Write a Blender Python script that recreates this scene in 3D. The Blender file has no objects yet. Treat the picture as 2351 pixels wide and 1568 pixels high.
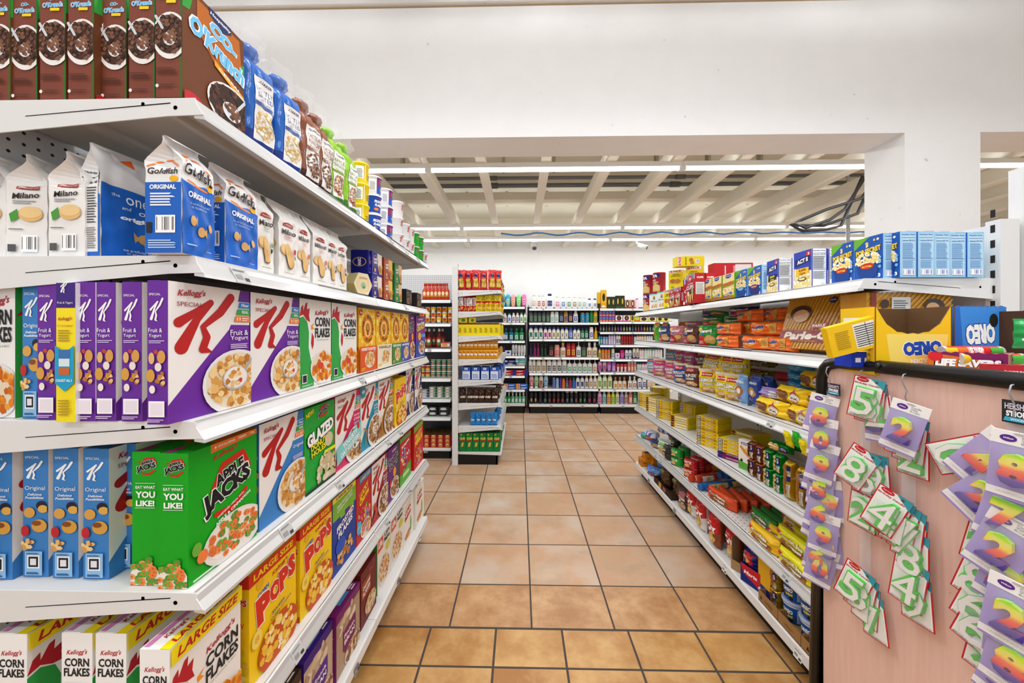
import bpy, bmesh, math, random
from mathutils import Vector, Matrix, noise
C = bpy.context.scene.collection
PI = math.pi
R = math.radians
# ---------------------------------------------------------------- camera
CAMH = 1.43
TH = math.atan(18 / 860)
cd = bpy.data.cameras.new('camera'); cam = bpy.data.objects.new('camera', cd); C.objects.link(cam)
cd.sensor_width = 36; cd.lens = 36 * 860 / 2351; cd.shift_y = -27 / 2351; cd.clip_start = .05
cam.location = (0, 0, CAMH); cam.rotation_euler = (PI / 2, 0, TH)
bpy.context.scene.camera = cam
vs = bpy.context.scene.view_settings
vs.view_transform = 'Standard'; vs.look = 'None'; vs.exposure = 0.08; vs.gamma = 1; vs.use_curve_mapping = False
cy = bpy.context.scene.cycles
cy.use_denoising = True; cy.max_bounces = 6; cy.diffuse_bounces = 4; cy.glossy_bounces = 3; cy.transparent_max_bounces = 10
cy.sample_clamp_indirect = 4.0
# ---------------------------------------------------------------- world: even ambient fill, entering where walls are left out
W = bpy.data.worlds.new('world'); bpy.context.scene.world = W; W.use_nodes = True
W.node_tree.nodes['Background'].inputs[0].default_value = (.90, .95, 1, 1)
W.node_tree.nodes['Background'].inputs[1].default_value = .95
def area(name, x, y, z, sx, sy, e, rot=(0, 0, 0), col=(.93, .965, 1)):
    l = bpy.data.lights.new(name, 'AREA'); l.shape = 'RECTANGLE'; l.size = sx; l.size_y = sy; l.energy = e; l.color = col
    o = bpy.data.objects.new(name, l); C.objects.link(o); o.location = (x, y, z); o.rotation_euler = rot; return o
LFILL = [(-1.6, -1.6), (0.2, -1.6), (-.5, .35), (1.2, .35), (-1.6, 1.3), (.3, 1.3), (2.2, 1.3)]   # unseen lamps added over the front room to brighten it
for x, y in LFILL: area('fill_lamp_light', x, y, 3.72, 1.3, .16, 22)
STRIPS = [(3.50, 4), (5.52, 4), (6.25, 4)]    # back room strip lamps: y, count
for y, n in STRIPS:
    for k in range(n):
        area("strip_lamp_light", -2.03 + 2.36 * k, y, 2.90, 2.3, .05, 15 if y < 5 else 8)
        area("strip_lamp_upward_light", -2.03 + 2.36 * k, y + .05, 2.96, 2.3, .05, 3.2, (PI, 0, 0))
# ---------------------------------------------------------------- geometry of the view, for reading sizes off the photograph
ct, st = math.cos(TH), math.sin(TH)
def onX(c, u, v=757):
    t = (u - 1175.5) / 860; d = c / (t * ct - st); return d * (t * st + ct), CAMH - (v - 757) * d / 860
def onY(c, u, v=757):
    t = (u - 1175.5) / 860; d = c / (t * st + ct); return d * (t * ct - st), CAMH - (v - 757) * d / 860
# ---------------------------------------------------------------- materials
def lin(h):
    h = h.lstrip('#')
    if len(h) == 3: h = ''.join(c * 2 for c in h)
    return tuple(((c / 12.92) if c <= .04045 else ((c + .055) / 1.055) ** 2.4) for c in (int(h[i:i + 2], 16) / 255 for i in (0, 2, 4))) + (1,)
MATS = {}
KIND = {'card': (.5, 0, 0), 'film': (.22, .55, 28), 'paint': (.38, 0, 0), 'plastic': (.3, 0, 0), 'metal': (.3, 0, 0), 'matte': (.8, 0, 0), 'soft': (.35, .25, 14), 'foil': (.25, .6, 30)}
def mat(col, kind='card'):
    k = (col, kind)
    if k in MATS: return MATS[k]
    m = bpy.data.materials.new(kind + '_' + col); m.use_nodes = True; nt = m.node_tree; b = nt.nodes['Principled BSDF']
    ro, bump, sc = KIND[kind]
    b.inputs['Base Color'].default_value = lin(col); b.inputs['Roughness'].default_value = ro; b.inputs['Specular IOR Level'].default_value = .25 if kind in ('card', 'paint', 'soft', 'matte') else .4
    if kind in ('metal', 'foil'): b.inputs['Metallic'].default_value = .55 if kind == 'foil' else .35
    tc = nt.nodes.new('ShaderNodeTexCoord'); n = nt.nodes.new('ShaderNodeTexNoise')
    n.inputs['Scale'].default_value = sc or 40; n.inputs['Detail'].default_value = 3
    nt.links.new(tc.outputs['Object'], n.inputs['Vector'])
    if bump:
        bp = nt.nodes.new('ShaderNodeBump'); bp.inputs['Strength'].default_value = bump; bp.inputs['Distance'].default_value = .006
        nt.links.new(n.outputs['Fac'], bp.inputs['Height']); nt.links.new(bp.outputs['Normal'], b.inputs['Normal'])
    else:
        mr = nt.nodes.new('ShaderNodeMapRange'); mr.inputs['To Min'].default_value = ro - .05; mr.inputs['To Max'].default_value = ro + .06
        nt.links.new(n.outputs['Fac'], mr.inputs['Value']); nt.links.new(mr.outputs['Result'], b.inputs['Roughness'])
    MATS[k] = m; return m
def clear_mat(name, col, alpha, rough=.12, bump=.5):
    m = bpy.data.materials.new(name); m.use_nodes = True; nt = m.node_tree; nt.nodes.clear()
    o = nt.nodes.new('ShaderNodeOutputMaterial'); mx = nt.nodes.new('ShaderNodeMixShader'); t = nt.nodes.new('ShaderNodeBsdfTransparent')
    g = nt.nodes.new('ShaderNodeBsdfPrincipled'); g.inputs['Base Color'].default_value = lin(col); g.inputs['Roughness'].default_value = rough
    n = nt.nodes.new('ShaderNodeTexNoise'); n.inputs['Scale'].default_value = 35; bp = nt.nodes.new('ShaderNodeBump'); bp.inputs['Strength'].default_value = bump; bp.inputs['Distance'].default_value = .01
    nt.links.new(n.outputs['Fac'], bp.inputs['Height']); nt.links.new(bp.outputs['Normal'], g.inputs['Normal'])
    mx.inputs[0].default_value = alpha
    nt.links.new(t.outputs[0], mx.inputs[1]); nt.links.new(g.outputs[0], mx.inputs[2]); nt.links.new(mx.outputs[0], o.inputs[0]); return m
CLEAR = clear_mat('clear_film', 'ffffff', .13); PLAST = clear_mat('clear_bag_film', 'ffffff', .12); GLASSY = clear_mat('clear_plastic', 'e8eef0', .22, .08, .0)
def dotted(name, base, dot, sx, sz, r, axes, rowmin=None):
    """painted sheet metal with punched holes on a regular pitch (object space)"""
    m = bpy.data.materials.new(name); m.use_nodes = True; nt = m.node_tree; b = nt.nodes['Principled BSDF']; L = nt.links.new
    tc = nt.nodes.new('ShaderNodeTexCoord'); sp = nt.nodes.new('ShaderNodeSeparateXYZ'); L(tc.outputs['Object'], sp.inputs[0])
    def M(op, a, bb=None):
        n = nt.nodes.new('ShaderNodeMath'); n.operation = op
        for i, v in enumerate((a, bb)):
            if v is None: continue
            if isinstance(v, (int, float)): n.inputs[i].default_value = v
            else: L(v, n.inputs[i])
        return n.outputs[0]
    def cell(a, p): return M('MULTIPLY', M('SUBTRACT', M('FRACT', M('DIVIDE', a, p)), .5), p)
    a = cell(sp.outputs[axes[0]], sx); c = cell(sp.outputs[axes[1]], sz)
    d = M('SQRT', M('ADD', M('MULTIPLY', a, a), M('MULTIPLY', c, c))); f = M('LESS_THAN', d, r)
    mx = nt.nodes.new('ShaderNodeMix'); mx.data_type = 'RGBA'; mx.inputs[6].default_value = lin(base); mx.inputs[7].default_value = lin(dot)
    L(f, mx.inputs[0]); L(mx.outputs[2], b.inputs['Base Color']); b.inputs['Roughness'].default_value = .4; return m
PEG = dotted('pegboard', 'd8d9da', '2a2622', .0254, .0254, .0036, (0, 2))
PEGD = dotted('pegboard_dark', '38383a', '0c0c0c', .0254, .0254, .0036, (0, 2))
PERF = dotted('perforated_shelf', 'eceae6', '3a3632', .03, .03, .0035, (0, 1))
def emis(name, col, s):
    m = bpy.data.materials.new(name); m.use_nodes = True; b = m.node_tree.nodes['Principled BSDF']
    b.inputs['Base Color'].default_value = (1, 1, 1, 1); b.inputs['Emission Color'].default_value = lin(col); b.inputs['Emission Strength'].default_value = s; return m
TUBE = emis('lit_tube', 'ffffff', 7)
# ---------------------------------------------------------------- mesh collector
class MB:
    def __init__(s): s.v = []; s.f = []; s.m = []; s.mats = []; s.sm = []
    def mi(s, m):
        if isinstance(m, str): m = mat(m)
        if m not in s.mats: s.mats.append(m)
        return s.mats.index(m)
    def add(s, vs, fs, m, smooth=False):
        b = len(s.v); s.v += [tuple(p) for p in vs]; k = s.mi(m)
        for f in fs: s.f.append([b + i for i in f]); s.m.append(k); s.sm.append(smooth)
    def box(s, x0, y0, z0, x1, y1, z1, m, rot=None, skip=''):
        p = [(x0, y0, z0), (x1, y0, z0), (x1, y1, z0), (x0, y1, z0), (x0, y0, z1), (x1, y0, z1), (x1, y1, z1), (x0, y1, z1)]
        if rot: p = [rot @ Vector(q) for q in p]
        F = {'D': (0, 3, 2, 1), 'T': (4, 5, 6, 7), 'F': (0, 1, 5, 4), 'B': (2, 3, 7, 6), 'R': (1, 2, 6, 5), 'L': (3, 0, 4, 7)}
        if isinstance(m, dict):
            for k, f in F.items():
                if k not in skip: s.add(p, [f], m.get(k, m.get('*')))
        else: s.add(p, [f for k, f in F.items() if k not in skip], m)
    def prism(s, prof, a, b, m, axis='x', smooth=False):
        """profile of (y,z) pairs pushed along x from a to b"""
        n = len(prof); g = (lambda t, p: (t, p[0], p[1])) if axis == 'x' else (lambda t, p: (p[0], t, p[1]))
        vs = [g(a, p) for p in prof] + [g(b, p) for p in prof]
        fs = [(i, (i + 1) % n, n + (i + 1) % n, n + i) for i in range(n)] + [tuple(range(n))[::-1], tuple(range(n, 2 * n))]
        s.add(vs, fs, m, smooth)
    def tube(s, pts, r, m, n=8, smooth=True):
        rings = []; pts = [Vector(p) for p in pts]
        for i, p in enumerate(pts):
            d = (pts[min(i + 1, len(pts) - 1)] - pts[max(i - 1, 0)]).normalized()
            a = d.orthogonal().normalized() if i == 0 else (a - a.dot(d) * d).normalized()
            c = d.cross(a); rr = r[i] if isinstance(r, (list, tuple)) else r
            rings.append([p + rr * (math.cos(2 * PI * k / n) * a + math.sin(2 * PI * k / n) * c) for k in range(n)])
        vs = [q for g in rings for q in g]; fs = []
        for i in range(len(rings) - 1):
            for k in range(n): fs.append((i * n + k, i * n + (k + 1) % n, (i + 1) * n + (k + 1) % n, (i + 1) * n + k))
        fs += [tuple(range(n))[::-1], tuple(range((len(rings) - 1) * n, len(rings) * n))]
        s.add(vs, fs, m, smooth)
    def lathe(s, prof, m, n=24, asp=1.0, cx=0, cy=0, wob=0, seed=0, cols=None):
        """prof: (r, z); asp = depth / width of the cross-section"""
        vs = []
        for j, (r, z) in enumerate(prof):
            for k in range(n):
                a = 2 * PI * k / n; w = 1 + (wob * noise.noise(Vector((math.cos(a) * 2 + seed, math.sin(a) * 2, z * 18 + seed))) if wob else 0)
                vs.append((cx + r * math.cos(a) * w, cy + r * math.sin(a) * asp * w, z))
        for j in range(len(prof) - 1):
            fs = [(j * n + k, j * n + (k + 1) % n, (j + 1) * n + (k + 1) % n, (j + 1) * n + k) for k in range(n)]
            b = len(s.v)
            s.add(vs, fs, cols[j] if cols else m, True) if j == 0 else s._more(fs, b0, cols[j] if cols else m)
            if j == 0: b0 = b
        s._more([tuple(range(n))[::-1], tuple(range((len(prof) - 1) * n, len(prof) * n))], b0, cols[-1] if cols else m, False)
    def _more(s, fs, b, m, smooth=True):
        k = s.mi(m)
        for f in fs: s.f.append([b + i for i in f]); s.m.append(k); s.sm.append(smooth)
    def mesh(s, name):
        me = bpy.data.meshes.new(name); me.from_pydata(s.v, [], s.f)
        for m in s.mats: me.materials.append(m)
        me.polygons.foreach_set('material_index', s.m); me.polygons.foreach_set('use_smooth', s.sm); me.update(); return me
    def build(s, name, parent=None, loc=None):
        o = bpy.data.objects.new(name, s.mesh(name)); C.objects.link(o)
        if parent: o.parent = parent
        if loc: o.location = loc
        return o
SEEN = {}
def tag(o, label=None, cat=None, group=None, kind=None):
    if label:
        o['label'] = label
        if label in SEEN: print('DUPLICATE LABEL', label)
        if not 4 <= len(label.replace('-', ' ').split()) <= 16: print('LONG', len(label.split()), label)
        SEEN[label] = 1
    if cat: o['category'] = cat
    if group: o['group'] = group
    if kind: o['kind'] = kind
    return o
def empty(name, loc=(0, 0, 0), rz=0):
    o = bpy.data.objects.new(name, None); o.empty_display_size = .05; C.objects.link(o); o.location = loc; o.rotation_euler = (0, 0, rz); return o
ORD = ['first', 'second', 'third', 'fourth', 'fifth', 'sixth', 'seventh', 'eighth', 'ninth', 'tenth', 'eleventh', 'twelfth', 'thirteenth', 'fourteenth', 'fifteenth', 'sixteenth', 'seventeenth', 'eighteenth', 'nineteenth', 'twentieth']
# ---------------------------------------------------------------- printed artwork: flat pieces in 0..1 face coordinates
_T = {}
def text_raw(s, bold=0.0):
    k = (s, bold)
    if k in _T: return _T[k]
    cu = bpy.data.curves.new('t', 'FONT'); cu.body = s; cu.resolution_u = 2; cu.offset = bold; cu.align_x = 'LEFT'
    o = bpy.data.objects.new('t', cu); C.objects.link(o); dg = bpy.context.evaluated_depsgraph_get()
    me = bpy.data.meshes.new_from_object(o.evaluated_get(dg)); vs = [(v.co.x, v.co.y) for v in me.vertices]; fs = [tuple(p.vertices) for p in me.polygons]
    bpy.data.objects.remove(o); bpy.data.curves.remove(cu); bpy.data.meshes.remove(me)
    xs = [v[0] for v in vs] or [0, 1]; ys = [v[1] for v in vs] or [0, 1]
    x0, x1, y0, y1 = min(xs), max(xs), min(ys), max(ys)
    _T[k] = ([((x - x0) / max(1e-6, x1 - x0) - .5, (y - y0) / max(1e-6, y1 - y0) - .5) for x, y in vs], fs); return _T[k]
EPS = .00022
def art(ops, W_, H_):
    """-> list of (verts2d, faces, colour, offset) in metres"""
    out = []; lay = [EPS]
    def put(vs, fs, col, step=EPS): out.append((vs, fs, col, lay[0])); lay[0] += step
    def poly(ps, col, X, step=EPS): put([X(*p) for p in ps], [tuple(range(len(ps)))], col, step)
    def run(ops, X, rx, ry):
        for o in ops:
            k = o[0]
            if k == 'r': x0, y0, x1, y1, c = o[1:]; poly([(x0, y0), (x1, y0), (x1, y1), (x0, y1)], c, X)
            elif k == 'p': poly(o[1], o[2], X)
            elif k == 'e':
                cx, cy, a, b, c = o[1:6]; n = 28; poly([(cx + a * math.cos(2 * PI * i / n), cy + b * math.sin(2 * PI * i / n)) for i in range(n)], c, X)
            elif k == 't':
                s, cx, cy, w, h, c = o[1:7]; rot, sh, bd, ol = (list(o[7:]) + [0, 0, 0, None][len(o) - 7:])[:4]
                a = R(rot)
                for bb, cc in ([(bd + .035, ol)] if ol else []) + [(bd, c)]:
                    vs, fs = text_raw(s, bb); ex = 1.05 if (ol and cc is ol) else 1
                    ps = []
                    for x, y in vs:
                        px, py = x * w * rx * ex + y * h * ry * sh, y * h * ry * (1.1 if ex > 1 else 1)
                        qx, qy = px * math.cos(a) - py * math.sin(a), px * math.sin(a) + py * math.cos(a)
                        ps.append(X(cx + qx / rx, cy + qy / ry))
                    put(ps, fs, cc)
            elif k == 's':   # scattered pieces in an ellipse
                cx, cy, a, b, n, cols, size, seed = o[1:9]; rnd = random.Random(seed)
                for i in range(n):
                    q = math.sqrt(rnd.random()); t = rnd.random() * 2 * PI; m = rnd.randint(6, 8); sz = size * rnd.uniform(.7, 1.25); ph = rnd.random() * 6
                    px, py = cx + a * q * math.cos(t), cy + b * q * math.sin(t)
                    pts = [(px + sz * rnd.uniform(.7, 1.1) * math.cos(ph + 2 * PI * j / m), py + sz * rx / ry * rnd.uniform(.6, 1.1) * math.sin(ph + 2 * PI * j / m)) for j in range(m)]
                    poly(pts, rnd.choice(cols), X, 6e-6)
                lay[0] += EPS
            elif k == 'o':   # rings (loop cereal)
                cx, cy, a, b, n, cols, size, seed = o[1:9]; rnd = random.Random(seed)
                for i in range(n):
                    q = math.sqrt(rnd.random()); t = rnd.random() * 2 * PI; px, py = cx + a * q * math.cos(t), cy + b * q * math.sin(t); c = rnd.choice(cols)
                    for f, cc in ((1, c), (.38, o[9])): poly([(px + size * f * math.cos(2 * PI * j / 9), py + size * f * rx / ry * .8 * math.sin(2 * PI * j / 9)) for j in range(9)], cc, X, 6e-6)
                lay[0] += EPS
            elif k == 'k':   # stroke with varying width (width in x units)
                pts, c = o[1:3]
                for i, (x, y, w) in enumerate(pts):
                    poly([(x + w * math.cos(2 * PI * j / 12), y + w * rx / ry * math.sin(2 * PI * j / 12)) for j in range(12)], c, X, 4e-6)
                    if i:
                        x2, y2, w2 = pts[i - 1]; dx, dy = (x - x2) * rx, (y - y2) * ry; L = math.hypot(dx, dy) or 1; nx, ny = -dy / L, dx / L
                        poly([(x2 + nx * w2, y2 + ny * w2 * rx / ry), (x + nx * w, y + ny * w * rx / ry), (x - nx * w, y - ny * w * rx / ry), (x2 - nx * w2, y2 - ny * w2 * rx / ry)], c, X, 4e-6)
                lay[0] += EPS
            elif k == 'b':   # bar code
                x0, y0, x1, y1 = o[1:5]; poly([(x0, y0), (x1, y0), (x1, y1), (x0, y1)], 'ffffff', X); rnd = random.Random(5); c = o[5] if len(o) > 5 else '222222'; n = 18
                dx = (x1 - x0) / n
                for i in range(1, n - 1):
                    if rnd.random() < .72: w = dx * rnd.uniform(.3, .75); a0 = x0 + i * dx; poly([(a0, y0 + (y1 - y0) * .15), (a0 + w, y0 + (y1 - y0) * .15), (a0 + w, y1 - (y1 - y0) * .1), (a0, y1 - (y1 - y0) * .1)], c, X, 1e-6)
                lay[0] += EPS
            elif k == 'l':   # lines of small print
                x0, y0, x1, y1, n, c = o[1:7]; rnd = random.Random(n); hh = (y1 - y0) / n
                for i in range(n): poly([(x0, y0 + i * hh), (x1 - (x1 - x0) * rnd.uniform(0, .25), y0 + i * hh), (x1 - (x1 - x0) * rnd.uniform(0, .25), y0 + (i + .5) * hh), (x0, y0 + (i + .5) * hh)], c, X, 1e-6)
                lay[0] += EPS
            elif k == 'g':
                x0, y0, x1, y1, sub = o[1:6]; run(sub, (lambda x, y, X=X, x0=x0, y0=y0, x1=x1, y1=y1: X(x0 + x * (x1 - x0), y0 + y * (y1 - y0))), rx * (x1 - x0), ry * (y1 - y0))
    run(ops, lambda x, y: (x * W_, y * H_), W_, H_)
    return out
def clip01(out, W_, H_):
    """cut the pieces to the face"""
    bm = bmesh.new(); cols = []; 
    for vs, fs, c, off in out:
        if c not in cols: cols.append(c)
        k = cols.index(c); bv = [bm.verts.new((x, y, off)) for x, y in vs]
        for f in fs:
            try: q = bm.faces.new([bv[i] for i in f]); q.material_index = k
            except ValueError: pass
    for co, no in (((0, 0, 0), (-1, 0, 0)), ((W_, 0, 0), (1, 0, 0)), ((0, 0, 0), (0, -1, 0)), ((0, H_, 0), (0, 1, 0))):
        bmesh.ops.bisect_plane(bm, geom=bm.verts[:] + bm.edges[:] + bm.faces[:], plane_co=co, plane_no=no, clear_outer=True, dist=1e-7)
    return bm, cols
def lay_art(mb, ops, W_, H_, fn, kind='card', nx=0, ny=0):
    if not ops: return
    bm, cols = clip01(art(ops, W_, H_), W_, H_)
    for n, L, d in ((nx, W_, 0), (ny, H_, 1)):
        for i in range(1, n):
            co = [0, 0, 0]; no = [0, 0, 0]; co[d] = L * i / n; no[d] = 1
            bmesh.ops.bisect_plane(bm, geom=bm.verts[:] + bm.edges[:] + bm.faces[:], plane_co=co, plane_no=no, dist=1e-7)
    bm.verts.index_update(); base = len(mb.v); mb.v += [tuple(fn(v.co.x, v.co.y, v.co.z)) for v in bm.verts]
    idx = [mb.mi(mat(c, kind)) for c in cols]
    flat = not (nx or ny)
    for f in bm.faces:
        mb.f.append([base + v.index for v in f.verts]); mb.m.append(idx[f.material_index]); mb.sm.append(not flat)
    bm.free()
# ---------------------------------------------------------------- package bodies. front = -y, origin at base centre
def P(mesh, cat, name, w, h, d, kids=()): return dict(mesh=mesh, cat=cat, name=name, w=w, h=h, d=d, kids=kids)
def carton(name, w, d, h, cols, F=None, L=None, Rr=None, T=None, B=None, cat='box', kind='card', crease=True):
    """folded card box with glued end flaps"""
    mb = MB(); g = (lambda k: mat(cols.get(k, cols['*']), kind)); e = .0012
    mb.box(-w / 2, -d / 2, 0, w / 2, d / 2, h, {k: g(k) for k in 'FBLRTD'})
    if crease:   # flap edge standing a little proud on the top
        mb.box(-w / 2 + e, -d / 2 + d * .42, h, w / 2 - e, d / 2 - e, h + .0009, g('T'), skip='D')
    t = .0011 if crease else 0
    lay_art(mb, F, w, h, lambda x, y, o: (x - w / 2, -d / 2 - o, y), kind)
    lay_art(mb, Rr, d, h, lambda x, y, o: (w / 2 + o, -d / 2 + x, y), kind)
    lay_art(mb, L, d, h, lambda x, y, o: (-w / 2 - o, d / 2 - x, y), kind)
    lay_art(mb, T, w, d, lambda x, y, o: (x - w / 2, -d / 2 + y, h + o + t), kind)
    return P(mb.mesh(name), cat, name, w, h, d)
def pillow(name, w, d, h, col, F=None, cat='bag', kind='film', ex=3.0, ez=5.0, wob=.006, seed=1, fin=.05, lean=0, side=None, B=None, nx=8, ny=10, fincol=None):
    """sealed film bag: two bulging sheets with flat crimped seals at top and bottom"""
    mb = MB(); NX, NY = nx * 2, ny * 2
    def S(u, v, s, o=0):
        a = max(0, 1 - abs(2 * u - 1) ** ex) ** .5; vv = (v - fin) / (1 - 2 * fin); b = max(0, 1 - abs(2 * min(1, max(0, vv)) - 1) ** ez) ** .55
        y = s * (d / 2) * a * b; n = noise.noise(Vector((u * 4 + seed, v * 5, s * 3 + seed * 7)))
        y += wob * n * min(1, a * b * 3) * s; x = (u - .5) * w * (1 - .06 * b) + .3 * wob * noise.noise(Vector((0, v * 7, seed)))
        z = v * h + .3 * wob * noise.noise(Vector((u * 6, 1, seed)))
        return (x, y + s * (.0006 + o), z)
    for s in (-1, 1):
        vs = [S(i / NX, j / NY, s) for j in range(NY + 1) for i in range(NX + 1)]
        fs = [(j * (NX + 1) + i, j * (NX + 1) + i + 1, (j + 1) * (NX + 1) + i + 1, (j + 1) * (NX + 1) + i) for j in range(NY) for i in range(NX)]
        if s > 0: fs = [f[::-1] for f in fs]
        mb.add(vs, fs, mat(col, kind), True)
    # edge strips close the two sheets
    for u in (0, 1):
        vs = [S(u, j / NY, s) for j in range(NY + 1) for s in (-1, 1)]; mb.add(vs, [(2 * j, 2 * j + 1, 2 * j + 3, 2 * j + 2) for j in range(NY)], mat(col, kind), True)
    k = .9
    lay_art(mb, F, w, h, lambda x, y, o: S(x / w, y / h, -1, o + .0014), kind, nx * 2, ny * 2)
    lay_art(mb, B, w, h, lambda x, y, o: (lambda q: (q[0], q[1], q[2]))(S(1 - x / w, y / h, 1, o + .0014)), kind, nx * 2, ny * 2)
    return P(mb.mesh(name), cat, name, w, h, d)
def gusset(name, w, d, h, cols, F=None, L=None, Rr=None, cat='bag', kind='soft', hb=.74, seed=1, fold=.05):
    """paper block-bottom bag pinched to a folded ridge"""
    mb = MB(); NY = 28; NX = 20
    def dep(v): return d / 2 * (1 if v < hb else max(.06, 1 - (v - hb) / (1 - hb - .06) * .94)) if v < .94 else d / 2 * .06
    def ind(v): return 0 if v < hb - .12 else min(.42 * d, (v - hb + .12) * .9 * d / (1 - hb + .12))
    def n_(a, b, c): return .0042 * noise.noise(Vector((a * 5 + seed, b * 7, c + seed)))
    def Fs(u, v, s, o=0): return ((u - .5) * w, s * (dep(v) + o + (n_(u, v, s) if 0.02 < v < .97 else 0) * (2.2 if v > hb - .1 else 1)), v * h + (.004 * noise.noise(Vector((u * 3, seed, 0))) if v > .9 else 0))
    for s in (-1, 1):
        vs = [Fs(i / NX, j / NY, s) for j in range(NY + 1) for i in range(NX + 1)]
        fs = [(j * (NX + 1) + i, j * (NX + 1) + i + 1, (j + 1) * (NX + 1) + i + 1, (j + 1) * (NX + 1) + i) for j in range(NY) for i in range(NX)]
        mb.add(vs, fs if s < 0 else [f[::-1] for f in fs], mat(cols['*'], kind), True)
    for s in (-1, 1):
        vs = []
        for j in range(NY + 1):
            v = j / NY; u = 0 if s < 0 else 1
            a, b = Fs(u, v, -1), Fs(u, v, 1); vs += [a, (s * (w / 2 - ind(v)), 0, v * h), b]
        fs = []
        for j in range(NY): fs += [(3 * j, 3 * j + 1, 3 * j + 4, 3 * j + 3), (3 * j + 1, 3 * j + 2, 3 * j + 5, 3 * j + 4)]
        mb.add(vs, fs, mat(cols.get('L', cols['*']), kind), False)
    mb.add([(-w / 2, -d / 2, 0), (w / 2, -d / 2, 0), (w / 2, d / 2, 0), (-w / 2, d / 2, 0)], [(3, 2, 1, 0)], mat(cols['*'], kind))
    if fold:   # top lip turned over
        mb.add([(-w / 2, -.004, h), (w / 2, -.004, h), (w / 2, -.022, h - h * fold), (-w / 2, -.02, h - h * fold), (-w / 2, .002, h), (w / 2, .002, h)], [(0, 1, 2, 3), (0, 4, 5, 1)], mat(cols.get('T', cols['*']), kind))
    lay_art(mb, F, w, h, lambda x, y, o: Fs(x / w, y / h, -1, o + .0018), kind, 20, 28)
    def side(s):
        def f(x, y, o):
            t = x / d; v = y / h; k = ind(v) * (1 - abs(2 * t - 1)); yy = (-d / 2 + x) if s > 0 else (d / 2 - x)
            return (s * (w / 2 - k + o + .0012), yy * (dep(v) / (d / 2)), y)
        return f
    lay_art(mb, Rr, d, h, side(1), kind, 2, 28); lay_art(mb, L, d, h, side(-1), kind, 2, 28)
    return P(mb.mesh(name), cat, name, w, h, d)
def can(name, r, h, col, F=None, rim='d9d9dc', cat='can', kind='card', taper=0, cap=None, prof=None, n=24, asp=1.0, span=2.6, top=None, kn='cap', nx=14):
    """round pack. F wraps the front over `span` radians"""
    mb = MB(); p = prof or [(r * .96, 0), (r * 1.02, .002), (r * 1.02, .005), (r, .007), (r * (1 + taper), h - .008), (r * (1.03 + taper), h - .006), (r * (1.03 + taper), h), (r * (.95 + taper), h - .001), (r * (.93 + taper), h - .004)]
    c = mat(col, kind); rm = mat(rim, 'metal')
    mb.lathe(p, c, n, asp, cols=None if prof else [rm, rm, rm, c, rm, rm, rm, rm, rm])
    def rad(z):
        for (r0, z0), (r1, z1) in zip(p, p[1:]):
            if z0 <= z <= z1 and z1 > z0: return r0 + (r1 - r0) * (z - z0) / (z1 - z0)
        return r
    Wd = span * r
    lay_art(mb, F, Wd, h, lambda x, y, o: (lambda a, q: (math.sin(a) * q, -math.cos(a) * q * asp - (0 if asp == 1 else o * .3), y))((x - Wd / 2) / r, rad(min(max(y, .008 if not prof else 0), h)) + o + .0006), kind, nx, 6 if prof else 1)
    kids = []
    if cap:
        k = MB(); k.lathe([(q[0], q[1]) for q in cap[1]], mat(cap[0], 'plastic'), 16, cap[2] if len(cap) > 2 else asp)
        if len(cap) > 3: k.box(*cap[3], mat(cap[0], 'plastic'))
        kids.append((kn, k.mesh(kn)))
    return P(mb.mesh(name), cat, name, 2 * r, h, 2 * r * asp, kids)
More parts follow.
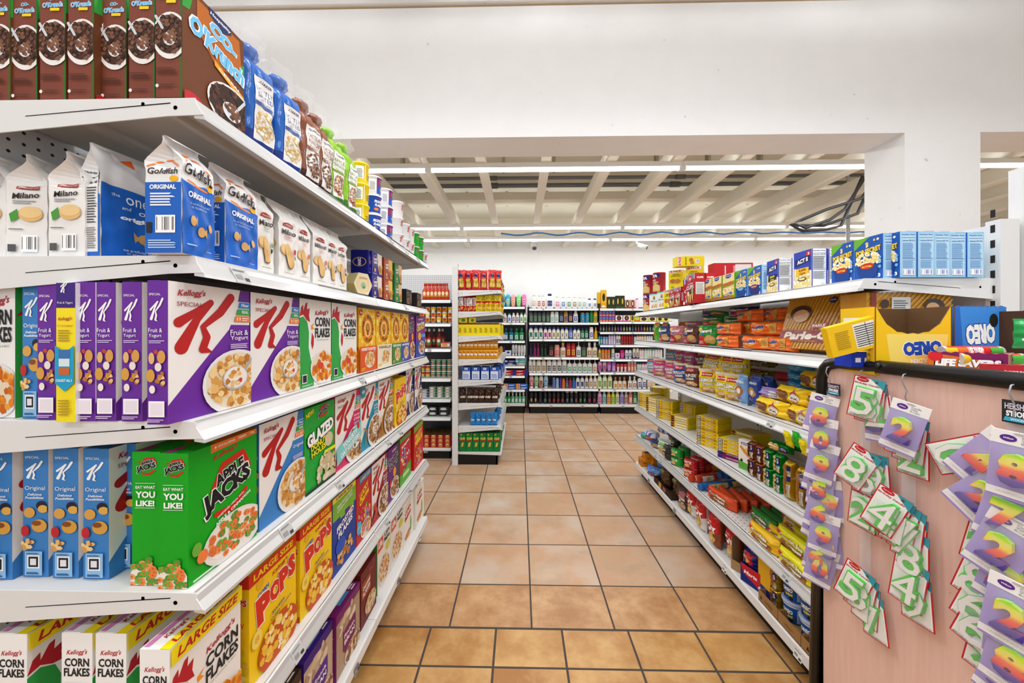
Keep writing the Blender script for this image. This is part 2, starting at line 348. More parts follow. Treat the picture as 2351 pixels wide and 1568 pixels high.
def bottle(name, w, h, body, cap='ffffff', label='ffffff', style='flat', cat='bottle', F=None, kind='plastic'):
    r = w / 2; asp = {'flat': .55, 'oval': .55, 'pump': .6, 'round': 1, 'spray': 1, 'cone': 1, 'wash': .7, 'sauce': 1, 'inv': .55, 'square': .6}[style]
    hb = {'pump': .72, 'spray': .80, 'sauce': .5, 'wash': .68, 'round': .82, 'inv': .86}.get(style, .84) * h
    if style == 'inv': pr = [(r * .5, h * .12), (r * .8, h * .14), (r, h * .5), (r * .95, h * .85), (r * .7, h * .97), (r * .3, h)]; cp = [(r * .62, 0), (r * .7, .002), (r * .66, h * .12)]
    elif style == 'cone': pr = [(r * .92, 0), (r, .01), (r * .8, h * .45), (r * .45, h * .8)]; cp = [(r * .46, h * .8), (r * .3, h * .97), (r * .15, h)]
    elif style == 'sauce': pr = [(r * .95, 0), (r, .01), (r, hb), (r * .8, hb + h * .08), (r * .35, hb + h * .2), (r * .3, h * .86)]; cp = [(r * .36, h * .84), (r * .4, h * .97), (r * .25, h)]
    elif style in ('round', 'spray'): pr = [(r * .93, 0), (r, .004), (r, hb), (r * .85, hb + .01)]; cp = [(r * .84, hb + .01), (r * .84, h * .96), (r * .6, h)]
    elif style == 'pump': pr = [(r * .88, 0), (r, .006), (r, hb * .9), (r * .75, hb * .98), (r * .3, hb)]; cp = [(r * .32, hb), (r * .32, hb + h * .08), (r * .1, hb + h * .09), (r * .1, h * .95), (r * .3, h * .955), (r * .28, h)]
    elif style == 'wash': pr = [(r * .9, 0), (r, .006), (r, hb * .85), (r * .86, hb * .92), (r * .4, hb)]; cp = [(r * .42, hb), (r * .46, h * .9), (r * .4, h)]
    elif style == 'square': pr = [(r * .96, 0), (r, .004), (r, hb), (r * .8, hb + .006)]; cp = [(r * .82, hb + .004), (r * .82, h * .985), (r * .75, h)]
    else: pr = [(r * .8, 0), (r * .9, .006), (r, h * .35), (r * .9, h * .68), (r * .55, hb)]; cp = [(r * .52, hb - .002), (r * .5, h * .97), (r * .4, h)]
    lab = F if F is not None else ([['r', .18, .16, .82, .62, label], ['r', .3, .44, .7, .52, cap if cap != label else body], ['l', .3, .22, .7, .36, 3, '8a8f96'], ['e', .5, .32, .13, .06, cap if cap != label else body]] if label else None)
    H = pr[-1][1]
    return can(name, r, H, body, F=lab, cat=cat, kind=kind, prof=pr, asp=asp, span=2.0, n=16, cap=(cap, cp, asp if style in ('flat', 'oval', 'inv') else (1 if style == 'pump' else asp), (-r * .12, -r * .9, h * .955, r * .12, 0, h)) if style == 'pump' else (cap, cp), nx=8)
# ---------------------------------------------------------------- putting things in place
COUNT = [0]
def put(p, loc, rz=0, label=None, group=None, s=(1, 1, 1), name=None, rx=0, ry=0, cat=None):
    o = bpy.data.objects.new(name or p['name'], p['mesh']); C.objects.link(o); o.location = loc; o.rotation_euler = (rx, ry, rz); o.scale = s
    tag(o, label, cat or p['cat'], group)
    for kn, km in p['kids']:
        c = bpy.data.objects.new(kn, km); C.objects.link(c); c.parent = o
    COUNT[0] += 1
    return o
# ================================================================ THE SETTING
def nodes_of(name):
    m = bpy.data.materials.new(name); m.use_nodes = True; nt = m.node_tree; L = nt.links.new; b = nt.nodes['Principled BSDF']
    def M(op, *a):
        n = nt.nodes.new('ShaderNodeMath'); n.operation = op
        for i, v in enumerate(a):
            if isinstance(v, (int, float)): n.inputs[i].default_value = v
            else: L(v, n.inputs[i])
        return n.outputs[0]
    def mix(f, a, c):
        n = nt.nodes.new('ShaderNodeMix'); n.data_type = 'RGBA'
        for i, v in ((0, f), (6, a), (7, c)):
            if isinstance(v, str): n.inputs[i].default_value = lin(v)
            elif isinstance(v, (int, float)): n.inputs[i].default_value = v
            else: L(v, n.inputs[i])
        return n.outputs[2]
    def nz(vec, scale, det=4, rough=.6):
        n = nt.nodes.new('ShaderNodeTexNoise'); n.inputs['Scale'].default_value = scale; n.inputs['Detail'].default_value = det; n.inputs['Roughness'].default_value = rough; L(vec, n.inputs['Vector']); return n.outputs['Fac']
    def rng(v, a, c):
        n = nt.nodes.new('ShaderNodeMapRange'); L(v, n.inputs['Value']); n.inputs['From Min'].default_value = a; n.inputs['From Max'].default_value = c; return n.outputs['Result']
    return m, nt, L, b, M, mix, nz, rng
def floor_mat():
    m, nt, L, b, M, mix, nz, rng = nodes_of('terracotta_tiles')
    tc = nt.nodes.new('ShaderNodeTexCoord'); P_ = tc.outputs['Object']; sp = nt.nodes.new('ShaderNodeSeparateXYZ'); L(P_, sp.inputs[0]); X, Y = sp.outputs[0], sp.outputs[1]
    def zone(x0, y0, T, g, Ty=None):
        Ty = Ty or T
        a = M('DIVIDE', M('SUBTRACT', X, x0), T); c = M('DIVIDE', M('SUBTRACT', Y, y0), Ty); fa = M('FRACT', a); fc = M('FRACT', c)
        gr = M('MAXIMUM', M('LESS_THAN', M('MINIMUM', fa, M('SUBTRACT', 1, fa)), g / 2 / T), M('LESS_THAN', M('MINIMUM', fc, M('SUBTRACT', 1, fc)), g / 2 / Ty))
        cb = nt.nodes.new('ShaderNodeCombineXYZ'); L(M('FLOOR', a), cb.inputs[0]); L(M('FLOOR', c), cb.inputs[1]); wn = nt.nodes.new('ShaderNodeTexWhiteNoise'); L(cb.outputs[0], wn.inputs['Vector'])
        sh = nt.nodes.new('ShaderNodeVectorMath'); sh.operation = 'MULTIPLY_ADD'; L(wn.outputs['Color'], sh.inputs[0]); sh.inputs[1].default_value = (9, 9, 9); L(P_, sh.inputs[2])
        return gr, wn.outputs['Value'], sh.outputs[0]
    g1, r1, v1 = zone(.057, 2.10, .396, .009); g2, r2, v2 = zone(-.1136, 1.585, .313, .010)
    n1 = rng(nz(v1, 3.2, 5), .40, .62); n1b = rng(nz(v1, 4.5, 6, .7), .42, .66); n1c = rng(nz(v1, 2.4, 4, .55), .46, .78)
    c1 = mix(n1, 'bd9974', 'c9a888'); c1 = mix(n1b, c1, 'c49673'); c1 = mix(M('MULTIPLY', n1c, 1.0), c1, 'cfc2b4'); c1 = mix(M('MULTIPLY', rng(nz(v1, 5, 5), .55, .75), .6), c1, 'a58d78')
    n2 = rng(nz(v2, 3.0, 5, .65), .36, .66); c2 = mix(n2, 'a9743a', 'cfa263'); c2 = mix(M('MULTIPLY', rng(nz(v2, 6, 6, .7), .45, .7), .55), c2, 'd3ad77')
    n3 = rng(nz(v1, 6, 7, .7), .38, .66); c3 = mix(n3, 'a97848', 'cda274')
    near = M('LESS_THAN', Y, 1.793); band = M('LESS_THAN', Y, 2.1)
    c = mix(band, c1, c3); c = mix(near, c, c2)
    g = M('ADD', M('MULTIPLY', g2, near), M('MULTIPLY', g1, M('SUBTRACT', 1, near)))
    g = M('MAXIMUM', g, M('LESS_THAN', M('ABSOLUTE', M('SUBTRACT', Y, 1.793)), .0065))
    sp2 = M('GREATER_THAN', nz(P_, 90, 2), .79); c = mix(M('MULTIPLY', sp2, .6), c, '5a4636')
    c = mix(g, c, '463c36'); L(c, b.inputs['Base Color'])
    L(M('ADD', M('MULTIPLY', g, .4), .36), b.inputs['Roughness'])
    bp = nt.nodes.new('ShaderNodeBump'); bp.inputs['Distance'].default_value = .004; bp.inputs['Strength'].default_value = .6; L(M('SUBTRACT', M('MULTIPLY', nz(P_, 30, 4), .12), g), bp.inputs['Height']); L(bp.outputs[0], b.inputs['Normal'])
    return m
def wall_mat(name, col, sc=6):
    m, nt, L, b, M, mix, nz, rng = nodes_of(name); tc = nt.nodes.new('ShaderNodeTexCoord'); p = tc.outputs['Object']
    c = mix(M('MULTIPLY', rng(nz(p, sc, 5), .4, .8), .06), col, 'b9b6b0'); sp = M('GREATER_THAN', nz(p, 24, 1), .80); c = mix(M('MULTIPLY', sp, .35), c, '8e8a84'); L(c, b.inputs['Base Color']); b.inputs['Roughness'].default_value = .75
    bp = nt.nodes.new('ShaderNodeBump'); bp.inputs['Distance'].default_value = .003; bp.inputs['Strength'].default_value = .25; L(nz(p, 60, 3), bp.inputs['Height']); L(bp.outputs[0], b.inputs['Normal']); return m
WALL = wall_mat('white_plaster', 'f6f6f6'); CREAM = wall_mat('cream_paint', 'ece5d2'); JOIST = wall_mat('joist_paint', 'f0eadb')
def struct(name, mb): o = mb.build(name); o['kind'] = 'structure'; return o
def bx(*a): m = MB(); m.box(*a); return m
struct('floor', bx(-7, -3.5, -.05, 9, 7.1, 0, floor_mat()))
HY, HY2, HZ, HT = 2.45, 2.73, 2.69, 3.546
PX0, PX1 = onY(HY, 2077)[0], onY(HY, 2251)[0]
m = MB(); m.box(-7, HY, HZ, 9, HY2, HT, WALL); m.box(-7, HY, 0, -2.3, HY2, HZ, WALL); m.box(PX0, HY, 0, PX1, HY2, HZ, WALL); struct('wall_header', m)
struct('wall_back', bx(-7, 7.1, 0, 9, 7.3, 3.7, WALL)); struct('wall_left', bx(-7.1, 2.73, 0, -7, 7.1, 3.7, WALL)); struct('wall_right', bx(9, 2.73, 0, 9.1, 7.1, 3.7, WALL))
m = MB(); m.box(-7, -3.5, 3.86, 9, 2.6, 3.95, CREAM); struct('ceiling', m)
m = MB(); m.box(-7, 2.60, 3.50, 9, 7.2, 3.60, CREAM); struct('ceiling_back', m)
m = MB()
for k in range(-10, 14): x = .24 + .6 * k; m.box(x - .02, 2.74, 2.99, x + .02, 7.1, 3.15, JOIST); m.box(x - .045, 2.74, 2.975, x + .045, 7.1, 3.0, JOIST)
m2 = m; jo = struct('ceiling_joists', m)
m = MB()
for y, z, h, w in ((3.1, 3.15, .12, .05), (4.95, 3.15, .1, .12), (5.2, 3.25, .06, .3), (6.2, 3.15, .12, .05), (6.8, 3.15, .1, .05)): m.box(-7, y, z, 9, y + w, z + h, CREAM)
for k in range(-10, 14):
    x = .24 + .6 * k
    for y in (4.4, 5.6): m.box(x + .15, y, 3.3, x + .18, y + .08, 3.5, mat('a39c8c', 'matte'))
struct('ceiling_purlins', m)
m = MB()
for k in range(-9, 14): x = .15 + .6 * k; m.box(x - .03, -2.8, 3.62, x + .03, 2.42, 3.86, WALL)
m.box(-7, 2.43, 3.566, 9, 2.60, 3.86, WALL); m.box(-7, 2.46, 3.546, 9, 2.7, 3.57, mat('b59b76', 'matte')); m.box(-7, 1.4, 3.60, 9, 1.52, 3.66, WALL); struct('ceiling_beams', m)
# pipes and cable under the roof
for y, z, r, l in ((4.62, 3.30, .022, 'upper dark grey steel pipe crossing above the ceiling joists'), (4.78, 3.27, .028, 'lower thicker dark grey pipe crossing above the ceiling joists')):
    m = MB(); m.tube([(-6.9, y, z), (8.9, y, z)], r, mat('6b6d70', 'metal'))
    for k in range(6): x = -5 + 2.3 * k; m.tube([(x, y, z), (x + .12, y, z)], r * 1.35, mat('5d5f62', 'metal'))
    o = m.build('ceiling_pipe'); tag(o, l, 'pipe')
m = MB(); pts = []
for i in range(60): x = -.3 + i * .11; pts.append((x, 5.95 + .03 * math.sin(i), 2.962 - .03 * math.sin(i * .55) ** 2))
m.tube(pts, .012, mat('2f6db8', 'plastic'), 6); tag(m.build('blue_cable'), 'blue data cable looped along under the joists near back wall', 'cable')
for dx, l in ((0, 'upper black cable bundle drooping by the pillar under joists'), (.16, 'lower black cable bundle hanging in a loop by the pillar')):
    m = MB(); a = [onY(4.0, u, v) for u, v in ((2020, 396), (1978, 455 + dx * 200), (1900, 480 + dx * 220), (1840, 505 + dx * 60), (1822, 512), (1850, 523 + dx * 30), (1905, 505 + dx * 120), (1940, 480 + dx * 220), (1990, 400))]
    m.tube([(p[0], 4.0 + dx * .3, p[1]) for p in a], .016, mat('3a3b3d', 'plastic'), 8); tag(m.build('cable_bundle'), l, 'cable')
x, z = onY(4.6, 1947, 500)
m = MB(); m.tube([(x, 4.6, 0), (x, 4.6, z)], .02, mat('c9ccd0', 'metal')); m.tube([(x, 4.6, z), (x, 4.6, 3.5)], .014, mat('c9ccd0', 'metal')); tag(m.build('steel_post'), 'thin shiny steel pole rising behind the blue popcorn boxes', 'pole')
# strip lamps
XJ = [-3.2, -.857, 1.5, 3.87, 6.2]; rown = ['front', 'middle', 'rear']; segn = ['leftmost tube', 'second tube from left', 'third tube from left', 'rightmost tube']
for r_, (y, n) in enumerate(STRIPS):
    for k in range(4):
        m = MB(); L_ = XJ[k + 1] - XJ[k]; m.box(.01, -.03, .0, L_ - .01, .03, .045, mat('f4f4f2', 'paint')); m.box(0, -.022, -.03, .03, .022, .045, mat('f4f4f2', 'paint')); m.box(L_ - .03, -.022, -.03, L_, .022, .045, mat('f4f4f2', 'paint'))
        o = m.build('strip_light', None, (XJ[k], y, 2.935)); t = MB(); t.tube([(.03, 0, -.012), (L_ - .03, 0, -.012)], .018, TUBE, 10); t.build('tube', o)
        tag(o, 'white ceiling strip light, %s in the %s row of back room' % (segn[k], rown[r_]), 'strip light', 'strip lights under the joists')
# housings for the added fill lamps, above and behind the camera
for i, (x, y) in enumerate(LFILL):
    m = MB(); m.box(-.68, -.09, 0, .68, .09, .07, mat('f4f4f2', 'paint')); o = m.build('ceiling_lamp', None, (x, y, 3.75)); t = MB(); t.box(-.65, -.08, -.012, .65, .08, 0, TUBE); t.build('diffuser', o)
    c = MB(); c.tube([(0, 0, .07), (0, 0, .115)], .008, mat('999999', 'metal')); c.build('rod', o)
    tag(o, 'added unseen fill lamp with flat diffuser in front room, number %s from the entrance' % ORD[i], 'lamp', 'added fill lamps of the front room')
# cameras on the back wall side
x, z = onY(6.3, 1470, 566); m = MB(); m.tube([(0, 0, .16), (0, 0, .06), (.05, -.02, .03)], .01, mat('e8e8e8')); m.tube([(.03, 0, .03), (.14, -.09, -.04)], [.03, .036], mat('f2f2f2', 'plastic'), 12)
o = m.build('security_camera', None, (x - .06, 6.3, z)); t = MB(); t.tube([(.135, -.087, -.037), (.145, -.094, -.042)], .028, mat('55555a', 'plastic'), 12); t.build('lens', o); tag(o, 'white bullet security camera hanging under rear strip lights', 'camera')
x, z = onY(6.6, 1227, 560); m = MB(); m.box(-.06, -.03, .02, .06, .03, .12, mat('d9dadb')); m.tube([(0, 0, .02), (0, 0, -.05)], .012, mat('d0d0d0')); o = m.build('security_camera', None, (x, 6.6, z)); t = MB(); t.lathe([(.005, -.11), (.03, -.1), (.04, -.08), (.035, -.055), (.01, -.05)], mat('33363a', 'plastic'), 14); t.build('dome', o); tag(o, 'small dark dome camera on a grey box below the lights', 'camera')
# ================================================================ SHELVING
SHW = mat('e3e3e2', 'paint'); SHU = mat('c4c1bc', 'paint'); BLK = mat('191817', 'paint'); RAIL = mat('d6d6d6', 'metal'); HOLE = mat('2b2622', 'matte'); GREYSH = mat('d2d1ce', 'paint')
_tagm = None
def tag_mesh():
    global _tagm
    if _tagm: return _tagm
    mb = MB(); w = .046
    def q(x, t, o): return (x, -.004 - t * .017 - o, -.006 - t * .034 - o * .4)
    mb.add([q(0, 0, .0015), q(w, 0, .0015), q(w, 1, .0035), q(0, 1, .0035)], [(3, 2, 1, 0), (0, 1, 2, 3)], mat('f7f7f5'))
    for (a, b_, c, d, col) in ((.06, .12, .8, .2, '8a8a8a'), (.1, .45, .5, .75, '9a9a9a'), (.62, .62, .92, .85, '444444')):
        mb.add([q(w * a, b_, .0042), q(w * c, b_, .0042), q(w * c, d, .0042), q(w * a, d, .0042)], [(3, 2, 1, 0)], mat(col))
    _tagm = mb.mesh('price_tag'); return _tagm
def bracket(x, depth, sgn, hf=.034, hbk=.07, holes=True, grey=False):
    mb = MB(); t = .0025; pr = [(-.004, -.001), (-.006, -.012), (-.02, -hf), (.05, -hf - .002), (depth, -hbk), (depth, -.001)]
    mb.prism(pr, x, x + t, SHW)
    if holes:
        xx = x - .0004 if sgn < 0 else x + t + .0004
        for cy_, cz, r in ((.035, -.020, .0042), (.10, -.012, .0036), (depth - .04, -.03, .0036)): mb.add([(xx, cy_ + r * math.cos(k * PI / 5), cz + r * math.sin(k * PI / 5)) for k in range(10)], [tuple(range(10)), tuple(range(10))[::-1]], HOLE)
        mb.add([(xx, .045, -.010), (xx, .045, -.012), (xx, depth * .75, -.034), (xx, depth * .75, -.0325)], [(0, 1, 2, 3), (3, 2, 1, 0)], mat('77736c', 'matte'))
    return mb
def shelf_part(root, x0, L_, depth, z, under=SHU, top=SHW, tags=(), bracks='', lip=True, seed=0):
    mb = MB(); g = .002
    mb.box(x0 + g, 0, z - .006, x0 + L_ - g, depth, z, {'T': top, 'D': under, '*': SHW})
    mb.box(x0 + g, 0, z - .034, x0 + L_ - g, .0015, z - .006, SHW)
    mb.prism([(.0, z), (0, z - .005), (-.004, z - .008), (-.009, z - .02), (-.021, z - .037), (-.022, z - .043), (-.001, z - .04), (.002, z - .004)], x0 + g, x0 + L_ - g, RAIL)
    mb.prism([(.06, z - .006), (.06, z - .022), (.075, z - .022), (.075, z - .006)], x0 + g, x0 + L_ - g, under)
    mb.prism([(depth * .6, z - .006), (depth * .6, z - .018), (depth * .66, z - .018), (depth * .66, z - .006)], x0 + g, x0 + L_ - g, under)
    o = mb.build('shelf', root)
    for i, b_ in enumerate(bracks):
        k = bracket(x0 if b_ == 'L' else x0 + L_ - .003, depth, -1 if b_ == 'L' else 1); q = k.build('bracket', o, (0, 0, z))
    for t in tags: c = bpy.data.objects.new('price_tag', tag_mesh()); C.objects.link(c); c.parent = o; c.location = (t, 0, z)
    return o
def gondola(name, label, loc, rz, secs, depth, zs, deck, kick=.09, back=PEG, top=2.0, bottom_lip=.05, group=None, tagfn=None, upr=SHW, cap=True, deckout=0, backz0=0.1, perf=(), brack=True, kickin=.05, pegtop=None, skipup=False):
    root = empty(name, loc, rz); tag(root, label, 'shelving', group); Lt = sum(secs); rnd = random.Random(len(label))
    m = MB(); m.box(0, depth + .012, backz0, Lt, depth + .03, top - .01, {'*': back}); m.build('back_panel', root)
    if pegtop: m = MB(); m.box(0, depth + .004, zs[0] + .01, Lt, depth + .012, top, {'*': pegtop}); m.build('pegboard', root)
    x = 0
    for i in range(len(secs) + 1):
        if skipup and i == 0: x += secs[0]; continue
        m = MB(); m.box(x - .02, depth + .0, 0, x + .02, depth + .06, top, {'*': upr})
        for k in range(int(top / .05)): m.box(x - .006, depth - .0008, .1 + k * .05, x + .006, depth + .001, .125 + k * .05, HOLE)
        m.build('upright', root)
        if i < len(secs): x += secs[i]
    x = 0
    for i, s in enumerate(secs):
        for j, z in enumerate(zs):
            tg = tagfn(i, j, s) if tagfn else [x + s * f - .02 for f in (.2, .45, .8)][:rnd.randint(1, 3)]
            shelf_part(root, x, s, depth, z, tags=[x + t if tagfn else t for t in tg], bracks=('LR' if brack else ''), top=PERF if j in perf else SHW)
        # bottom deck with rounded front lip
        mb = MB(); d = deck; mb.prism([(-deckout, d), (-deckout - .008, d - .004), (-deckout - .012, d - bottom_lip + .008), (-deckout - .006, d - bottom_lip), (0.01, d - bottom_lip), (depth, d - .02), (depth, d)], x + .001, x + s - .001, SHW)
        if perf: mb.box(x + .002, .02, d, x + s - .002, depth - .01, d + .0008, {'*': SHW, 'T': PERF}, skip='D')
        ds = mb.build('deck', root)
        for t in ([x + s * .3, x + s * .75] if tagfn is None or i >= 0 else []):
            c = bpy.data.objects.new('price_tag', tag_mesh()); C.objects.link(c); c.parent = ds; c.location = (t, -deckout - .004, d - .002); c.rotation_euler = (R(16), 0, 0)
        m = MB(); m.box(x + .004, kickin, 0, x + s - .004, kickin + .02, d - bottom_lip + .006, BLK); m.box(x + .004, kickin, 0, x + .02, depth, d - .03, BLK); m.box(x + s - .02, kickin, 0, x + s - .004, depth, d - .03, BLK); m.build('kick_plate', root)
        x += s
    return root
LX, RX = -.641, 1.145
LY0 = onX(LX, 443)[0]; LY1 = LY0 + 1.829
ZL = [1.886, 1.576, 1.250, .914, .545, .155]
gl = gondola('shelving_unit', 'white cereal shelving unit on left with six loaded levels', (LX, LY0, 0), PI / 2, [.9145, .9145], .45, ZL[:5], ZL[5], top=1.96, bottom_lip=.045, tagfn=lambda i, j, s: {(0, 1): [.085], (0, 2): [.74], (0, 3): [.25, .55], (0, 4): [.3], (1, 2): [.5], (1, 3): [.3, .12], (1, 0): [.15, .4, .65], (1, 1): [.4], (1, 4): [.1, .45]}.get((i, j), []))
RY1 = onX(RX, 1461)[0]; RY0 = RY1 - 2.438
ZR = [1.601, 1.328, 1.029, .69, .404, .135]
gr = gondola('shelving_unit', 'white biscuit and popcorn shelving unit on right with black base', (RX, RY1, 0), -PI / 2, [1.219, 1.219], .415, ZR[:5], ZR[5], top=1.79, back=SHW, bottom_lip=.05, perf=(4,), tagfn=lambda i, j, s: {(1, 2): [.75], (1, 4): [.85], (0, 4): [.55, .66]}.get((i, j), []))
# the other face of the right unit: bare white back panels and slotted post
m = MB(); x = RX + .49; m.box(x, RY0 - .02, 0, x + .45, RY0 + .02, 1.96, SHW); m.box(x + .04, RY0 - .024, 1.72, x + .12, RY0 - .02, 1.75, GREYSH); m.box(x + .04, RY0 - .024, 1.45, x + .12, RY0 - .02, 1.48, GREYSH)
o = m.build('end_panel', gr); o.matrix_parent_inverse = (Matrix.Translation((RX, RY1, 0)) @ Matrix.Rotation(-PI / 2, 4, 'Z')).inverted()
BX, BY0 = -.205, 3.96
ZB = [onY(BY0, 1148, v)[1] for v in (666, 715, 771, 825, 873, 927, 979)]; BDK = onY(BY0, 1148, 1039)[1]
gb = gondola('shelving_unit', 'white narrow shelving unit past the cereal aisle, red bags on top', (BX, BY0, 0), PI / 2, [1.3], .45, ZB, BDK, top=onY(BY0, 1040, 613)[1], bottom_lip=.03, back=SHW, kickin=.03)
AY = 4.12; AX0 = -1.95; AX1 = onY(AY, 1035)[0]
ZA = [onY(AY, 1000, v)[1] for v in (687, 741, 799, 867, 914, 956)]; ADK = onY(AY, 1000, 1029)[1]
ga = gondola('shelving_unit', 'white shelving unit of sauces and tins facing the aisle end', (AX0, AY, 0), 0, [AX1 - AX0], .45, ZA, ADK, top=onY(AY + .46, 1000, 632)[1], bottom_lip=.03, back=PEGD, kickin=.03, pegtop=PEG)
FY = 6.42
def fz(c): return onY(FY, 1290, 640 + c * .2041)[1]
ZF1 = [fz(c) for c in (312, 490, 695, 865, 978, 1088, 1245)]; ZF2 = [fz(c) for c in (330, 490, 675, 880, 1058, 1234)]; ZF3 = [fz(c) for c in (332, 480, 594, 740, 900, 1048, 1238)]; FDK = fz(1412)
def fx(c): return onY(FY, 1150 + c * .2041)[0]
x0, x1, x2 = fx(318), fx(1100), fx(1100) + 1.22
gf2 = gondola('shelving_unit', 'black backed shelving unit of shampoo in middle of far wall', (x0, FY, 0), 0, [x1 - x0 - .005], .42, ZF2, FDK, top=fz(300), back=PEGD, bottom_lip=.045, brack=False, upr=BLK, kickin=0.0)
gf3 = gondola('shelving_unit', 'black backed shelving unit of lotions on far wall, half hidden on right', (x1 + .02, FY, 0), 0, [x2 - x1], .42, ZF3, FDK, top=fz(300), back=PEGD, bottom_lip=.045, brack=False, upr=BLK, kickin=0.0, skipup=True)
gf1 = gondola('shelving_unit', 'black backed shelving unit of toothpaste on far wall, behind narrow unit', (fx(270) - 1.22, FY, 0), 0, [1.22], .42, ZF1, FDK + .01, top=fz(170), back=PEGD, bottom_lip=.045, brack=False, upr=BLK, kickin=0.0)
# ================================================================ ARTWORK OF THE PACKETS
FL = ['d9a04e', 'c98a3a', 'e8bb72', 'b87530', 'f0d296']; BRAN = ['8a5a34', 'a87246', '6f4426', 'c08c5a', 'd8b07c']; CHOC = ['3c2418', '553222', '2a1710', '6b4430']
def bowl(cx, cy, a, b, cols, n=110, size=.055, rim='ece9e6', seed=1, milk='ead9bd'):
    return [['e', cx, cy, a, b, rim], ['e', cx, cy + b * .04, a * .9, b * .86, milk], ['s', cx, cy + b * .05, a * .84, b * .8, n, cols, size, seed]]
def kk(c): return [['k', [(.46, .87, .036), (.30, .74, .042), (.13, .53, .072)], c], ['k', [(.46, .87, .036), (.28, .79, .036), (.10, .71, .052)], c], ['k', [(.72, .925, .052), (.58, .80, .05), (.36, .68, .028)], c], ['k', [(.36, .68, .028), (.41, .60, .044), (.36, .51, .045), (.46, .485, .010)], c]]
def arc(s, cx, cy, rx, ry, a0, a1, w, h, c, bd=.02):
    n = len(s); out = []
    for i, chh in enumerate(s):
        if chh == ' ': continue
        a = a0 + (a1 - a0) * (i + .5) / n; q = R(a); out.append(['t', chh, cx + rx * math.cos(q), cy + ry * math.sin(q), w, h, c, (a - 90 if a0 > a1 else a + 90) * .8, 0, bd])
    return out
def kellogg(x, y, w, h, c='b3202c', rot=4): return ['t', "Kellogg's", x, y, w, h, c, rot, .35, .02]
def kfront(col, t1, t2, small='', tabs=True, food=FL, seed=1, extra=()):
    o = [['p', [(.86, 1), (1, 1), (1, 0), (0, 0), (0, .13), (.70, .66), (.8, .82)], col], ['p', [(.72, .70), (1, .70), (1, .9), (.82, .9)], 'f4f2ef']] if tabs else [['p', [(.88, 1), (1, 1), (1, 0), (0, 0), (0, .10), (.5, .36), (.74, .66), (.86, .82)], col]]
    o += kk('b81d1c') + [['t', 'SPECIAL', .22, .845, .28, .032, 'a3282c'], kellogg(.24, .925, .30, .06)]
    if tabs: o += [['p', [(.82, .845), (1, .845), (1, .895), (.84, .895)], '2f86d0'], ['p', [(.79, .785), (1, .785), (1, .835), (.81, .835)], '3aa24a'], ['p', [(.76, .725), (1, .725), (1, .775), (.78, .775)], 'ee7d2b'], ['t', 'Fiber', .92, .87, .11, .026, 'fff', 0, 0, .02], ['t', 'REAL', .92, .812, .1, .026, 'fff', 0, 0, .02], ['t', '11', .82, .75, .05, .03, 'fff', 0, 0, .03], ['l', .87, .735, .97, .768, 2, 'ffe8d0']]
    o += [['t', t1, .83, .635, .26, .045, 'fff'], ['t', t2, .83, .585, .26, .045, 'fff']] + ([['l', .70, .50, .97, .545, 3, 'd9c8ea']] if small else [])
    o += bowl(.80, .22, .46, .27, food, 170, .045, seed=seed) + [['k', [(1.0, .40, .02), (.88, .30, .02)], 'a9abb0'], ['e', .76, .25, .18, .10, 'b9bbc0'], ['e', .76, .255, .165, .09, 'f1e9df'], ['s', .76, .255, .14, .08, 16, food + ['c8413a'], .035, seed + 3]]
    o += list(extra)
    return o
def kspine(c1='ffffff', name=('Fruit &', 'Yogurt'), tagc='ffffff', food=FL):
    return [['t', 'SPECIAL', .36, .905, .56, .016, c1], ['g', .08, .50, 1.02, 1.0 - .03, [['g', 0, .1, 1, .85, kk(c1)]]], ['t', name[0], .42, .675 - .02, .66, .03, c1], ['t', name[1], .42, .615, .62, .03, c1], ['l', .12, .565, .88, .59, 2, 'cfc0e6'],
            ['e', .72, .47, .2, .045, food[0]], ['e', .26, .46, .14, .04, food[2]], ['e', .22, .34, .2, .045, 'd8a040'], ['s', .74, .31, .2, .05, 10, food, .12, 4], ['e', .6, .40, .16, .03, 'f0e6dc'], ['e', .32, .245, .14, .028, 'f4ece2'], ['e', .5, .535 - .03, .1, .015, 'c8413a'],
            ['r', .16, .055, .92, .165, 'ffffff'], ['r', .24, .068, .84, .152, 'efe7f2'], ['l', .1, .02, .9, .045, 2, 'd9c8ea']]
PUR = '6a2a9c'
def kbox(name, col, n1, n2, food=FL, seed=1, tabs=True, spine=None, extra=(), w=.19, d=.040, h=.272):
    S = spine or kspine('ffffff', (n1, n2))
    return carton(name, w, d, h, {'*': 'f2f0ee', 'L': col, 'R': col, 'T': col, 'B': 'f2f0ee'}, kfront(col, n1, n2, 'x', tabs, food, seed, extra), S, S, [['t', 'K', .5, .5, .07, .6, 'ffffff', 0, .3, .05], ['r', .1, .12, .3, .3, 'e06aa8']], cat='cereal box')
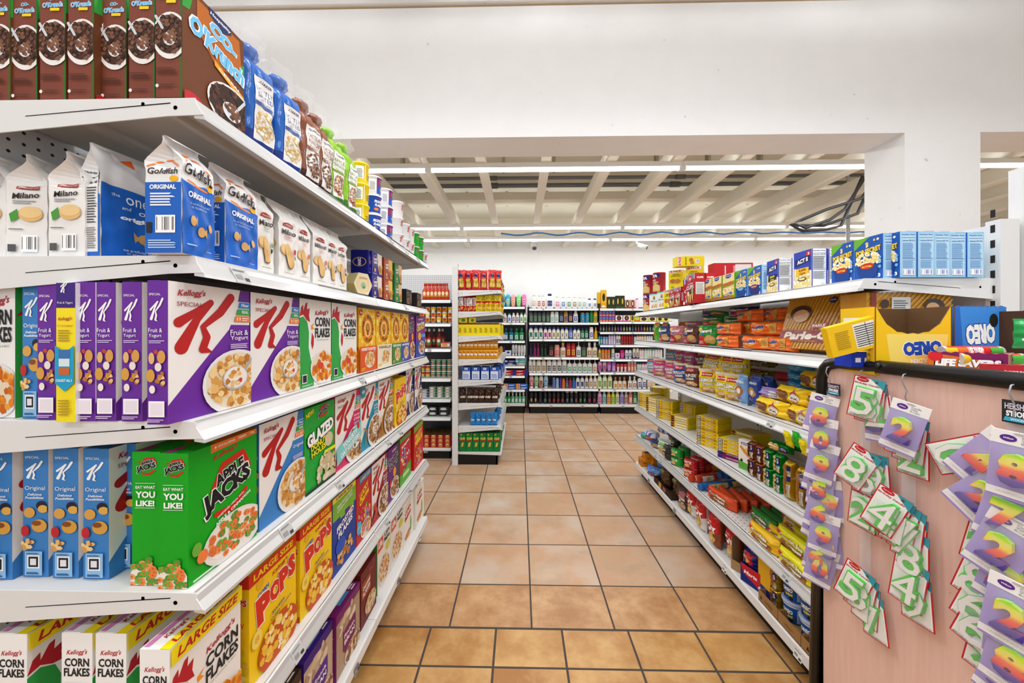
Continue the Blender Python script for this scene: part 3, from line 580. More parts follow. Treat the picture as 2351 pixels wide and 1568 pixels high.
def corn_front(large=False):
    o = [['p', [(0, .78), (.10, .80), (.22, .74), (.27, .62), (.26, .45), (.33, .30), (.42, .20), (.42, .0), (0, 0)], '2fa347'], ['p', [(0, .80), (.04, .90), (.10, .93), (.10, .86), (.17, .95), (.22, .96), (.21, .88), (.29, .90), (.27, .81), (.30, .74), (.20, .76), (.10, .82)], 'b9202c'], ['p', [(.36, .62), (.42, .56), (.41, .47), (.37, .42), (.33, .50)], 'b9202c'], ['p', [(.33, .70), (.44, .735), (.38, .69), (.43, .655), (.34, .655)], 'ef9a28'],
         kellogg(.68, .855, .44, .07, rot=6), ['t', 'CORN', .70, .745, .50, .115, '1f2226', 0, 0, .03], ['t', 'FLAKES', .70, .615, .50, .115, '1f2226', 0, 0, .03], ['t', 'THE ORIGINAL & BEST', .70, .53, .42, .014, '3b8a4a']]
    o += bowl(.70, .20, .40, .20, ['e2861c', 'd2700f', 'f0a238', 'c8620c'], 60, .06, seed=3) + [['e', .62, .22, .09, .04, 'd9402c'], ['r', .05, .05, .19, .15, 'f4f4f4'], ['r', .065, .06, .175, .14, '1c2530'], ['l', .04, .015, .35, .035, 2, 'bfe0c4']]
    if large: o = [['g', 0, 0, 1, .87, o], ['r', 0, .88, 1, 1, 'f6e114'], ['t', 'LARGE SIZE', .5, .94, .84, .07, 'c4252c', 0, .3, .03]]
    return o
corn_side = [kellogg(.5, .86, .66, .045, rot=3), ['t', 'CORN', .5, .79, .8, .06, '1f2226', 0, 0, .03], ['t', 'FLAKES', .5, .72, .84, .06, '1f2226', 0, 0, .03], ['p', [(.15, .40), (.5, .60), (.9, .50), (.7, .38), (.95, .2), (.4, .3)], 'b9202c'], ['p', [(.2, .0), (.3, .32), (.8, .3), (.95, 0)], '2fa347'], ['l', .1, .62, .9, .65, 2, '888888']]
corn_large = carton('cereal_box', .205, .058, .278, {'*': 'f6f5f3', 'R': 'f6f5f3'}, corn_front(True), corn_side, corn_side, [['r', 0, .0, 1, .33, 'f6e114'], ['t', 'LARGE SIZE', .5, .16, .8, .24, 'c4252c', 0, .3, .03], kellogg(.28, .55, .28, .22, rot=0), ['r', .02, .74, .62, .92, 'd783bd'], ['t', 'CORN FLAKES', .75, .55, .4, .24, '1f2226', 0, 0, .03]], cat='cereal box')
corn = carton('cereal_box', .19, .05, .275, {'*': 'f4f3f1', 'R': '2fa347', 'L': '2fa347'}, corn_front(), [['r', .1, .03, .6, .09, 'f4f4f4'], ['t', '150', .35, .065, .3, .03, '222222']], [['p', [(0, .75), (1, .8), (1, .95), (.5, .85)], 'b9202c']], cat='cereal box')
kf = kbox('cereal_box', PUR, 'Fruit &', 'Yogurt', FL, 1)
ko = kbox('cereal_box', '3b82c8', 'Original', '', FL, 2, spine=[['t', 'SPECIAL', .36, .925, .56, .018, 'fff'], ['g', .08, .56, 1.02, .98, [['g', 0, .1, 1, .85, kk('ffffff')]]], ['t', 'Original', .5, .685, .8, .04, 'fff'], ['t', 'Delicious', .5, .64, .56, .018, 'fff', 0, .2, .02], ['t', 'Possibilities', .5, .615, .72, .018, 'fff', 0, .2, .02], ['e', .76, .555, .2, .035, '231b2c'], ['e', .3, .50, .22, .04, 'dba54e'], ['e', .84, .53, .2, .03, 'e2b050'], ['e', .7, .40, .3, .05, 'd9a143'], ['e', .6, .42, .18, .02, '8a4a1c', ], ['e', .15, .36, .16, .042, 'c3232f'], ['s', .26, .255, .22, .035, 12, FL, .12, 3], ['r', .16, .02, .84, .205, '8fbfe8'], ['r', .26, .075, .74, .175, 'ffffff'], ['r', .31, .085, .69, .165, '1c1f26'], ['r', .38, .10, .62, .15, 'e9e9ee'], ['l', .24, .03, .76, .06, 1, '35608c'], ['l', .24, .185, .76, .2, 1, '35608c']])
kp = kbox('cereal_box', 'd42a62', 'Strawberry', '& Vanilla', BRAN, 5, extra=[['p', [(0, .30), (1, .52), (1, .30), (0, .08)], '86cfd0'], ['t', 'YOGURTY', .52, .35, .62, .07, 'fff', 16, 0, .03], ['t', 'OAT CLUSTERS', .52, .255, .8, .07, 'fff', 16, 0, .03], ['e', .86, .47, .05, .05, 'c52a2a']])
kt = kbox('cereal_box', '1795b0', 'Cinnamon', 'Crunch', BRAN, 6, extra=[['e', .08, .93, .14, .09, '1795b0'], ['t', 'NEW', .08, .93, .16, .05, 'fff', 0, 0, .03], ['k', [(.1, .36, .02), (.25, .3, .02), (.2, .1, .02)], 'a5703c']])
kb = kbox('cereal_box', 'a5701f', 'Vanilla', 'Almond', BRAN, 7, extra=[['e', .12, .34, .05, .06, 'e8cf98'], ['e', .08, .2, .05, .06, '8a4a1c']])
kd = kbox('cereal_box', '25245c', 'Blueberry', '', BRAN, 8, tabs=False, extra=[['e', .12, .3, .05, .04, '23305c'], ['e', .2, .24, .05, .04, '2c3a6c'], ['p', [(.8, .85), (1, .85), (1, .95), (.82, .95)], '3aa24a']])
kr = kbox('cereal_box', 'a02a2a', 'Red', 'Berries', BRAN, 9, extra=[['e', .12, .3, .08, .06, 'c8322a'], ['e', .2, .2, .08, .06, 'd4402c'], ['e', .1, .12, .08, .05, 'c8322a']])
def honey(name, low, lt, food=FL):
    o = [['s', .5, .69, .5, .32, 60, ['fbe04a', 'fdf0a0', 'f8c21c'], .07, 2], ['e', .5, .68, .40, .265, 'fbdc2c'], ['e', .5, .68, .36, .24, 'ee8f1c'], ['e', .5, .68, .19, .13, 'ffe9a0'], ['e', .5, .68, .165, .11, 'f2b12a'], ['e', .5, .69, .10, .07, '6b3a16'], ['e', .5, .70, .07, .05, 'd08a28'], ['e', .5, .60, .04, .03, '6b3a16'], ['e', .11, .93, .09, .05, 'c8242c'], ['t', 'Post', .11, .93, .12, .035, 'fff', 0, .2, .02]]
    o += arc('HONEY BUNCHES', .5, .68, .285, .19, 215, -35, .075, .055, '3a2410', .03) + arc('OF OATS', .5, .68, .285, .19, 232, 308, .075, .05, '3a2410', .03)
    o += [['r', 0, 0, 1, .40, low], ['t', lt, .5, .355, .85, .05, 'ffffff' if low != 'efe6c8' else '4a3a20', 0, 0, .03]] + bowl(.56, .18, .30, .13, food, 40, .05) + [['k', [(.7, .25, .015), (.92, .36, .015)], 'c8cacf'], ['l', .05, .03, .3, .08, 2, 'f8c21c']]
    return carton(name, .185, .05, .27, {'*': 'f6b81c', 'L': 'f2a21c', 'R': 'f2a21c'}, o, [['r', 0, 0, 1, .4, low]], None, cat='cereal box')
hb1, hb2, hb3, hb4 = honey('cereal_box', 'e0561c', 'HONEY ROASTED'), honey('cereal_box', 'efe6c8', 'VANILLA'), honey('cereal_box', '3c8a3a', 'MAPLE & PECANS'), honey('cereal_box', '3a4fae', 'with ALMONDS')
raisin = carton('cereal_box', .19, .05, .27, {'*': '6a2078', 'L': '7a2a88'}, [kellogg(.6, .93, .4, .05, 'fff'), ['t', 'Raisin', .5, .80, .8, .11, '1f1a24', 6, 0, .04, 'fff'], ['t', 'Bran', .5, .67, .66, .11, '1f1a24', 6, 0, .04, 'fff'], ['e', .6, .50, .14, .09, 'f3a81c'], ['e', .25, .35, .12, .06, 'c8242c']] + bowl(.62, .2, .42, .2, BRAN, 60, .05, seed=4), None, None, cat='cereal box')
crunch = carton('cereal_box', .19, .05, .27, {'*': '7a2a88', 'L': '6a2078'}, [['r', 0, 0, 1, .40, '2148a8'], kellogg(.5, .92, .5, .05, 'fff'), ['t', 'Raisin Bran', .5, .82, .8, .07, 'fff', 8, 0, .03], ['t', 'CRUNCH', .5, .72, .84, .12, 'f5d51c', 10, .1, .05], ['e', .35, .50, .15, .10, 'f3a81c'], ['r', .5, .48, 1, .56, '4fa2e0']] + bowl(.6, .22, .36, .17, BRAN, 50, .05, seed=5), [['e', .5, .4, .3, .05, 'a87246']], None, cat='cereal box')
def jacks_logo(): return [['k', [(.30, .62, .03), (.45, .80, .035), (.75, .84, .035), (.86, .70, .03)], 'd0241c'], ['k', [(.35, .42, .03), (.6, .40, .04), (.8, .5, .03)], 'd0241c'], ['t', 'APPLE', .55, .72, .44, .10, '16171c', 14, 0, .05, 'fff'], ['t', 'JACKS', .52, .58, .72, .19, '16171c', 16, .05, .06, 'fff']]
jacks = carton('cereal_box', .19, .058, .268, {'*': '12a61c'}, [['p', [(.28, 1), (1, 1), (1, .955), (.28, .93)], 'ee7d2b'], ['t', '8 VITAMINS   FIBER   15g', .64, .97, .62, .025, 'fff', 2, 0, .02], kellogg(.5, .90, .36, .05, 'c8242c', 10)] + jacks_logo() + [['t', 'SWEETENED CEREAL WITH', .56, .435, .42, .016, 'fff', 18, 0, .02], ['t', 'APPLE & CINNAMON', .60, .40, .56, .026, 'fff', 18, 0, .03], ['e', .62, .17, .46, .20, 'e9e6e2'], ['e', .62, .185, .41, .17, 'f3ede4'], ['o', .62, .19, .37, .15, 70, ['ef8240', 'e8763a', '6fae3c', '4f9a34', 'f29a58'], .045, 3, 'd8642a'], ['e', .08, .25, .06, .05, '6fae3c'], ['e', .15, .17, .07, .05, 'ef8240'], ['l', .03, .02, .4, .05, 1, 'd5f0d0']],
    [['l', .2, .92, .8, .94, 1, 'c8242c'], ['g', .0, .72, 1, 1.0, jacks_logo()], ['t', 'EAT WHAT', .5, .735, .7, .022, 'fff', 0, 0, .02], ['t', 'YOU', .5, .68, .7, .05, 'fff', 0, 0, .04], ['t', 'LIKE!', .5, .615, .66, .045, 'fff', 0, 0, .04], ['r', .15, .765, .85, .768, 'fff'], ['r', .15, .58, .85, .583, 'fff'], ['e', .5, .0, .6, .17, 'f3ede4'], ['o', .5, .07, .5, .15, 34, ['ef8240', '6fae3c', '4f9a34', 'f29a58'], .13, 4, 'd8642a']], None, [['r', .35, 0, 1, .3, 'ee7d2b'], ['r', .0, .6, .2, .9, 'b03a8a'], kellogg(.4, .55, .25, .2)], cat='cereal box')
jacks['mesh'].name = 'cereal_box'
glazed = carton('cereal_box', .19, .058, .268, {'*': '1fa838'}, [['s', .5, .5, .7, .7, 40, ['18962e', '2ab848'], .03, 9], ['t', 'NEW!', .16, .93, .24, .06, 'f2ea1c', 14, 0, .05, '16171c'], ['g', .3, .78, .85, 1.02, [['g', 0, -.2, 1, 1, jacks_logo()]]], ['t', 'GLAZED', .5, .66, .88, .16, 'fff', 12, 0, .06, '16171c'], ['t', 'DONUT', .42, .53, .5, .075, 'f2ea1c', 8, 0, .04, '16171c'], ['t', 'HOLES', .42, .45, .48, .07, 'f2ea1c', 8, 0, .04, '16171c'], ['e', .76, .52, .14, .09, 'd8c8a4'], ['r', .6, .36, 1, .40, 'f2ea1c']] + [['s', .72, .18, .36, .19, 70, ['e6dcc0', 'd6c8a0', 'c9b88c'], .06, 8], ['r', 0, 0, 1, .03, '16171c']], None, None, cat='cereal box')
def pops_front(large): return ([['r', 0, .88, 1, 1, 'd8301c'], ['t', 'LARGE SIZE', .5, .94, .84, .06, 'f6e114', 0, 0, .03]] if large else []) + [kellogg(.62, .83, .34, .05, 'c8242c', 8), ['e', .2, .84, .07, .05, 'f0b81c'], ['t', 'CORN', .26, .755, .22, .04, '2a3a8c', 8, 0, .03, 'fff'], ['t', 'P', .27, .60, .30, .26, 'd8301c', 6, 0, .07, 'fff'], ['t', 'O', .50, .65, .24, .19, 'd8301c', 6, 0, .07, 'fff'], ['t', 'P', .69, .68, .22, .22, 'd8301c', 6, 0, .07, 'fff'], ['t', 'S', .87, .73, .17, .22, 'd8301c', 6, 0, .07, 'fff'], ['t', 'Sweet', .56, .47, .28, .03, '2a3a8c', 8, .2, .02], ['t', 'Crispy Crunch', .62, .425, .46, .03, '2a3a8c', 8, .2, .02], ['e', .12, .38, .10, .075, 'f8dc6a'], ['t', '8', .12, .38, .08, .06, 'e0a81c'], ['e', .58, .16, .44, .23, 'c9541c'], ['s', .58, .19, .4, .19, 60, ['f6cf4e', 'f0bc34', 'fae08a', 'fff3d0'], .055, 6]]
def pops(name, d=.06, w=.19, h=.28, large=True): return carton(name, w, d, h, {'*': 'fbd010', 'T': 'fbd010'}, pops_front(large), ([['r', 0, .88, 1, 1, 'd8301c']] if large else []) + [['t', 'POPS', .5, .76, .8, .06, 'd8301c', 0, 0, .05, 'fff'], ['t', 'NEW', .5, .56, .6, .05, 'd8301c'], ['s', .5, .2, .5, .16, 24, ['f6cf4e', 'f0bc34', 'fae08a'], .12, 6], ['r', 0, 0, 1, .06, 'c9541c']], None, [['t', 'POPS', .6, .5, .4, .5, 'd8301c', 0, 0, .05]], cat='cereal box')
popsL = pops('cereal_box')
frosted = carton('cereal_box', .19, .05, .28, {'*': '1f3f9c'}, [['r', 0, .93, 1, 1, 'f6e114'], ['t', 'LARGE SIZE', .5, .965, .7, .04, '1f3f9c', 0, 0, .03], ['p', [(0, .93), (1, .93), (1, .72), (.9, .72), (.9, .68), (.7, .68), (.7, .72), (.5, .72), (.5, .66), (.3, .66), (.3, .7), (0, .7)], '7cb83a'], ['t', 'FREE EXCLUSIVE', .5, .87, .66, .03, 'fff', 8, 0, .02], ['t', 'CHARACTER ITEM', .5, .82, .66, .03, 'fff', 8, 0, .02], kellogg(.66, .68, .3, .035, 'c8242c', 8), ['t', 'FROSTED', .52, .60, .74, .08, 'fff', 12, .2, .04], ['t', 'FLAKES', .52, .50, .62, .08, 'fff', 12, .2, .04], ['s', .5, .2, .36, .12, 30, FL, .06, 7], ['e', .3, .32, .2, .1, '2a55c0']], None, None, cat='cereal box')
lucky = carton('cereal_box', .18, .05, .275, {'*': 'c2242c', 'T': '7a1418'}, [['p', [(.2, 1), (1, 1), (1, .9), (.2, .88)], '2f86d0'], ['t', 'LARGE SIZE', .6, .94, .66, .05, 'f6e114', 3, 0, .03], ['t', 'LUCKY', .5, .74, .6, .10, 'f6d21c', 16, 0, .05], ['t', 'Charms', .5, .64, .64, .10, 'f6d21c', 16, 0, .05], ['s', .5, .36, .46, .14, 40, ['e85a9a', '4fa2e0', 'f6d21c', '6fae3c', 'b06ad0', 'f08a3c'], .05, 5], ['e', .16, .24, .15, .1, '4fb8e0'], ['t', 'LIMITED', .16, .25, .2, .03, 'f6e114']] + bowl(.6, .14, .36, .14, FL + ['e85a9a', '4fa2e0'], 40, .05), None, None, cat='cereal box')
fruity = carton('cereal_box', .18, .05, .27, {'*': 'd3201c', 'L': 'c01a18'}, [['p', [(0, 1), (1, 1), (1, .9), (0, .86)], '7cb83a'], ['t', 'FRUITY', .5, .76, .76, .13, 'f6d21c', 10, 0, .06, '6a2078'], ['t', 'PEBBLES', .5, .62, .8, .13, 'f6d21c', 10, 0, .06, 'd0561c'], ['s', .5, .25, .4, .2, 70, ['f6d21c', '6fae3c', 'f08a3c', '4fa2e0', 'e8e2d8', 'd06ab0'], .04, 5]], [['t', 'PEBBLES', .5, .62, .7, .03, 'f6e114', 90, 0, .05]], None, [['r', .2, .1, .9, .4, '7cb83a']], cat='cereal box')
loops = carton('cereal_box', .18, .05, .27, {'*': 'c8202c', 'T': 'b01a24'}, [['r', 0, .9, 1, .98, '5aa83a'], ['t', 'Krispies', .5, .8, .7, .08, 'fff', 8, 0, .04], ['s', .5, .55, .42, .2, 40, ['6a3a9c', '4fa2e0', 'f6d21c', 'fff', 'e85a9a'], .05, 8], ['p', [(0, 0), (1, 0), (1, .34), (.8, .30), (.7, .36), (.5, .26), (.3, .3), (.15, .2), (0, .24)], '5cb030'], ['r', .25, .12, .8, .2, 'c8e8b0']], [['r', 0, 0, 1, 1, '3a9a30']], None, cat='cereal box')
def life(gr): return carton('cereal_box', .18, .05, .285, {'*': 'f4f2ec', 'L': '3a9a3a' if gr else 'f4f2ec'}, [['r', .04, .68, .42, .95, 'e2552a'], ['t', 'Life', .23, .80, .28, .12, 'fff', 0, 0, .05], ['t', 'Corn', .72, .86, .4, .09, '26301c', 0, 0, .03], ['t', 'Flakes', .72, .76, .46, .08, '26301c', 0, 0, .03], ['e', .8, .6, .18, .08, 'd9d84a']] + bowl(.5, .28, .44, .26, FL + ['c8413a'], 70, .05, seed=9), None, None, [['e', .5, .5, .2, .3, '8a6a2c']], cat='cereal box')
life1, life2 = life(True), life(False)
def flake(d=.05): return carton('cereal_box', .17, d, .25, {'*': 'f4f1ea'}, [['k', [(.1, .86, .006), (.5, .9, .01), (.95, .95, .006)], '7cb83a'], ['t', 'CORN', .42, .76, .56, .11, 'c2242c', 10, 0, .05], ['t', 'flakes', .42, .63, .6, .11, 'c2242c', 10, 0, .05], ['k', [(.7, .18, .05), (.72, .36, .07), (.7, .5, .02)], '7cb83a'], ['s', .4, .18, .26, .09, 24, ['e2a03c', 'c8413a', 'd98a2c'], .05, 3]], None, None, [['e', .3, .5, .1, .3, 'b03030'], ['e', .75, .5, .1, .3, 'b03030']], cat='cereal box')
flk = flake()
def orgbox(base, tint, t1, t2, tx): return carton('cereal_box', .185, .055, .235, {'*': base, 'F': tint, 'T': base}, [['r', 0, .86, 1, 1, base], ['e', .15, .7, .1, .08, 'e8dccb'], ['s', .5, .75, .5, .15, 14, ['d8c0a0', 'b09070', 'e9d9c0'], .09, 4], ['p', [(.25, .30), (.5, .1), (.8, .34), (.8, .62), (.25, .60)], tx], ['t', t1, .52, .50, .44, .06, 'fff', 0, .2, .02], ['t', t2, .52, .40, .44, .07, 'fff', 0, 0, .03]] + bowl(.66, .12, .36, .16, BRAN, 40, .05, 'd9d2c8'), [['l', .2, .4, .8, .7, 8, 'd8c8e0'], ['r', .3, .8, .7, .9, '2f86d0']], None, [['r', .3, .3, .7, .6, '4aa0e0'], ['l', .75, .2, .95, .8, 3, 'fff']], cat='cereal box')
org1 = orgbox('3f1f86', 'c8b49a', 'Granola', 'BRAN', '5a2a90'); org2 = orgbox('7c1f6e', 'b59a80', 'Raisin', 'BRAN', '7a2060'); org3 = orgbox('3a2a20', 'a88c60', 'Honey', 'OATS', '4a3222')
oat = carton('cereal_box', .18, .05, .235, {'*': '6e1f1c'}, [['e', .7, .88, .2, .1, '8a1c24'], ['s', .7, .88, .18, .09, 10, ['7a1018', '3a2a5c', 'b03040'], .05, 3], ['r', .05, .5, .6, .8, 'a24a22'], ['t', 'Oatmeal', .34, .70, .44, .07, 'fff', 8, 0, .03], ['t', 'FLAKES', .34, .59, .44, .08, 'fff', 8, 0, .03]] + bowl(.6, .24, .38, .2, ['e6d2a8', 'cfa870', 'b08850'], 50, .05, '8a4a2a'), None, None, cat='cereal box')
co = carton('cereal_box', .165, .053, .232, {'*': '7d4030', 'F': '6b3a1c'}, [['p', [(0, 1), (0, .78), (.10, .80), (.16, .98), (.12, 1)], '2f9a34'], ['p', [(1, .75), (.8, .70), (.86, .6), (1, .58)], '2f9a34'], ['p', [(.2, .96), (.9, .96), (.96, .6), (.5, .5), (.2, .7)], 'b5631c'], ['p', [(.38, 1), (.75, 1), (.75, .93), (.6, .87), (.38, .93)], '23305c'], ['t', 'Hospitality', .57, .955, .34, .04, 'fff', 0, .3, .02], ['t', 'CO-', .62, .82, .46, .12, '6fc0ee', -8, 0, .06, 'fff'], ["t", "O'Krunch", .54, .66, .9, .17, '6fc0ee', -10, 0, .05, 'fff'], ['p', [(.46, .55), (.98, .42), (.98, .36), (.46, .50)], 'f0a62c'], ['t', 'CEREAL', .72, .47, .4, .025, 'fff', -14, 0, .02], ['e', .78, .20, .44, .22, 'f0ece8'], ['e', .78, .205, .41, .195, '3c2418'], ['s', .78, .2, .4, .19, 90, CHOC, .04, 5], ['k', [(.98, .36, .02), (.86, .25, .02)], 'cfd3d8'], ['e', .74, .17, .16, .085, 'dfe3e8'], ['s', .74, .175, .14, .07, 24, ['6b4430', '84583e', '553222'], .035, 5], ['e', .12, .03, .14, .06, 'b8202c']],
    [['r', .93, 0, 1, 1, '2f6a24'], ['t', 'CO-', .5, .905, .3, .03, '6fc0ee', 6, 0, .05, 'fff'], ['t', "O'Krunch", .5, .85, .76, .045, '6fc0ee', 4, 0, .05, 'fff'], ['r', .42, .795, .78, .82, 'f2d21c'], ['e', .56, .52, .66, .20, 'f0ece8'], ['e', .56, .53, .60, .165, '45291e'], ['s', .56, .53, .58, .16, 110, CHOC + ['7a5240'], .08, 5], ['k', [(.05, .68, .05), (.3, .58, .05)], 'cfd3d8'], ['e', .58, .49, .24, .06, 'dfe3e8'], ['s', .58, .50, .2, .05, 20, ['6b4430', '84583e'], .08, 5], ['l', .08, .19, .85, .25, 4, '55291c'], ['e', .12, .09, .06, .015, 'f0ece8'], ['l', .25, .08, .8, .11, 2, '55291c']], None, cat='cereal box')
# ================================================================ LEFT UNIT
def LP(p, u0, u1, lv, label, dx=.025, group=None, hpx=None, rz=0, zadd=0, fit=True, d2=0):
    x = LX - dx; ya, yb = onX(x, u0)[0], onX(x, u1)[0]; s = min(1.22, (yb - ya) / p['w']) if fit else 1
    return put(p, (x - p['d'] / 2 - d2, (ya + yb) / 2, ZL[lv] + .001 + zadd), PI / 2 + rz, label, group, (s * .985, 1, 1))
def LB(p, uR, Y, lv, label, group=None, rz=0, z=0, sc=(1, 1, 1)):
    x = onY(Y, uR)[0]; return put(p, (x - p['d'] * sc[1] / 2, Y + p['w'] * sc[0] / 2, ZL[lv] + .001 + z), PI / 2 + rz, label, group, sc)
GC = 'cereal boxes on the left unit'
LP(co, 417, 561, 0, 'chocolate brown cereal box with bowl picture at front of top shelf', .022, GC)
for i, (u, yo) in enumerate(((356, .0), (291, .015), (281, .005), (216, 0), (151, .0), (86, .012), (24, .008), (-40, 0))):
    if i == 2: continue
    LB(co, u, .735 + yo, 0, 'brown cereal box showing bowl side, %s back from the front one on top shelf' % ORD[i - (i > 2)], GC)
# rice cake bags with twisted tops
def ricebag(name, col, dark, t1, t2, food, gcol):
    h = .245; w = .125
    F = [['r', 0, 0, 1, .20, dark], ['r', .30, .13, .86, .80, 'eeeae6'], ['t', 'QUAKER', .58, .755, .4, .035, '23305c', 0, 0, .02], ['t', t1, .58, .675, .48, .05, gcol], ['t', t2, .58, .605, .46, .05, gcol], ['t', '- RICE CAKES -', .58, .55, .4, .02, gcol], ['r', .30, .49, .86, .53, gcol], ['s', .58, .31, .24, .15, 90, food, .035, 5], ['l', .35, .06, .8, .10, 1, 'f4f4f4']]
    p = pillow(name, w, .085, h, col, F, cat='bag', kind='film', ex=4, ez=7, seed=len(t1), wob=.012, fin=.01)
    t = MB(); t.lathe([(.05, h - .022), (.03, h - .008), (.016, h), (.022, h + .008), (.036, h + .022), (.028, h + .036), (.008, h + .042)], mat(col, 'film'), 26, .55, wob=.55, seed=3)
    k = MB(); k.lathe([(.015, h), (.03, h + .014), (.044, h + .035), (.036, h + .058), (.046, h + .070)], PLAST, 26, .7, wob=.6, seed=len(t1)); p['kids'] = [('twist_top', t.mesh('twist_top')), ('plastic_top', k.mesh('plastic_top'))]
    return p
rb = ricebag('rice_cake_bag', '2060b4', '1c3a8c', 'LIGHTLY', 'SALTED', ['e9cf98', 'd8b878', 'f4e2b8', 'c9a05a'], '4a64a0'); rc = ricebag('rice_cake_bag', '8a5038', '3e2018', 'CHOCOLATE', 'FLAVOR', ['6b4430', '84583e', '553222', 'a87246'], '9a6a50'); rg = ricebag('rice_cake_bag', '8cc02c', '3e7a24', 'APPLE', 'CINNAMON', ['b87546', 'a05a30', '8a2c20', 'd8a878'], '7a9a3c')
for p, u0, u1, l, rz in ((rb, 566, 640, 'blue rice cake bag with twisted top, next to chocolate cereal box', .25), (rb, 632, 706, 'second blue rice cake bag, beside the brown bag', .3), (rc, 690, 745, 'brown chocolate rice cake bag with twisted top', .3), (rc, 735, 764, 'brown rice cake bag standing just past the first brown one', .2), (rg, 752, 800, 'green apple rice cake bag lying against the brown bags', .3), (rg, 788, 828, 'green apple rice cake bag next to yellow cereal cups', .2)):
    o = LP(p, u0, u1, 0, l, .03, 'rice cake bags on the top shelf', rz=.12 - rz, fit=False); 
# cereal cups
def cup(col, ops): 
    h = .088; r = .037; pr = [(r * .86, 0), (r * .88, .003), (r * .98, h - .01), (r * 1.07, h - .007), (r * 1.07, h - .002), (r * 1.02, h)]
    return can('cereal_cup', r, h, col, F=ops, cat='cup', prof=pr, n=28, span=3.4, cap=('d8d4cc', [(r * 1.0, h - .001), (r * 1.0, h + .001)]), kn='foil_lid', nx=14)
nf = [['r', .02, .2, .3, .8, 'ffffff'], ['l', .05, .25, .26, .7, 7, '777777']]
cy1 = cup('f6d816', nf + [['r', .34, .1, .36, .9, 'ffffff'], ['l', .45, .2, .7, .5, 3, 'a08a10']]); cf = cup('1f55c8', [kellogg(.5, .84, .25, .08, 'c8242c', 0), ['t', 'FROSTED', .45, .66, .36, .15, 'fff', 0, .2, .05], ['t', 'FLAKES', .45, .47, .32, .14, 'fff', 0, .2, .05], ['e', .35, .25, .1, .08, 'f08a2c'], ['r', 0, 0, 1, .06, 'f0f0f0'], ['r', 0, .93, 1, 1, 'f0f0f0']])
cr = cup('ececec', nf + [['r', .32, .45, 1, .92, '8a2a6c'], ['r', .32, .08, 1, .45, '1f55c8'], ['t', 'Raisin', .62, .72, .3, .16, '1f1a24', 0, 0, .05, 'fff'], ['t', 'Bran', .62, .55, .24, .16, '1f1a24', 0, 0, .05, 'fff'], ['t', 'Crunch', .62, .32, .28, .13, 'f5d51c', 0, .2, .05]]); ck = cup('f0eeec', [['p', [(.6, .05), (.95, .05), (.9, .8)], '4fa0dc'], ['g', .36, -.1, .66, 1.0, kk('b81d1c')]]); cg = cup('25b02c', [['g', .3, .2, .7, 1, jacks_logo()], ['r', 0, .93, 1, 1, 'f0f0f0']])
stk = [(827, (cy1, cy1, cy1), 'yellow'), (856, (cf, cf, cr), ''), (884, (cr, cr, cr), ''), (911, (ck, ck, ck), ''), (927, (ck, ck), ''), (938, (ck, ck), ''), (949, (cg, cg), ''), (960, (cg, cg), ''), (969, (ck,), '')]
cn = {id(cy1): 'yellow', id(cf): 'blue', id(cr): 'purple and blue', id(ck): 'white', id(cg): 'green'}; lvn = ['at the bottom', 'second from bottom', 'on top']
for i, (u, st_, _) in enumerate(stk):
    y = onX(LX - .062, u)[0]
    for k, p in enumerate(st_): put(p, (LX - .062, y, ZL[0] + .001 + k * .0905), PI / 2 - .35 + .15 * k, '%s cereal cup %s of %s cup stack past the rice cakes' % (cn[id(p)], 'alone' if len(st_) == 1 else lvn[k] if len(st_) == 3 or k == 0 else 'on top', ORD[i]), 'cereal cups on the top shelf')
# ---- second level: paper bags of cookies and crackers
mil_side = [['r', .22, .66, .78, .70, 'a82c24'], ['t', 'PEPPERIDGE FARM', .5, .68, .5, .014, 'fff'], ['t', 'Milano', .5, .60, .66, .055, '2a1c14', 4, .2, .02], ['l', .18, .52, .75, .56, 2, '9a9a9a'], ['e', .62, .42, .3, .07, 'e2b874'], ['e', .62, .44, .28, .055, 'ecca8c'], ['p', [(.1, .42), (.3, .47), (.32, .38), (.15, .34)], '4a9a34'], ['b', .4, .06, .8, .22], ['l', .1, .27, .5, .29, 1, '777777'], ['r', .08, .06, .28, .13, '555555']]
def milano(flav, fc, cat='cookie bag'):
    return gusset('cookie_bag', .105, .075, .215, {'*': 'f1efec', 'L': 'f1efec'}, [['p', [(.22, .67), (.78, .67), (.74, .71), (.5, .73), (.26, .71)], 'a82c24'], ['t', 'PEPPERIDGE FARM', .5, .69, .46, .016, 'fff'], ['t', flav[0], .5, .60, .74, .07, '2a1c14', 3, .2, .02], ['t', flav[1], .5, .535, .44, .022, fc], ['t', 'CHOCOLATE', .5, .505, .44, .018, fc], ['e', .3, .36, .26, .07, 'dcae6a'], ['e', .3, .375, .24, .055, 'eac888'], ['k', [(.42, .36, .16), (.58, .2, .17)], '5a3a20'], ['k', [(.42, .37, .155), (.58, .21, .165)], 'e2b874'], ['e', .82, .36, .07, .04, fc], ['e', .8, .28, .05, .03, '3a2418'], ['l', .2, .06, .8, .075, 1, 'a89058']], mil_side, mil_side, cat=cat, hb=.76, seed=len(flav[1]))
m1 = milano(('Milano', 'MINT'), '3a8a3c'); m2 = milano(('Milano', 'RASPBERRY'), 'c02a3c'); m3 = milano(('Milano', 'ORANGE'), 'e0702a'); m4 = milano(('Milano', 'DARK'), '2a1c14'); m5 = milano(('Bordeaux', 'CARAMELIZED'), 'b87546')
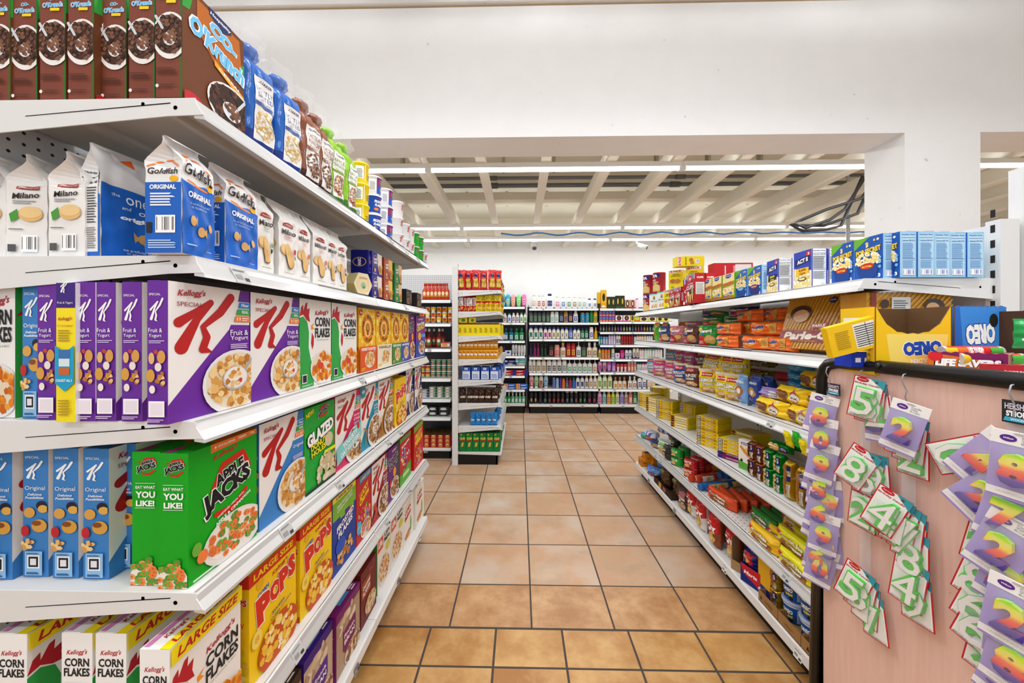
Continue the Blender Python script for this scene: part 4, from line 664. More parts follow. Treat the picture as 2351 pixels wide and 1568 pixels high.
gfF = [['p', [(0, 0), (1, 0), (1, .60), (.7, .64), (.3, .60), (0, .64)], '1b62c4'], ['k', [(.12, .80, .012), (.3, .88, .02), (.6, .86, .022), (.86, .76, .012)], 'ef7d28'], ['k', [(.16, .64, .012), (.4, .61, .02), (.75, .60, .02)], 'ef7d28'], ['t', 'Goldfish', .48, .73, .8, .10, '3a3230', -4, 0, .02], ['e', .84, .64, .08, .035, 'f4b81c'], ['e', .86, .665, .06, .015, '1c1c1c'], ['t', 'ORIGINAL', .5, .52, .66, .055, 'fff', -3, 0, .04], ['t', 'NO ARTIFICIAL FLAVORS', .5, .45, .6, .018, 'bcd6f4'], ['t', 'OR PRESERVATIVES', .5, .42, .48, .018, 'bcd6f4'], ['e', .3, .30, .09, .045, 'd8a868'], ['p', [(.36, .30), (.42, .35), (.42, .26)], 'd8a868'], ['e', .56, .22, .09, .045, 'd8a868'], ['p', [(.62, .22), (.68, .26), (.68, .17)], 'd8a868'], ['e', .8, .27, .07, .04, 'd8a868'], ['l', .1, .08, .4, .10, 1, 'bcd6f4'], ['l', .68, .05, .9, .06, 1, 'bcd6f4']]
gfS = [['r', 0, 0, 1, .60, '1b62c4'], ['k', [(.05, .74, .02), (.5, .82, .03), (.9, .74, .02)], 'ef7d28'], ['t', 'Goldfish', .48, .70, .84, .06, '3a3230', 0, 0, .02], ['e', .8, .63, .12, .025, 'f4b81c'], ['t', 'ORIGINAL', .5, .56, .74, .04, 'fff', 0, 0, .04], ['l', .15, .40, .85, .52, 5, 'ffffff'], ['b', .3, .17, .85, .32], ['r', .05, .17, .2, .26, '222222'], ['l', .1, .04, .9, .12, 4, 'bcd6f4']]
gfB = [['p', [(0, 0), (1, 0), (1, .64), (0, .66)], '1b62c4'], ['t', 'the', .2, .58, .12, .03, 'fff'], ['t', 'one', .52, .55, .36, .07, 'fff'], ['t', 'and', .34, .475, .14, .03, 'fff'], ['t', 'only', .72, .46, .36, .07, 'fff'], ['t', 'original', .56, .385, .6, .05, 'fff', 0, 0, .05], ['e', .64, .22, .12, .05, 'c9995a'], ['p', [(.55, .22), (.46, .28), (.48, .18)], 'c9995a'], ['t', 'no artificial flavors', .6, .10, .6, .022, 'fff'], ['t', 'or preservatives', .6, .07, .5, .022, 'fff'], ['p', [(.4, .93), (.55, .96), (.56, .88)], 'ef6a1c']]
gfN = [['r', 0, 0, 1, .55, '1b62c4'], ['r', .08, .05, .92, .78, 'f4f4f4'], ['t', 'Nutrition Facts', .5, .755, .76, .022, '222222', 0, 0, .03], ['r', .1, .70, .9, .71, '222222'], ['t', 'Calories 140', .5, .655, .74, .028, '222222', 0, 0, .03], ['l', .12, .30, .9, .62, 14, '555555'], ['r', .1, .46, .9, .465, '222222'], ['l', .12, .08, .9, .27, 10, '8a8a8a']]
gf = gusset('cracker_bag', .105, .07, .225, {'*': 'f1f1f1'}, gfF, gfS, gfS, cat='cracker bag', seed=3, hb=.80)
gfb = gusset('cracker_bag', .125, .05, .235, {'*': 'f1f1f1'}, gfB, gfN, gfN, cat='cracker bag', seed=6)
GB = 'cookie and cracker bags on the second shelf'
LP(gf, 416, 491, 1, 'blue and white fish cracker bag at front corner of second shelf', .005, GB)
LP(gf, 516, 590, 1, 'blue and white fish cracker bag over the hanging price tag', .012, GB)
for p, a, b, l in ((m1, 590, 628, 'white cookie bag with green mint leaf, next to cracker bag'), (m2, 640, 682, 'white cookie bag with raspberry picture'), (m3, 681, 712, 'white cookie bag with orange slice, beside raspberry one'), (m3, 718, 752, 'white cookie bag with orange slice, farther along second shelf'), (m4, 751, 773, 'white cookie bag of dark chocolate flavour'), (m5, 772, 796, 'white cookie bag with brown caramel cookie, last of its row')): LP(p, a, b, 1, l, .018, GB)
LP(m2, 612, 655, 1, 'white cookie bag standing behind mint and raspberry bags', .105, GB)
LP(m4, 555, 600, 1, 'white cookie bag deep behind the second cracker bag', .13, GB)
LB(gfb, 242, .745, 1, 'cracker bag turned to its nutrition panel, leaning on second shelf', GB, rz=-.12)
LB(gf, 322, .87, 1, 'crumpled cracker bag in shadow behind turned bag', GB, rz=.1, sc=(.8, .9, .9))
for u, y, l in ((190, .74, 'white mint cookie bag beside the turned cracker bag'), (90, .75, 'white mint cookie bag, second left of the turned cracker bag'), (8, .745, 'white mint cookie bag cut by left picture edge on second shelf')):
    LB(m1, u + 5, y, 1, l, GB, rz=.12 if u == 90 else 0)
LB(m1, 255, .93, 1, 'white cookie bag at back between mint and cracker bags', GB)
# hexagonal tea style boxes and heart boxes
def hexbox():
    mb = MB(); r, d = .055, .075; pts = [(r * math.cos(PI / 3 * k), r * .87 + r * math.sin(PI / 3 * k)) for k in range(6)]
    vs = [(x, -d / 2, z) for x, z in pts] + [(x, d / 2, z) for x, z in pts]
    for k in range(6): mb.add([vs[k], vs[(k + 1) % 6], vs[6 + (k + 1) % 6], vs[6 + k]], [(3, 2, 1, 0)], mat(['c9b070', '7a4a24', 'd8c890', 'c9b070', '9a6a2c', 'd8c890'][k]))
    mb.add(vs[:6], [tuple(range(6))], mat('e6dcae')); mb.add(vs[6:], [tuple(range(6))[::-1]], mat('d8c890'))
    lay_art(mb, [['e', .5, .48, .36, .38, 'ecc9a8'], ['e', .5, .46, .26, .27, 'e8d79a'], ['e', .5, .44, .14, .16, '8fc0b0'], ['e', .52, .38, .06, .05, 'b05a3a'], ['t', 'COOKIES', .5, .78, .42, .07, 'b05a3a']], 2 * r, 2 * r * .87, lambda x, y, o: (x - r, -d / 2 - o, y))
    return P(mb.mesh('biscuit_box'), 'box', 'biscuit_box', 2 * r, r * 1.74, d)
hx = hexbox()
LP(hx, 818, 856, 1, 'cream hexagonal biscuit box turned toward the aisle', .03, rz=-.35, fit=False)
LP(hx, 790, 826, 1, 'cream hexagonal biscuit box behind the front hexagonal one', .085, rz=-.35, fit=False)
def heart(col, food): return carton('biscuit_box', .1, .065, .105, {'*': col}, [['p', [(.5, 1), (1, 1), (1, .1), (.62, .3)], food], ['e', .34, .62, .24, .26, 'f2b82c'], ['e', .34, .62, .22, .24, col], ['p', [(.12, .6), (.56, .6), (.36, .24)], col], ['t', "MOM'S", .34, .70, .32, .12, 'f4f0ea', 6, 0, .05], ['t', 'MAGIC', .34, .56, .32, .12, 'f4f0ea', 6, 0, .05], ['e', .78, .3, .17, .22, 'c98a3a'], ['l', .66, .2, .9, .42, 4, '8a5a24'], ['e', .26, .22, .08, .09, 'e0b060'], ['l', .08, .05, .45, .09, 1, 'e0e0e0']], [['e', .5, .5, .4, .2, 'f2b82c'], ['e', .5, .5, .35, .17, col], ['t', 'MAGIC', .5, .5, .5, .12, 'fff', 90, 0, .05]], None, cat='biscuit box')
h1, h2, h3 = heart('1c1f8c', 'e8dccf'), heart('a8452c', 'f0b850'), heart('1f7a3c', 'e0b890')
for p, a, b, n in ((h1, 850, 880, 'navy blue'), (h2, 879, 903, 'orange red'), (h3, 902, 926, 'green')):
    for k in (0, 1): LP(p, a, b, 1, '%s heart patterned biscuit box, %s of its pile' % (n, ('bottom', 'top')[k]), .03, 'heart biscuit boxes', zadd=k * .1065)
LB(h1, 845, onX(LX - .03, 850)[0] - .0, 1, 'navy heart biscuit box standing behind, spine to the aisle end', None, z=.1065, sc=(1, 1.2, 1))
dark = carton('biscuit_box', .09, .05, .095, {'*': '26201e'}, [['t', 'Dark', .3, .8, .4, .1, 'b8a060'], ['t', 'Fantasy', .38, .66, .5, .1, 'b8a060'], ['e', .36, .28, .2, .2, 'a8783c'], ['e', .38, .28, .09, .12, '3a2010'], ['k', [(.85, .9, .03), (.8, .5, .05), (.88, .2, .02)], 'c8a090']], None, None, cat='biscuit box')
LP(dark, 926, 951, 1, 'black biscuit box with gold cookie, near end of second shelf', .03); LP(dark, 951, 973, 1, 'black biscuit box with gold cookie, last on second shelf', .03)
# ---- third level
LP(kf, 384, 573, 2, 'white cereal box with big red letter and purple corner, front of third shelf', .022, GC)
LP(kf, 574, 686, 2, 'second white and purple cereal box with red letter on third shelf', .022, GC)
LP(corn, 687, 760, 2, 'white and green corn cereal box beside purple ones', .022, GC); LP(corn, 761, 819, 2, 'white and green corn cereal box beside the yellow ones', .022, GC)
for p, a, b, n in ((hb1, 823, 862, 'orange based'), (hb2, 863, 897, 'cream based'), (hb3, 898, 919, 'green based'), (hb4, 919, 938, 'blue based')): LP(p, a, b, 2, '%s yellow cereal box with round orange emblem' % n, .022, GC)
LP(raisin, 938, 952, 2, 'narrow purple bran cereal box next to the blue based one', .03, GC); LP(crunch, 954, 977, 2, 'purple and blue crunchy bran cereal box, last on third shelf', .022, GC)
for i, (u, y) in enumerate(((326, .715), (266, .718), (219, .716), (131, .725))): LB(kf, u, y, 2, 'purple spined cereal box, %s back from the front one on third shelf' % ORD[i], GC)
yel = carton('cereal_box', .19, .038, .27, {'*': 'f2f0ee', 'L': 'f8e312'}, None, [['r', 0, .82, 1, 1, '3c1f7c'], ['g', .2, .83, .8, 1.03, kk('ffffff')], ['t', 'Fruit & Yogurt', .5, .855, .8, .02, 'fff'], kellogg(.5, .74, .7, .03), ['t', 'TO YOUR LIBRARY', .5, .69, .84, .014, 'c2601c'], ['l', .15, .58, .85, .67, 5, 'b8981c'], ['p', [(0, .55), (.5, .50), (1, .55), (1, .28), (.5, .22), (0, .28)], '18a0cc'], ['r', .2, .46, .8, .52, '3a70b0'], ['r', .22, .4, .78, .455, 'e0e8ee'], ['r', .22, .34, .78, .39, 'c8642c'], ['t', 'COLLECT ALL 3', .5, .30, .84, .018, 'fff', 0, 0, .03], ['l', .2, .05, .85, .17, 6, 'b8981c']], None, None, cat='cereal box')
LB(yel, 173, .708, 2, 'cereal box with yellow promotional spine among the purple ones', GC)
LB(ko, 96, .735, 2, 'blue spined cereal box between purple and corn boxes on third shelf', GC)
o = put(corn, (onY(.74, 36)[0] - .06, .765, ZL[2] + .001), 0, 'corn cereal box facing forward, cut by left picture edge on third shelf', GC, (.62, 1, 1))
# ---- fourth level
LP(jacks, 431, 590, 3, 'bright green cereal box with loop cereal bowl, front of fourth shelf', .020, GC)
LB(jacks, 368, .742, 3, 'green spined cereal box directly behind the front green one', GC)
LP(ko, 594, 697, 3, 'white and blue cereal box with red letter next to green box', .022, GC)
LP(glazed, 698, 768, 3, 'green cereal box with white donut hole picture', .022, GC)
for p, a, b, n in ((kp, 769, 826, 'pink and aqua'), (kt, 827, 868, 'teal'), (kb, 868, 901, 'brown')): LP(p, a, b, 3, 'white cereal box with red letter and %s corner' % n, .022, GC)
pb = pops('cereal_box', .055, .17, .25, False); LP(pb, 906, 932, 3, 'yellow cereal bag box with red letters between brown and navy boxes', .015, GC)
LP(kd, 932, 949, 3, 'white and navy cereal box just past the yellow one', .03, GC); LP(kd, 952, 968, 3, 'white and navy cereal box, last on fourth shelf', .022, GC)
for i, (u, y) in enumerate(((312, .79), (250, .755), (180, .757), (111, .76), (28, .75))): LB(ko, u, y, 3, 'blue spined cereal box, %s to the left of green boxes on fourth shelf' % ORD[i], GC, sc=(1, 1.35, .99))
for p, a, b, n in ((ko, 594, 697, 'white and blue'), (glazed, 698, 768, 'green donut'), (kt, 827, 868, 'teal cornered'), (pb, 906, 932, 'yellow')): LP(p, a + 3, b, 3, 'cereal box in second row behind the %s box on fourth shelf' % n, .08, GC)
# ---- fifth level
LP(corn_large, 388, 553, 4, 'large white corn cereal box with yellow band at front of fifth shelf', .022, GC)
for i, (u, y) in enumerate(((290, .73), (212, .73), (62, .725))): LB(corn_large, u, y, 4, 'large corn cereal box, %s back from the front one on fifth shelf' % ORD[i], GC, sc=(1, 1.08, 1))
LB(carton('cereal_box', .2, .05, .27, {'*': '1c2a7c', 'T': '1c2a7c'}, None, None, None, [['r', .1, .1, .6, .5, 'e8702a'], ['r', .1, .0, 1, .1, 'f6e114']], cat='cereal box'), -12, .8, 4, 'navy topped cereal box at far left of fifth shelf', GC)
LP(popsL, 571, 680, 4, 'large yellow cereal box with red letters, nearer of two', .022, GC); LP(popsL, 688, 762, 4, 'large yellow cereal box with red letters, farther of two', .022, GC)
for p, a, b, l in ((frosted, 763, 817, 'blue cereal box with green block band on fifth shelf'), (lucky, 818, 852, 'red marshmallow cereal box with blue band'), (kr, 853, 889, 'white and dark red cereal box with strawberries'), (raisin, 890, 915, 'purple raisin cereal box on fifth shelf'), (loops, 918, 943, 'red and green cereal box near end of fifth shelf'), (fruity, 948, 973, 'red cereal box with yellow lettering, last on fifth shelf')): LP(p, a, b, 4, l, .022 if p is not loops else .03, GC)
# ---- bottom level
for p, a, b, l, dx in ((org3, 590, 692, 'brown oat cereal box low at bottom picture edge', .03), (org1, 697, 764, 'dark purple granola cereal box on bottom deck', .03), (org2, 772, 826, 'magenta bran cereal box on bottom deck', .02), (oat, 828, 864, 'dark red oat flakes cereal box on bottom deck', .03), (life1, 866, 896, 'white cereal box with orange square and green edge', .04), (life2, 897, 925, 'white cereal box with orange square, farther one', .04), (flk, 925, 950, 'cream corn flakes box with red letters, nearer one', .035), (flk, 951, 976, 'cream corn flakes box with red letters at end of deck', .025)): LP(p, a, b, 5, l, dx, GC)
# ================================================================ RIGHT UNIT
def RP(p, u0, u1, lv, label, dx=.03, group=None, z=0, rz=0, fit=True, rx=0, sz=1):
    x = RX + dx; ya, yb = onX(x, u1)[0], onX(x, u0)[0]; s = (yb - ya) / p['w'] * .985 if fit else 1
    if s > 1.3 and rx == 0: rz += min(.85, .4 * (s - .7)); s = min(1.12, s); x += .02
    return put(p, (x + p['d'] / 2, (ya + yb) / 2, ZR[lv] + .0015 + z), -PI / 2 + rz, label, group, (s, 1, sz), rx=rx)
GP = 'popcorn and snack boxes on the right top shelf'
POPC = ['fbeeb8', 'f6dc8a', 'fff6d8', 'f0cc6a']
def popbox(base, sub, subc, bowlc, w=.105, d=.053, h=.152):
    nut = [['r', .08, .06, .92, .95, 'bfe2f7'], ['t', 'Nutrition Facts', .5, .93, .78, .03, '1c4a9c', 0, 0, .03], ['r', .1, .86, .9, .868, '1c4a9c'], ['t', 'Calories 250 210', .5, .80, .74, .03, '1c4a9c', 0, 0, .02], ['l', .14, .42, .86, .76, 16, '6aa0d4'], ['r', .12, .40, .88, .41, '1c4a9c'], ['l', .14, .20, .86, .38, 9, '6aa0d4'], ['b', .14, .05, .86, .17, '5560c8']]
    return carton('popcorn_box', w, d, h, {'*': '9fd2f2', 'F': base, 'T': base}, [['p', [(0, 1), (.55, 1), (0, .74)], '6ab42c'], ['s', .6, .86, .3, .08, 5, POPC, .05, 3], ['t', 'POP-SECRET', .5, .68, .86, .12, 'f7d84a', 6, 0, .05, '5a3410'], ['s', .5, .46, .42, .17, 60, POPC, .07, 5], ['p', [(.08, .40), (.92, .40), (.80, .10), (.6, .04), (.4, .04), (.2, .10)], bowlc], ['s', .5, .42, .40, .08, 30, POPC, .06, 8], ['e', .48, .33, .24, .07, subc], ['t', sub, .48, .32, .34, .04, 'f6e14a', 0, 0, .03], ['t', '3', .9, .09, .08, .08, 'ffffff', 0, 0, .05], ['e', .92, .48, .05, .035, '7ab8ec'], ['e', .92, .38, .05, .035, '7ab8ec'], ['e', .92, .28, .05, .035, '7ab8ec']], nut, nut, cat='popcorn box')
ps = popbox('1b56b0', 'BUTTER', 'c8321c', '16408c'); ps2 = popbox('2a6cc0', 'LIGHT', '4fa2e0', '16408c'); ps3 = popbox('2a62bc', 'HOME', '8a2a8c', '16306c')
RP(ps, 1961, 2028, 0, 'blue popcorn box at near corner of right top shelf', .074, GP); RP(ps, 1909, 1961, 0, 'blue popcorn box second from the near corner', .074, GP)
xs = RX + .074 + .053
for i in range(5):
    x0 = onY(1.252, 2069 + i * 38.4)[0]; put(ps, (x0 + .0265, 1.252 + .0525 + (.004, 0, .003, .006, .002)[i], ZR[0] + .0015), -PI / 2, 'light blue nutrition side of a popcorn box, %s right of the corner box' % ORD[i], 'popcorn boxes in a depth row', (1, 1, .99 - .008 * i))
def act(sub, sc, tc):
    nut = [['t', 'Nutrition Facts', .5, .95, .8, .03, '222222', 0, 0, .03], ['r', .08, .88, .92, .89, '222222'], ['t', 'Calories 150 25', .5, .85, .8, .025, '222222', 0, 0, .02], ['l', .1, .50, .9, .82, 14, '666666'], ['r', .08, .47, .92, .48, '222222'], ['l', .1, .24, .9, .44, 9, '888888'], ['e', .7, .12, .1, .03, 'dddddd'], ['r', .0, 0, .06, 1, '2233a8'], ['r', .94, 0, 1, 1, '2233a8']]
    return carton('popcorn_box', .12, .06, .165, {'*': 'f4f4f6', 'F': 'f2ecd0', 'T': '2233a8'}, [['p', [(0, 1), (1, 1), (1, .46), (0, .58)], '2a44b8'], ['e', .84, .9, .15, .07, 'c8242c'], ['t', '3', .84, .9, .08, .07, 'fff', 0, 0, .05], ['p', [(.08, .62), (.92, .70), (.92, .86), (.08, .80)], '16205c'], ['t', 'ACT II', .5, .745, .62, .11, 'fff', 6, 0, .05], ['s', .5, .2, .5, .22, 80, POPC + ['e8d49a'], .07, 7], ['p', [(.14, .36), (.86, .40), (.88, .56), (.16, .56)], sc], ['t', 'Kettle', .52, .51, .4, .07, tc, 4, 0, .03], ['t', 'Corn', .52, .42, .32, .07, tc, 4, 0, .03], ['e', .5, .27, .26, .05, '2c2218'], ['e', .5, .275, .2, .03, POPC[1]]], nut, nut, cat='popcorn box')
ak, ay = act('Kettle', '1c1c1c', 'f6e14a'), act('Buttery', 'f2c21c', '8a2a10')
RP(ay, 1822, 1866, 0, 'blue and white popcorn box with yellow banner', .07, GP, rz=-.06); RP(ak, 1759, 1791, 0, 'blue and white popcorn box with black banner', .065, GP, rz=-.12, sz=.97)
RP(ay, 1866, 1902, 0, 'blue and white popcorn box partly hidden behind blue boxes', .14, GP)
RP(ps3, 1717, 1749, 0, 'blue popcorn box with purple label beside black banner box', .06, GP); RP(ps2, 1688, 1716, 0, 'blue popcorn box with pale label next to yellow ones', .06, GP)
hosp = carton('popcorn_box', .12, .05, .148, {'*': 'f2d23c', 'L': '5c9a2c', 'R': '5c9a2c'}, [['p', [(0, 1), (1, 1), (1, .7), (0, .66)], 'f8e8a0'], ['p', [(.25, .96), (.75, .98), (.72, .86), (.5, .82), (.28, .85)], '2a44a8'], ['t', 'Hospitality', .5, .91, .4, .05, 'fff', 0, .2, .02], ['s', .5, .42, .46, .26, 80, POPC, .07, 5], ['p', [(0, .60), (1, .68), (1, .56), (0, .48)], '6a9a2c'], ['t', 'POPCORN', .5, .61, .92, .13, 'c8451c', 5, 0, .06, 'f8d84a'], ['p', [(0, .0), (1, .0), (1, .14), (0, .2)], 'a8702c'], ['p', [(.1, .12), (.8, .2), (.84, .30), (.12, .2)], '2a6cc0'], ['t', 'butter', .46, .205, .5, .06, 'f6e14a', 7, 0, .04]], cat='popcorn box')
for i, (a, b) in enumerate(((1591, 1612), (1613, 1634), (1635, 1657), (1659, 1686))): RP(hosp, a, b, 0, 'yellow popcorn box, %s from the red cone boxes' % ORD[i], .05, GP)
cone = carton('cone_box', .12, .07, .19, {'*': 'b8242c'}, [['r', 0, .82, 1, 1, 'f4f4f4']] + [['r', i / 7, .82, i / 7 + .07, 1, '2a3a9c'] for i in range(7)] + [['e', .5, .84, .25, .12, 'd8404a'], ['t', 'Joy', .5, .84, .3, .1, 'fff', 8, .2, .05], ['t', 'ICE CREAM', .55, .67, .56, .045, 'fff', 4, 0, .02], ['t', 'CUPS', .5, .55, .84, .13, 'fff', 3, 0, .03], ['p', [(.2, .3), (.42, .3), (.36, .05), (.26, .05)], 'e2b060'], ['p', [(.42, .34), (.66, .34), (.6, .03), (.48, .03)], 'e8bc6c'], ['p', [(.68, .36), (.92, .36), (.85, .1), (.75, .1)], 'e2b060'], ['e', .3, .34, .12, .08, 'f4ead4'], ['e', .54, .40, .14, .09, '5a3220'], ['e', .8, .42, .12, .08, '8ac08a'], ['r', .02, .05, .14, .16, 'f4f4f4']], None, [['t', 'CUPS', .5, .86, .6, .06, 'fff', 0, 0, .04], ['r', .1, .3, .9, .7, 'f4f4f4'], ['l', .15, .32, .85, .68, 9, '888888']], cat='cone box')
RP(cone, 1563, 1591, 0, 'red ice cream cup box with blue striped top, tallest one', .05, GP); RP(cone, 1550, 1563, 0, 'red sugar cone box beside the tall red box', .05, GP, sz=.78); RP(cone, 1536, 1550, 0, 'red sugar cone box, farther one', .05, GP, sz=.78)
for i, u in enumerate((1598, 1622)): x, _ = onY(2.42, u); put(cone, (x + .035, 2.50, ZR[0] + .0015), -PI / 2, 'red box end with white panel, %s behind the popcorn row' % ORD[i], None, (1, 1, 1.02))
redl = carton('cracker_box', .27, .09, .1, {'*': 'c0242c'}, [['l', .5, .2, .95, .85, 6, 'f0d8d8'], ['r', .28, .2, .31, .8, 'f0d8d8'], ['r', .55, .1, .96, .9, 'e8e0e0']], cat='box')
x, z = onY(2.75, 1676, 634); put(redl, (x, 2.75, ZR[0] + .0015), 0, 'flat red carton lying behind popcorn boxes, lower one', 'red cartons'); put(redl, (x + .01, 2.75, ZR[0] + .104), .05, 'flat red carton on top of another behind popcorn boxes', 'red cartons'); put(redl, (x, 2.75, ZR[0] + .206), -.04, 'flat red carton, topmost of three behind popcorn boxes', 'red cartons')
lem = carton('biscuit_box', .1, .07, .155, {'*': 'f4e01c'}, [['r', 0, .86, 1, 1, 'f4f0e0'], ['t', '18 PACK', .5, .93, .84, .10, 'c8242c', 0, 0, .05], ['t', 'LEMON', .5, .76, .5, .07, '6a5a10', 0, 0, .03], ['t', 'SANDWICH', .5, .68, .66, .06, '6a5a10', 0, 0, .03], ['e', .3, .42, .2, .12, 'b87a34'], ['e', .62, .40, .22, .12, 'c98a3c'], ['e', .6, .12, .3, .08, 'e8e04a'], ['e', .3, .1, .12, .05, '8ab82c']], None, [['l', .2, .2, .8, .6, 6, 'b8a818']], cat='biscuit box')
RP(lem, 1519, 1535, 0, 'bright yellow lemon biscuit box standing on shelf beside rusk boxes', .05, GP); RP(lem, 1522, 1558, 0, 'bright yellow lemon biscuit box, upper front of the pile', .09, GP, z=.158); RP(lem, 1540, 1575, 0, 'bright yellow lemon biscuit box hidden behind the cone boxes', .13, GP, z=.0)
RP(lem, 1560, 1600, 0, 'bright yellow lemon biscuit box behind the tall red box', .16, GP, z=.158)
x, _ = onY(2.95, 1580); o = put(carton('biscuit_box', .2, .1, .075, {'*': 'f4e01c'}, [['r', 0, 0, .14, 1, 'f4f0e0'], ['t', '18 PACK', .07, .5, .35, .3, 'c8242c', 90, 0, .05], ['t', 'LEMON SANDWICH', .3, .5, .3, .14, '6a5a10', 90, 0, .03], ['e', .5, .62, .08, .2, 'b87a34'], ['e', .54, .35, .08, .2, 'c98a3c'], ['b', .66, .3, .8, .7]], cat='biscuit box'), (x, 2.95, ZR[0] + .318), 0, 'bright yellow lemon biscuit box lying on top of the pile', GP)
tin = can('cracker_tin', .055, .175, 'a8242c', F=[['p', [(0, 0), (1, 0), (1, .3), (.7, .45), (.4, .3), (0, .4)], 'e2c07a'], ['r', 0, .72, 1, .93, '1c2a7c'], ['t', 'GOYA', .5, .82, .7, .16, 'fff', 0, 0, .05], ['t', 'FINE', .5, .60, .5, .09, 'f4e8d8', 0, 0, .02], ['t', 'CRACKERS', .5, .48, .8, .09, 'f4e8d8', 0, 0, .02]], rim='b8242c', cat='tin')
for u0, u1, n in ((1468, 1487, 'farther'), (1483, 1519, 'nearer')):
    for k in (0, 1): RP(tin, u0, u1, 0, '%s red cracker tin, %s of two stacked at far end of top shelf' % (n, ('lower', 'upper')[k]), .05 if n == 'farther' else .09, 'red cracker tins', z=k * .177, fit=False)
rusk = carton('rusk_box', .095, .06, .15, {'*': 'eef2ee', 'T': '7ac0b4'}, [['r', 0, 0, 1, .05, '2a9a8a'], ['r', 0, .93, 1, 1, '8ad0c4'], ['e', .5, .78, .12, .09, 'e08a2c'], ['p', [(.36, .66), (.64, .66), (.58, .74), (.42, .74)], '3a8a5a'], ['t', 'Milk Rusk', .5, .56, .7, .07, '2a8a7c', 0, 0, .02], ['p', [(.2, .16), (.36, .36), (.44, .34), (.4, .16)], 'e29a3c'], ['p', [(.44, .16), (.62, .38), (.7, .36), (.6, .16)], 'e2a54a'], ['p', [(.66, .16), (.8, .4), (.86, .38), (.8, .16)], 'e29a3c']], cat='rusk box')
RP(rusk, 1486, 1503, 0, 'white and teal milk rusk box, farther one', .035, GP); RP(rusk, 1504, 1520, 0, 'white and teal milk rusk box, nearer one', .035, GP)
# ---- second level: bags, orange packs, big yellow striped cartons
def candybag(col, low, prod, w=.13, d=.05, h=.13, seed=1):
    return pillow('cookie_bag', w, d, h, col, [['p', [(0, 0), (.5, 0), (.4, .42), (0, .5)], low], ['e', .15, .78, .12, .1, 'f6d21c'], ['e', .3, .55, .07, .06, '2f86d0'], ['t', 'Caravel', .42, .72, .62, .16, 'fff', 4, 0, .06, 'c2242c'], ['e', .62, .32, .26, .2, prod], ['e', .72, .24, .2, .16, prod], ['e', .62, .36, .2, .12, 'dcae6a'], ['l', .08, .1, .35, .25, 3, 'f4d0d0']], cat='cookie bag', seed=seed, wob=.012)
cb_g, cb_p, cb_b, cb_n = candybag('1f9a34', 'd0242c', 'c9984a'), candybag('d8808c', 'c2242c', '9a6238', seed=2), candybag('5a3426', 'a8202c', 'b08058', seed=3), candybag('2c4a8c', 'c2343c', 'd8b078', seed=4)
zig = pillow('snack_bag', .11, .05, .165, '52b434', [['p', [(0, 1), (1, 1), (1, .78), (0, .88)], 'd9702a'], ['e', .5, .4, .25, .22, 'b8a03c'], ['s', .5, .4, .25, .22, 20, ['c9b04a', '8a7a2c'], .07, 3], ['r', .2, .6, .8, .72, '9ad07c']], cat='snack bag', seed=5, wob=.012)
G2 = 'cookie bags on the right second shelf'
RP(zig, 1495, 1512, 1, 'tall green snack bag at far end of second shelf', .04, G2, fit=False); RP(zig, 1512, 1532, 1, 'tall green snack bag beside the farthest one', .08, G2, fit=False)
for i, (u, l) in enumerate(((1550, 'dark green snack bag in shade behind pink bag'), (1575, 'dark green snack bag in shade behind brown bag'))): RP(zig, u, u + 20, 1, l, .16, G2, fit=False)
RP(cb_n, 1505, 1528, 1, 'navy and white cookie bag in front of green snack bags', .02, G2); RP(cb_p, 1528, 1561, 1, 'pink cookie bag with red corner', .02, G2); RP(cb_b, 1561, 1590, 1, 'brown chocolate cookie bag with red corner', .02, G2); RP(cb_g, 1590, 1637, 1, 'green cookie bag with two round cookies, at the shelf joint', .02, G2)
RP(cb_g, 1598, 1650, 1, 'green and red cookie bag lying on top of others', .10, G2, z=.131, sz=.45); RP(cb_g, 1650, 1700, 1, 'green cookie bag lying in shade behind orange packs', .16, G2, z=.11, sz=.5)
RP(candybag('2a8a3c', '5a2a9c', '9a8a4a', .16, .07, .06, 9), 1592, 1660, 1, 'green and purple cookie bag resting highest under top shelf', .12, G2, z=.19); RP(candybag('3a2a7c', 'b02440', '5a4a3a', .16, .07, .06, 10), 1655, 1725, 1, 'purple and blue cookie bag lying behind the highest green one', .18, G2, z=.18)
RP(cb_p, 1560, 1600, 1, 'red cookie bag poking out behind brown bag', .12, G2, z=.10, sz=.5)
oval = pillow('biscuit_pack', .19, .06, .068, 'f06a10', [['t', 'Ovaltine', .26, .58, .36, .34, '1c3a9c', 14, .2, .05, 'fff'], ['e', .26, .4, .17, .12, 'f8b04a'], ['r', .56, .18, .76, .86, 'e0a850'], ['l', .6, .3, .72, .75, 4, 'b87a2c'], ['s', .66, .8, .2, .2, 8, ['f8c050', 'f89030'], .03, 3], ['l', .12, .08, .45, .16, 1, 'fcd9b0']], cat='biscuit pack', ex=9, ez=6, seed=4, wob=.012, fin=.01)
G3 = 'orange biscuit packs'
for a, b, z, dx, l in ((1640, 1684, 0, .02, 'orange biscuit pack on the shelf beside green bag'), (1686, 1776, 0, .02, 'orange biscuit pack on the shelf, long front one'), (1640, 1690, .072, .03, 'orange biscuit pack stacked over the short one'), (1700, 1720, .072, .1, 'orange biscuit pack end, second layer at back'), (1708, 1792, .072, .05, 'orange biscuit pack on top, long one beside big carton'), (1684, 1742, .144, .10, 'orange biscuit pack, topmost under the shelf'), (1745, 1800, .144, .14, 'orange biscuit pack, highest one deep in shade'), (1775, 1800, 0, .06, 'orange biscuit pack squeezed against the big carton')): RP(oval, a, b, 1, l, dx, G3, z=z, fit=(b - a) > 30)
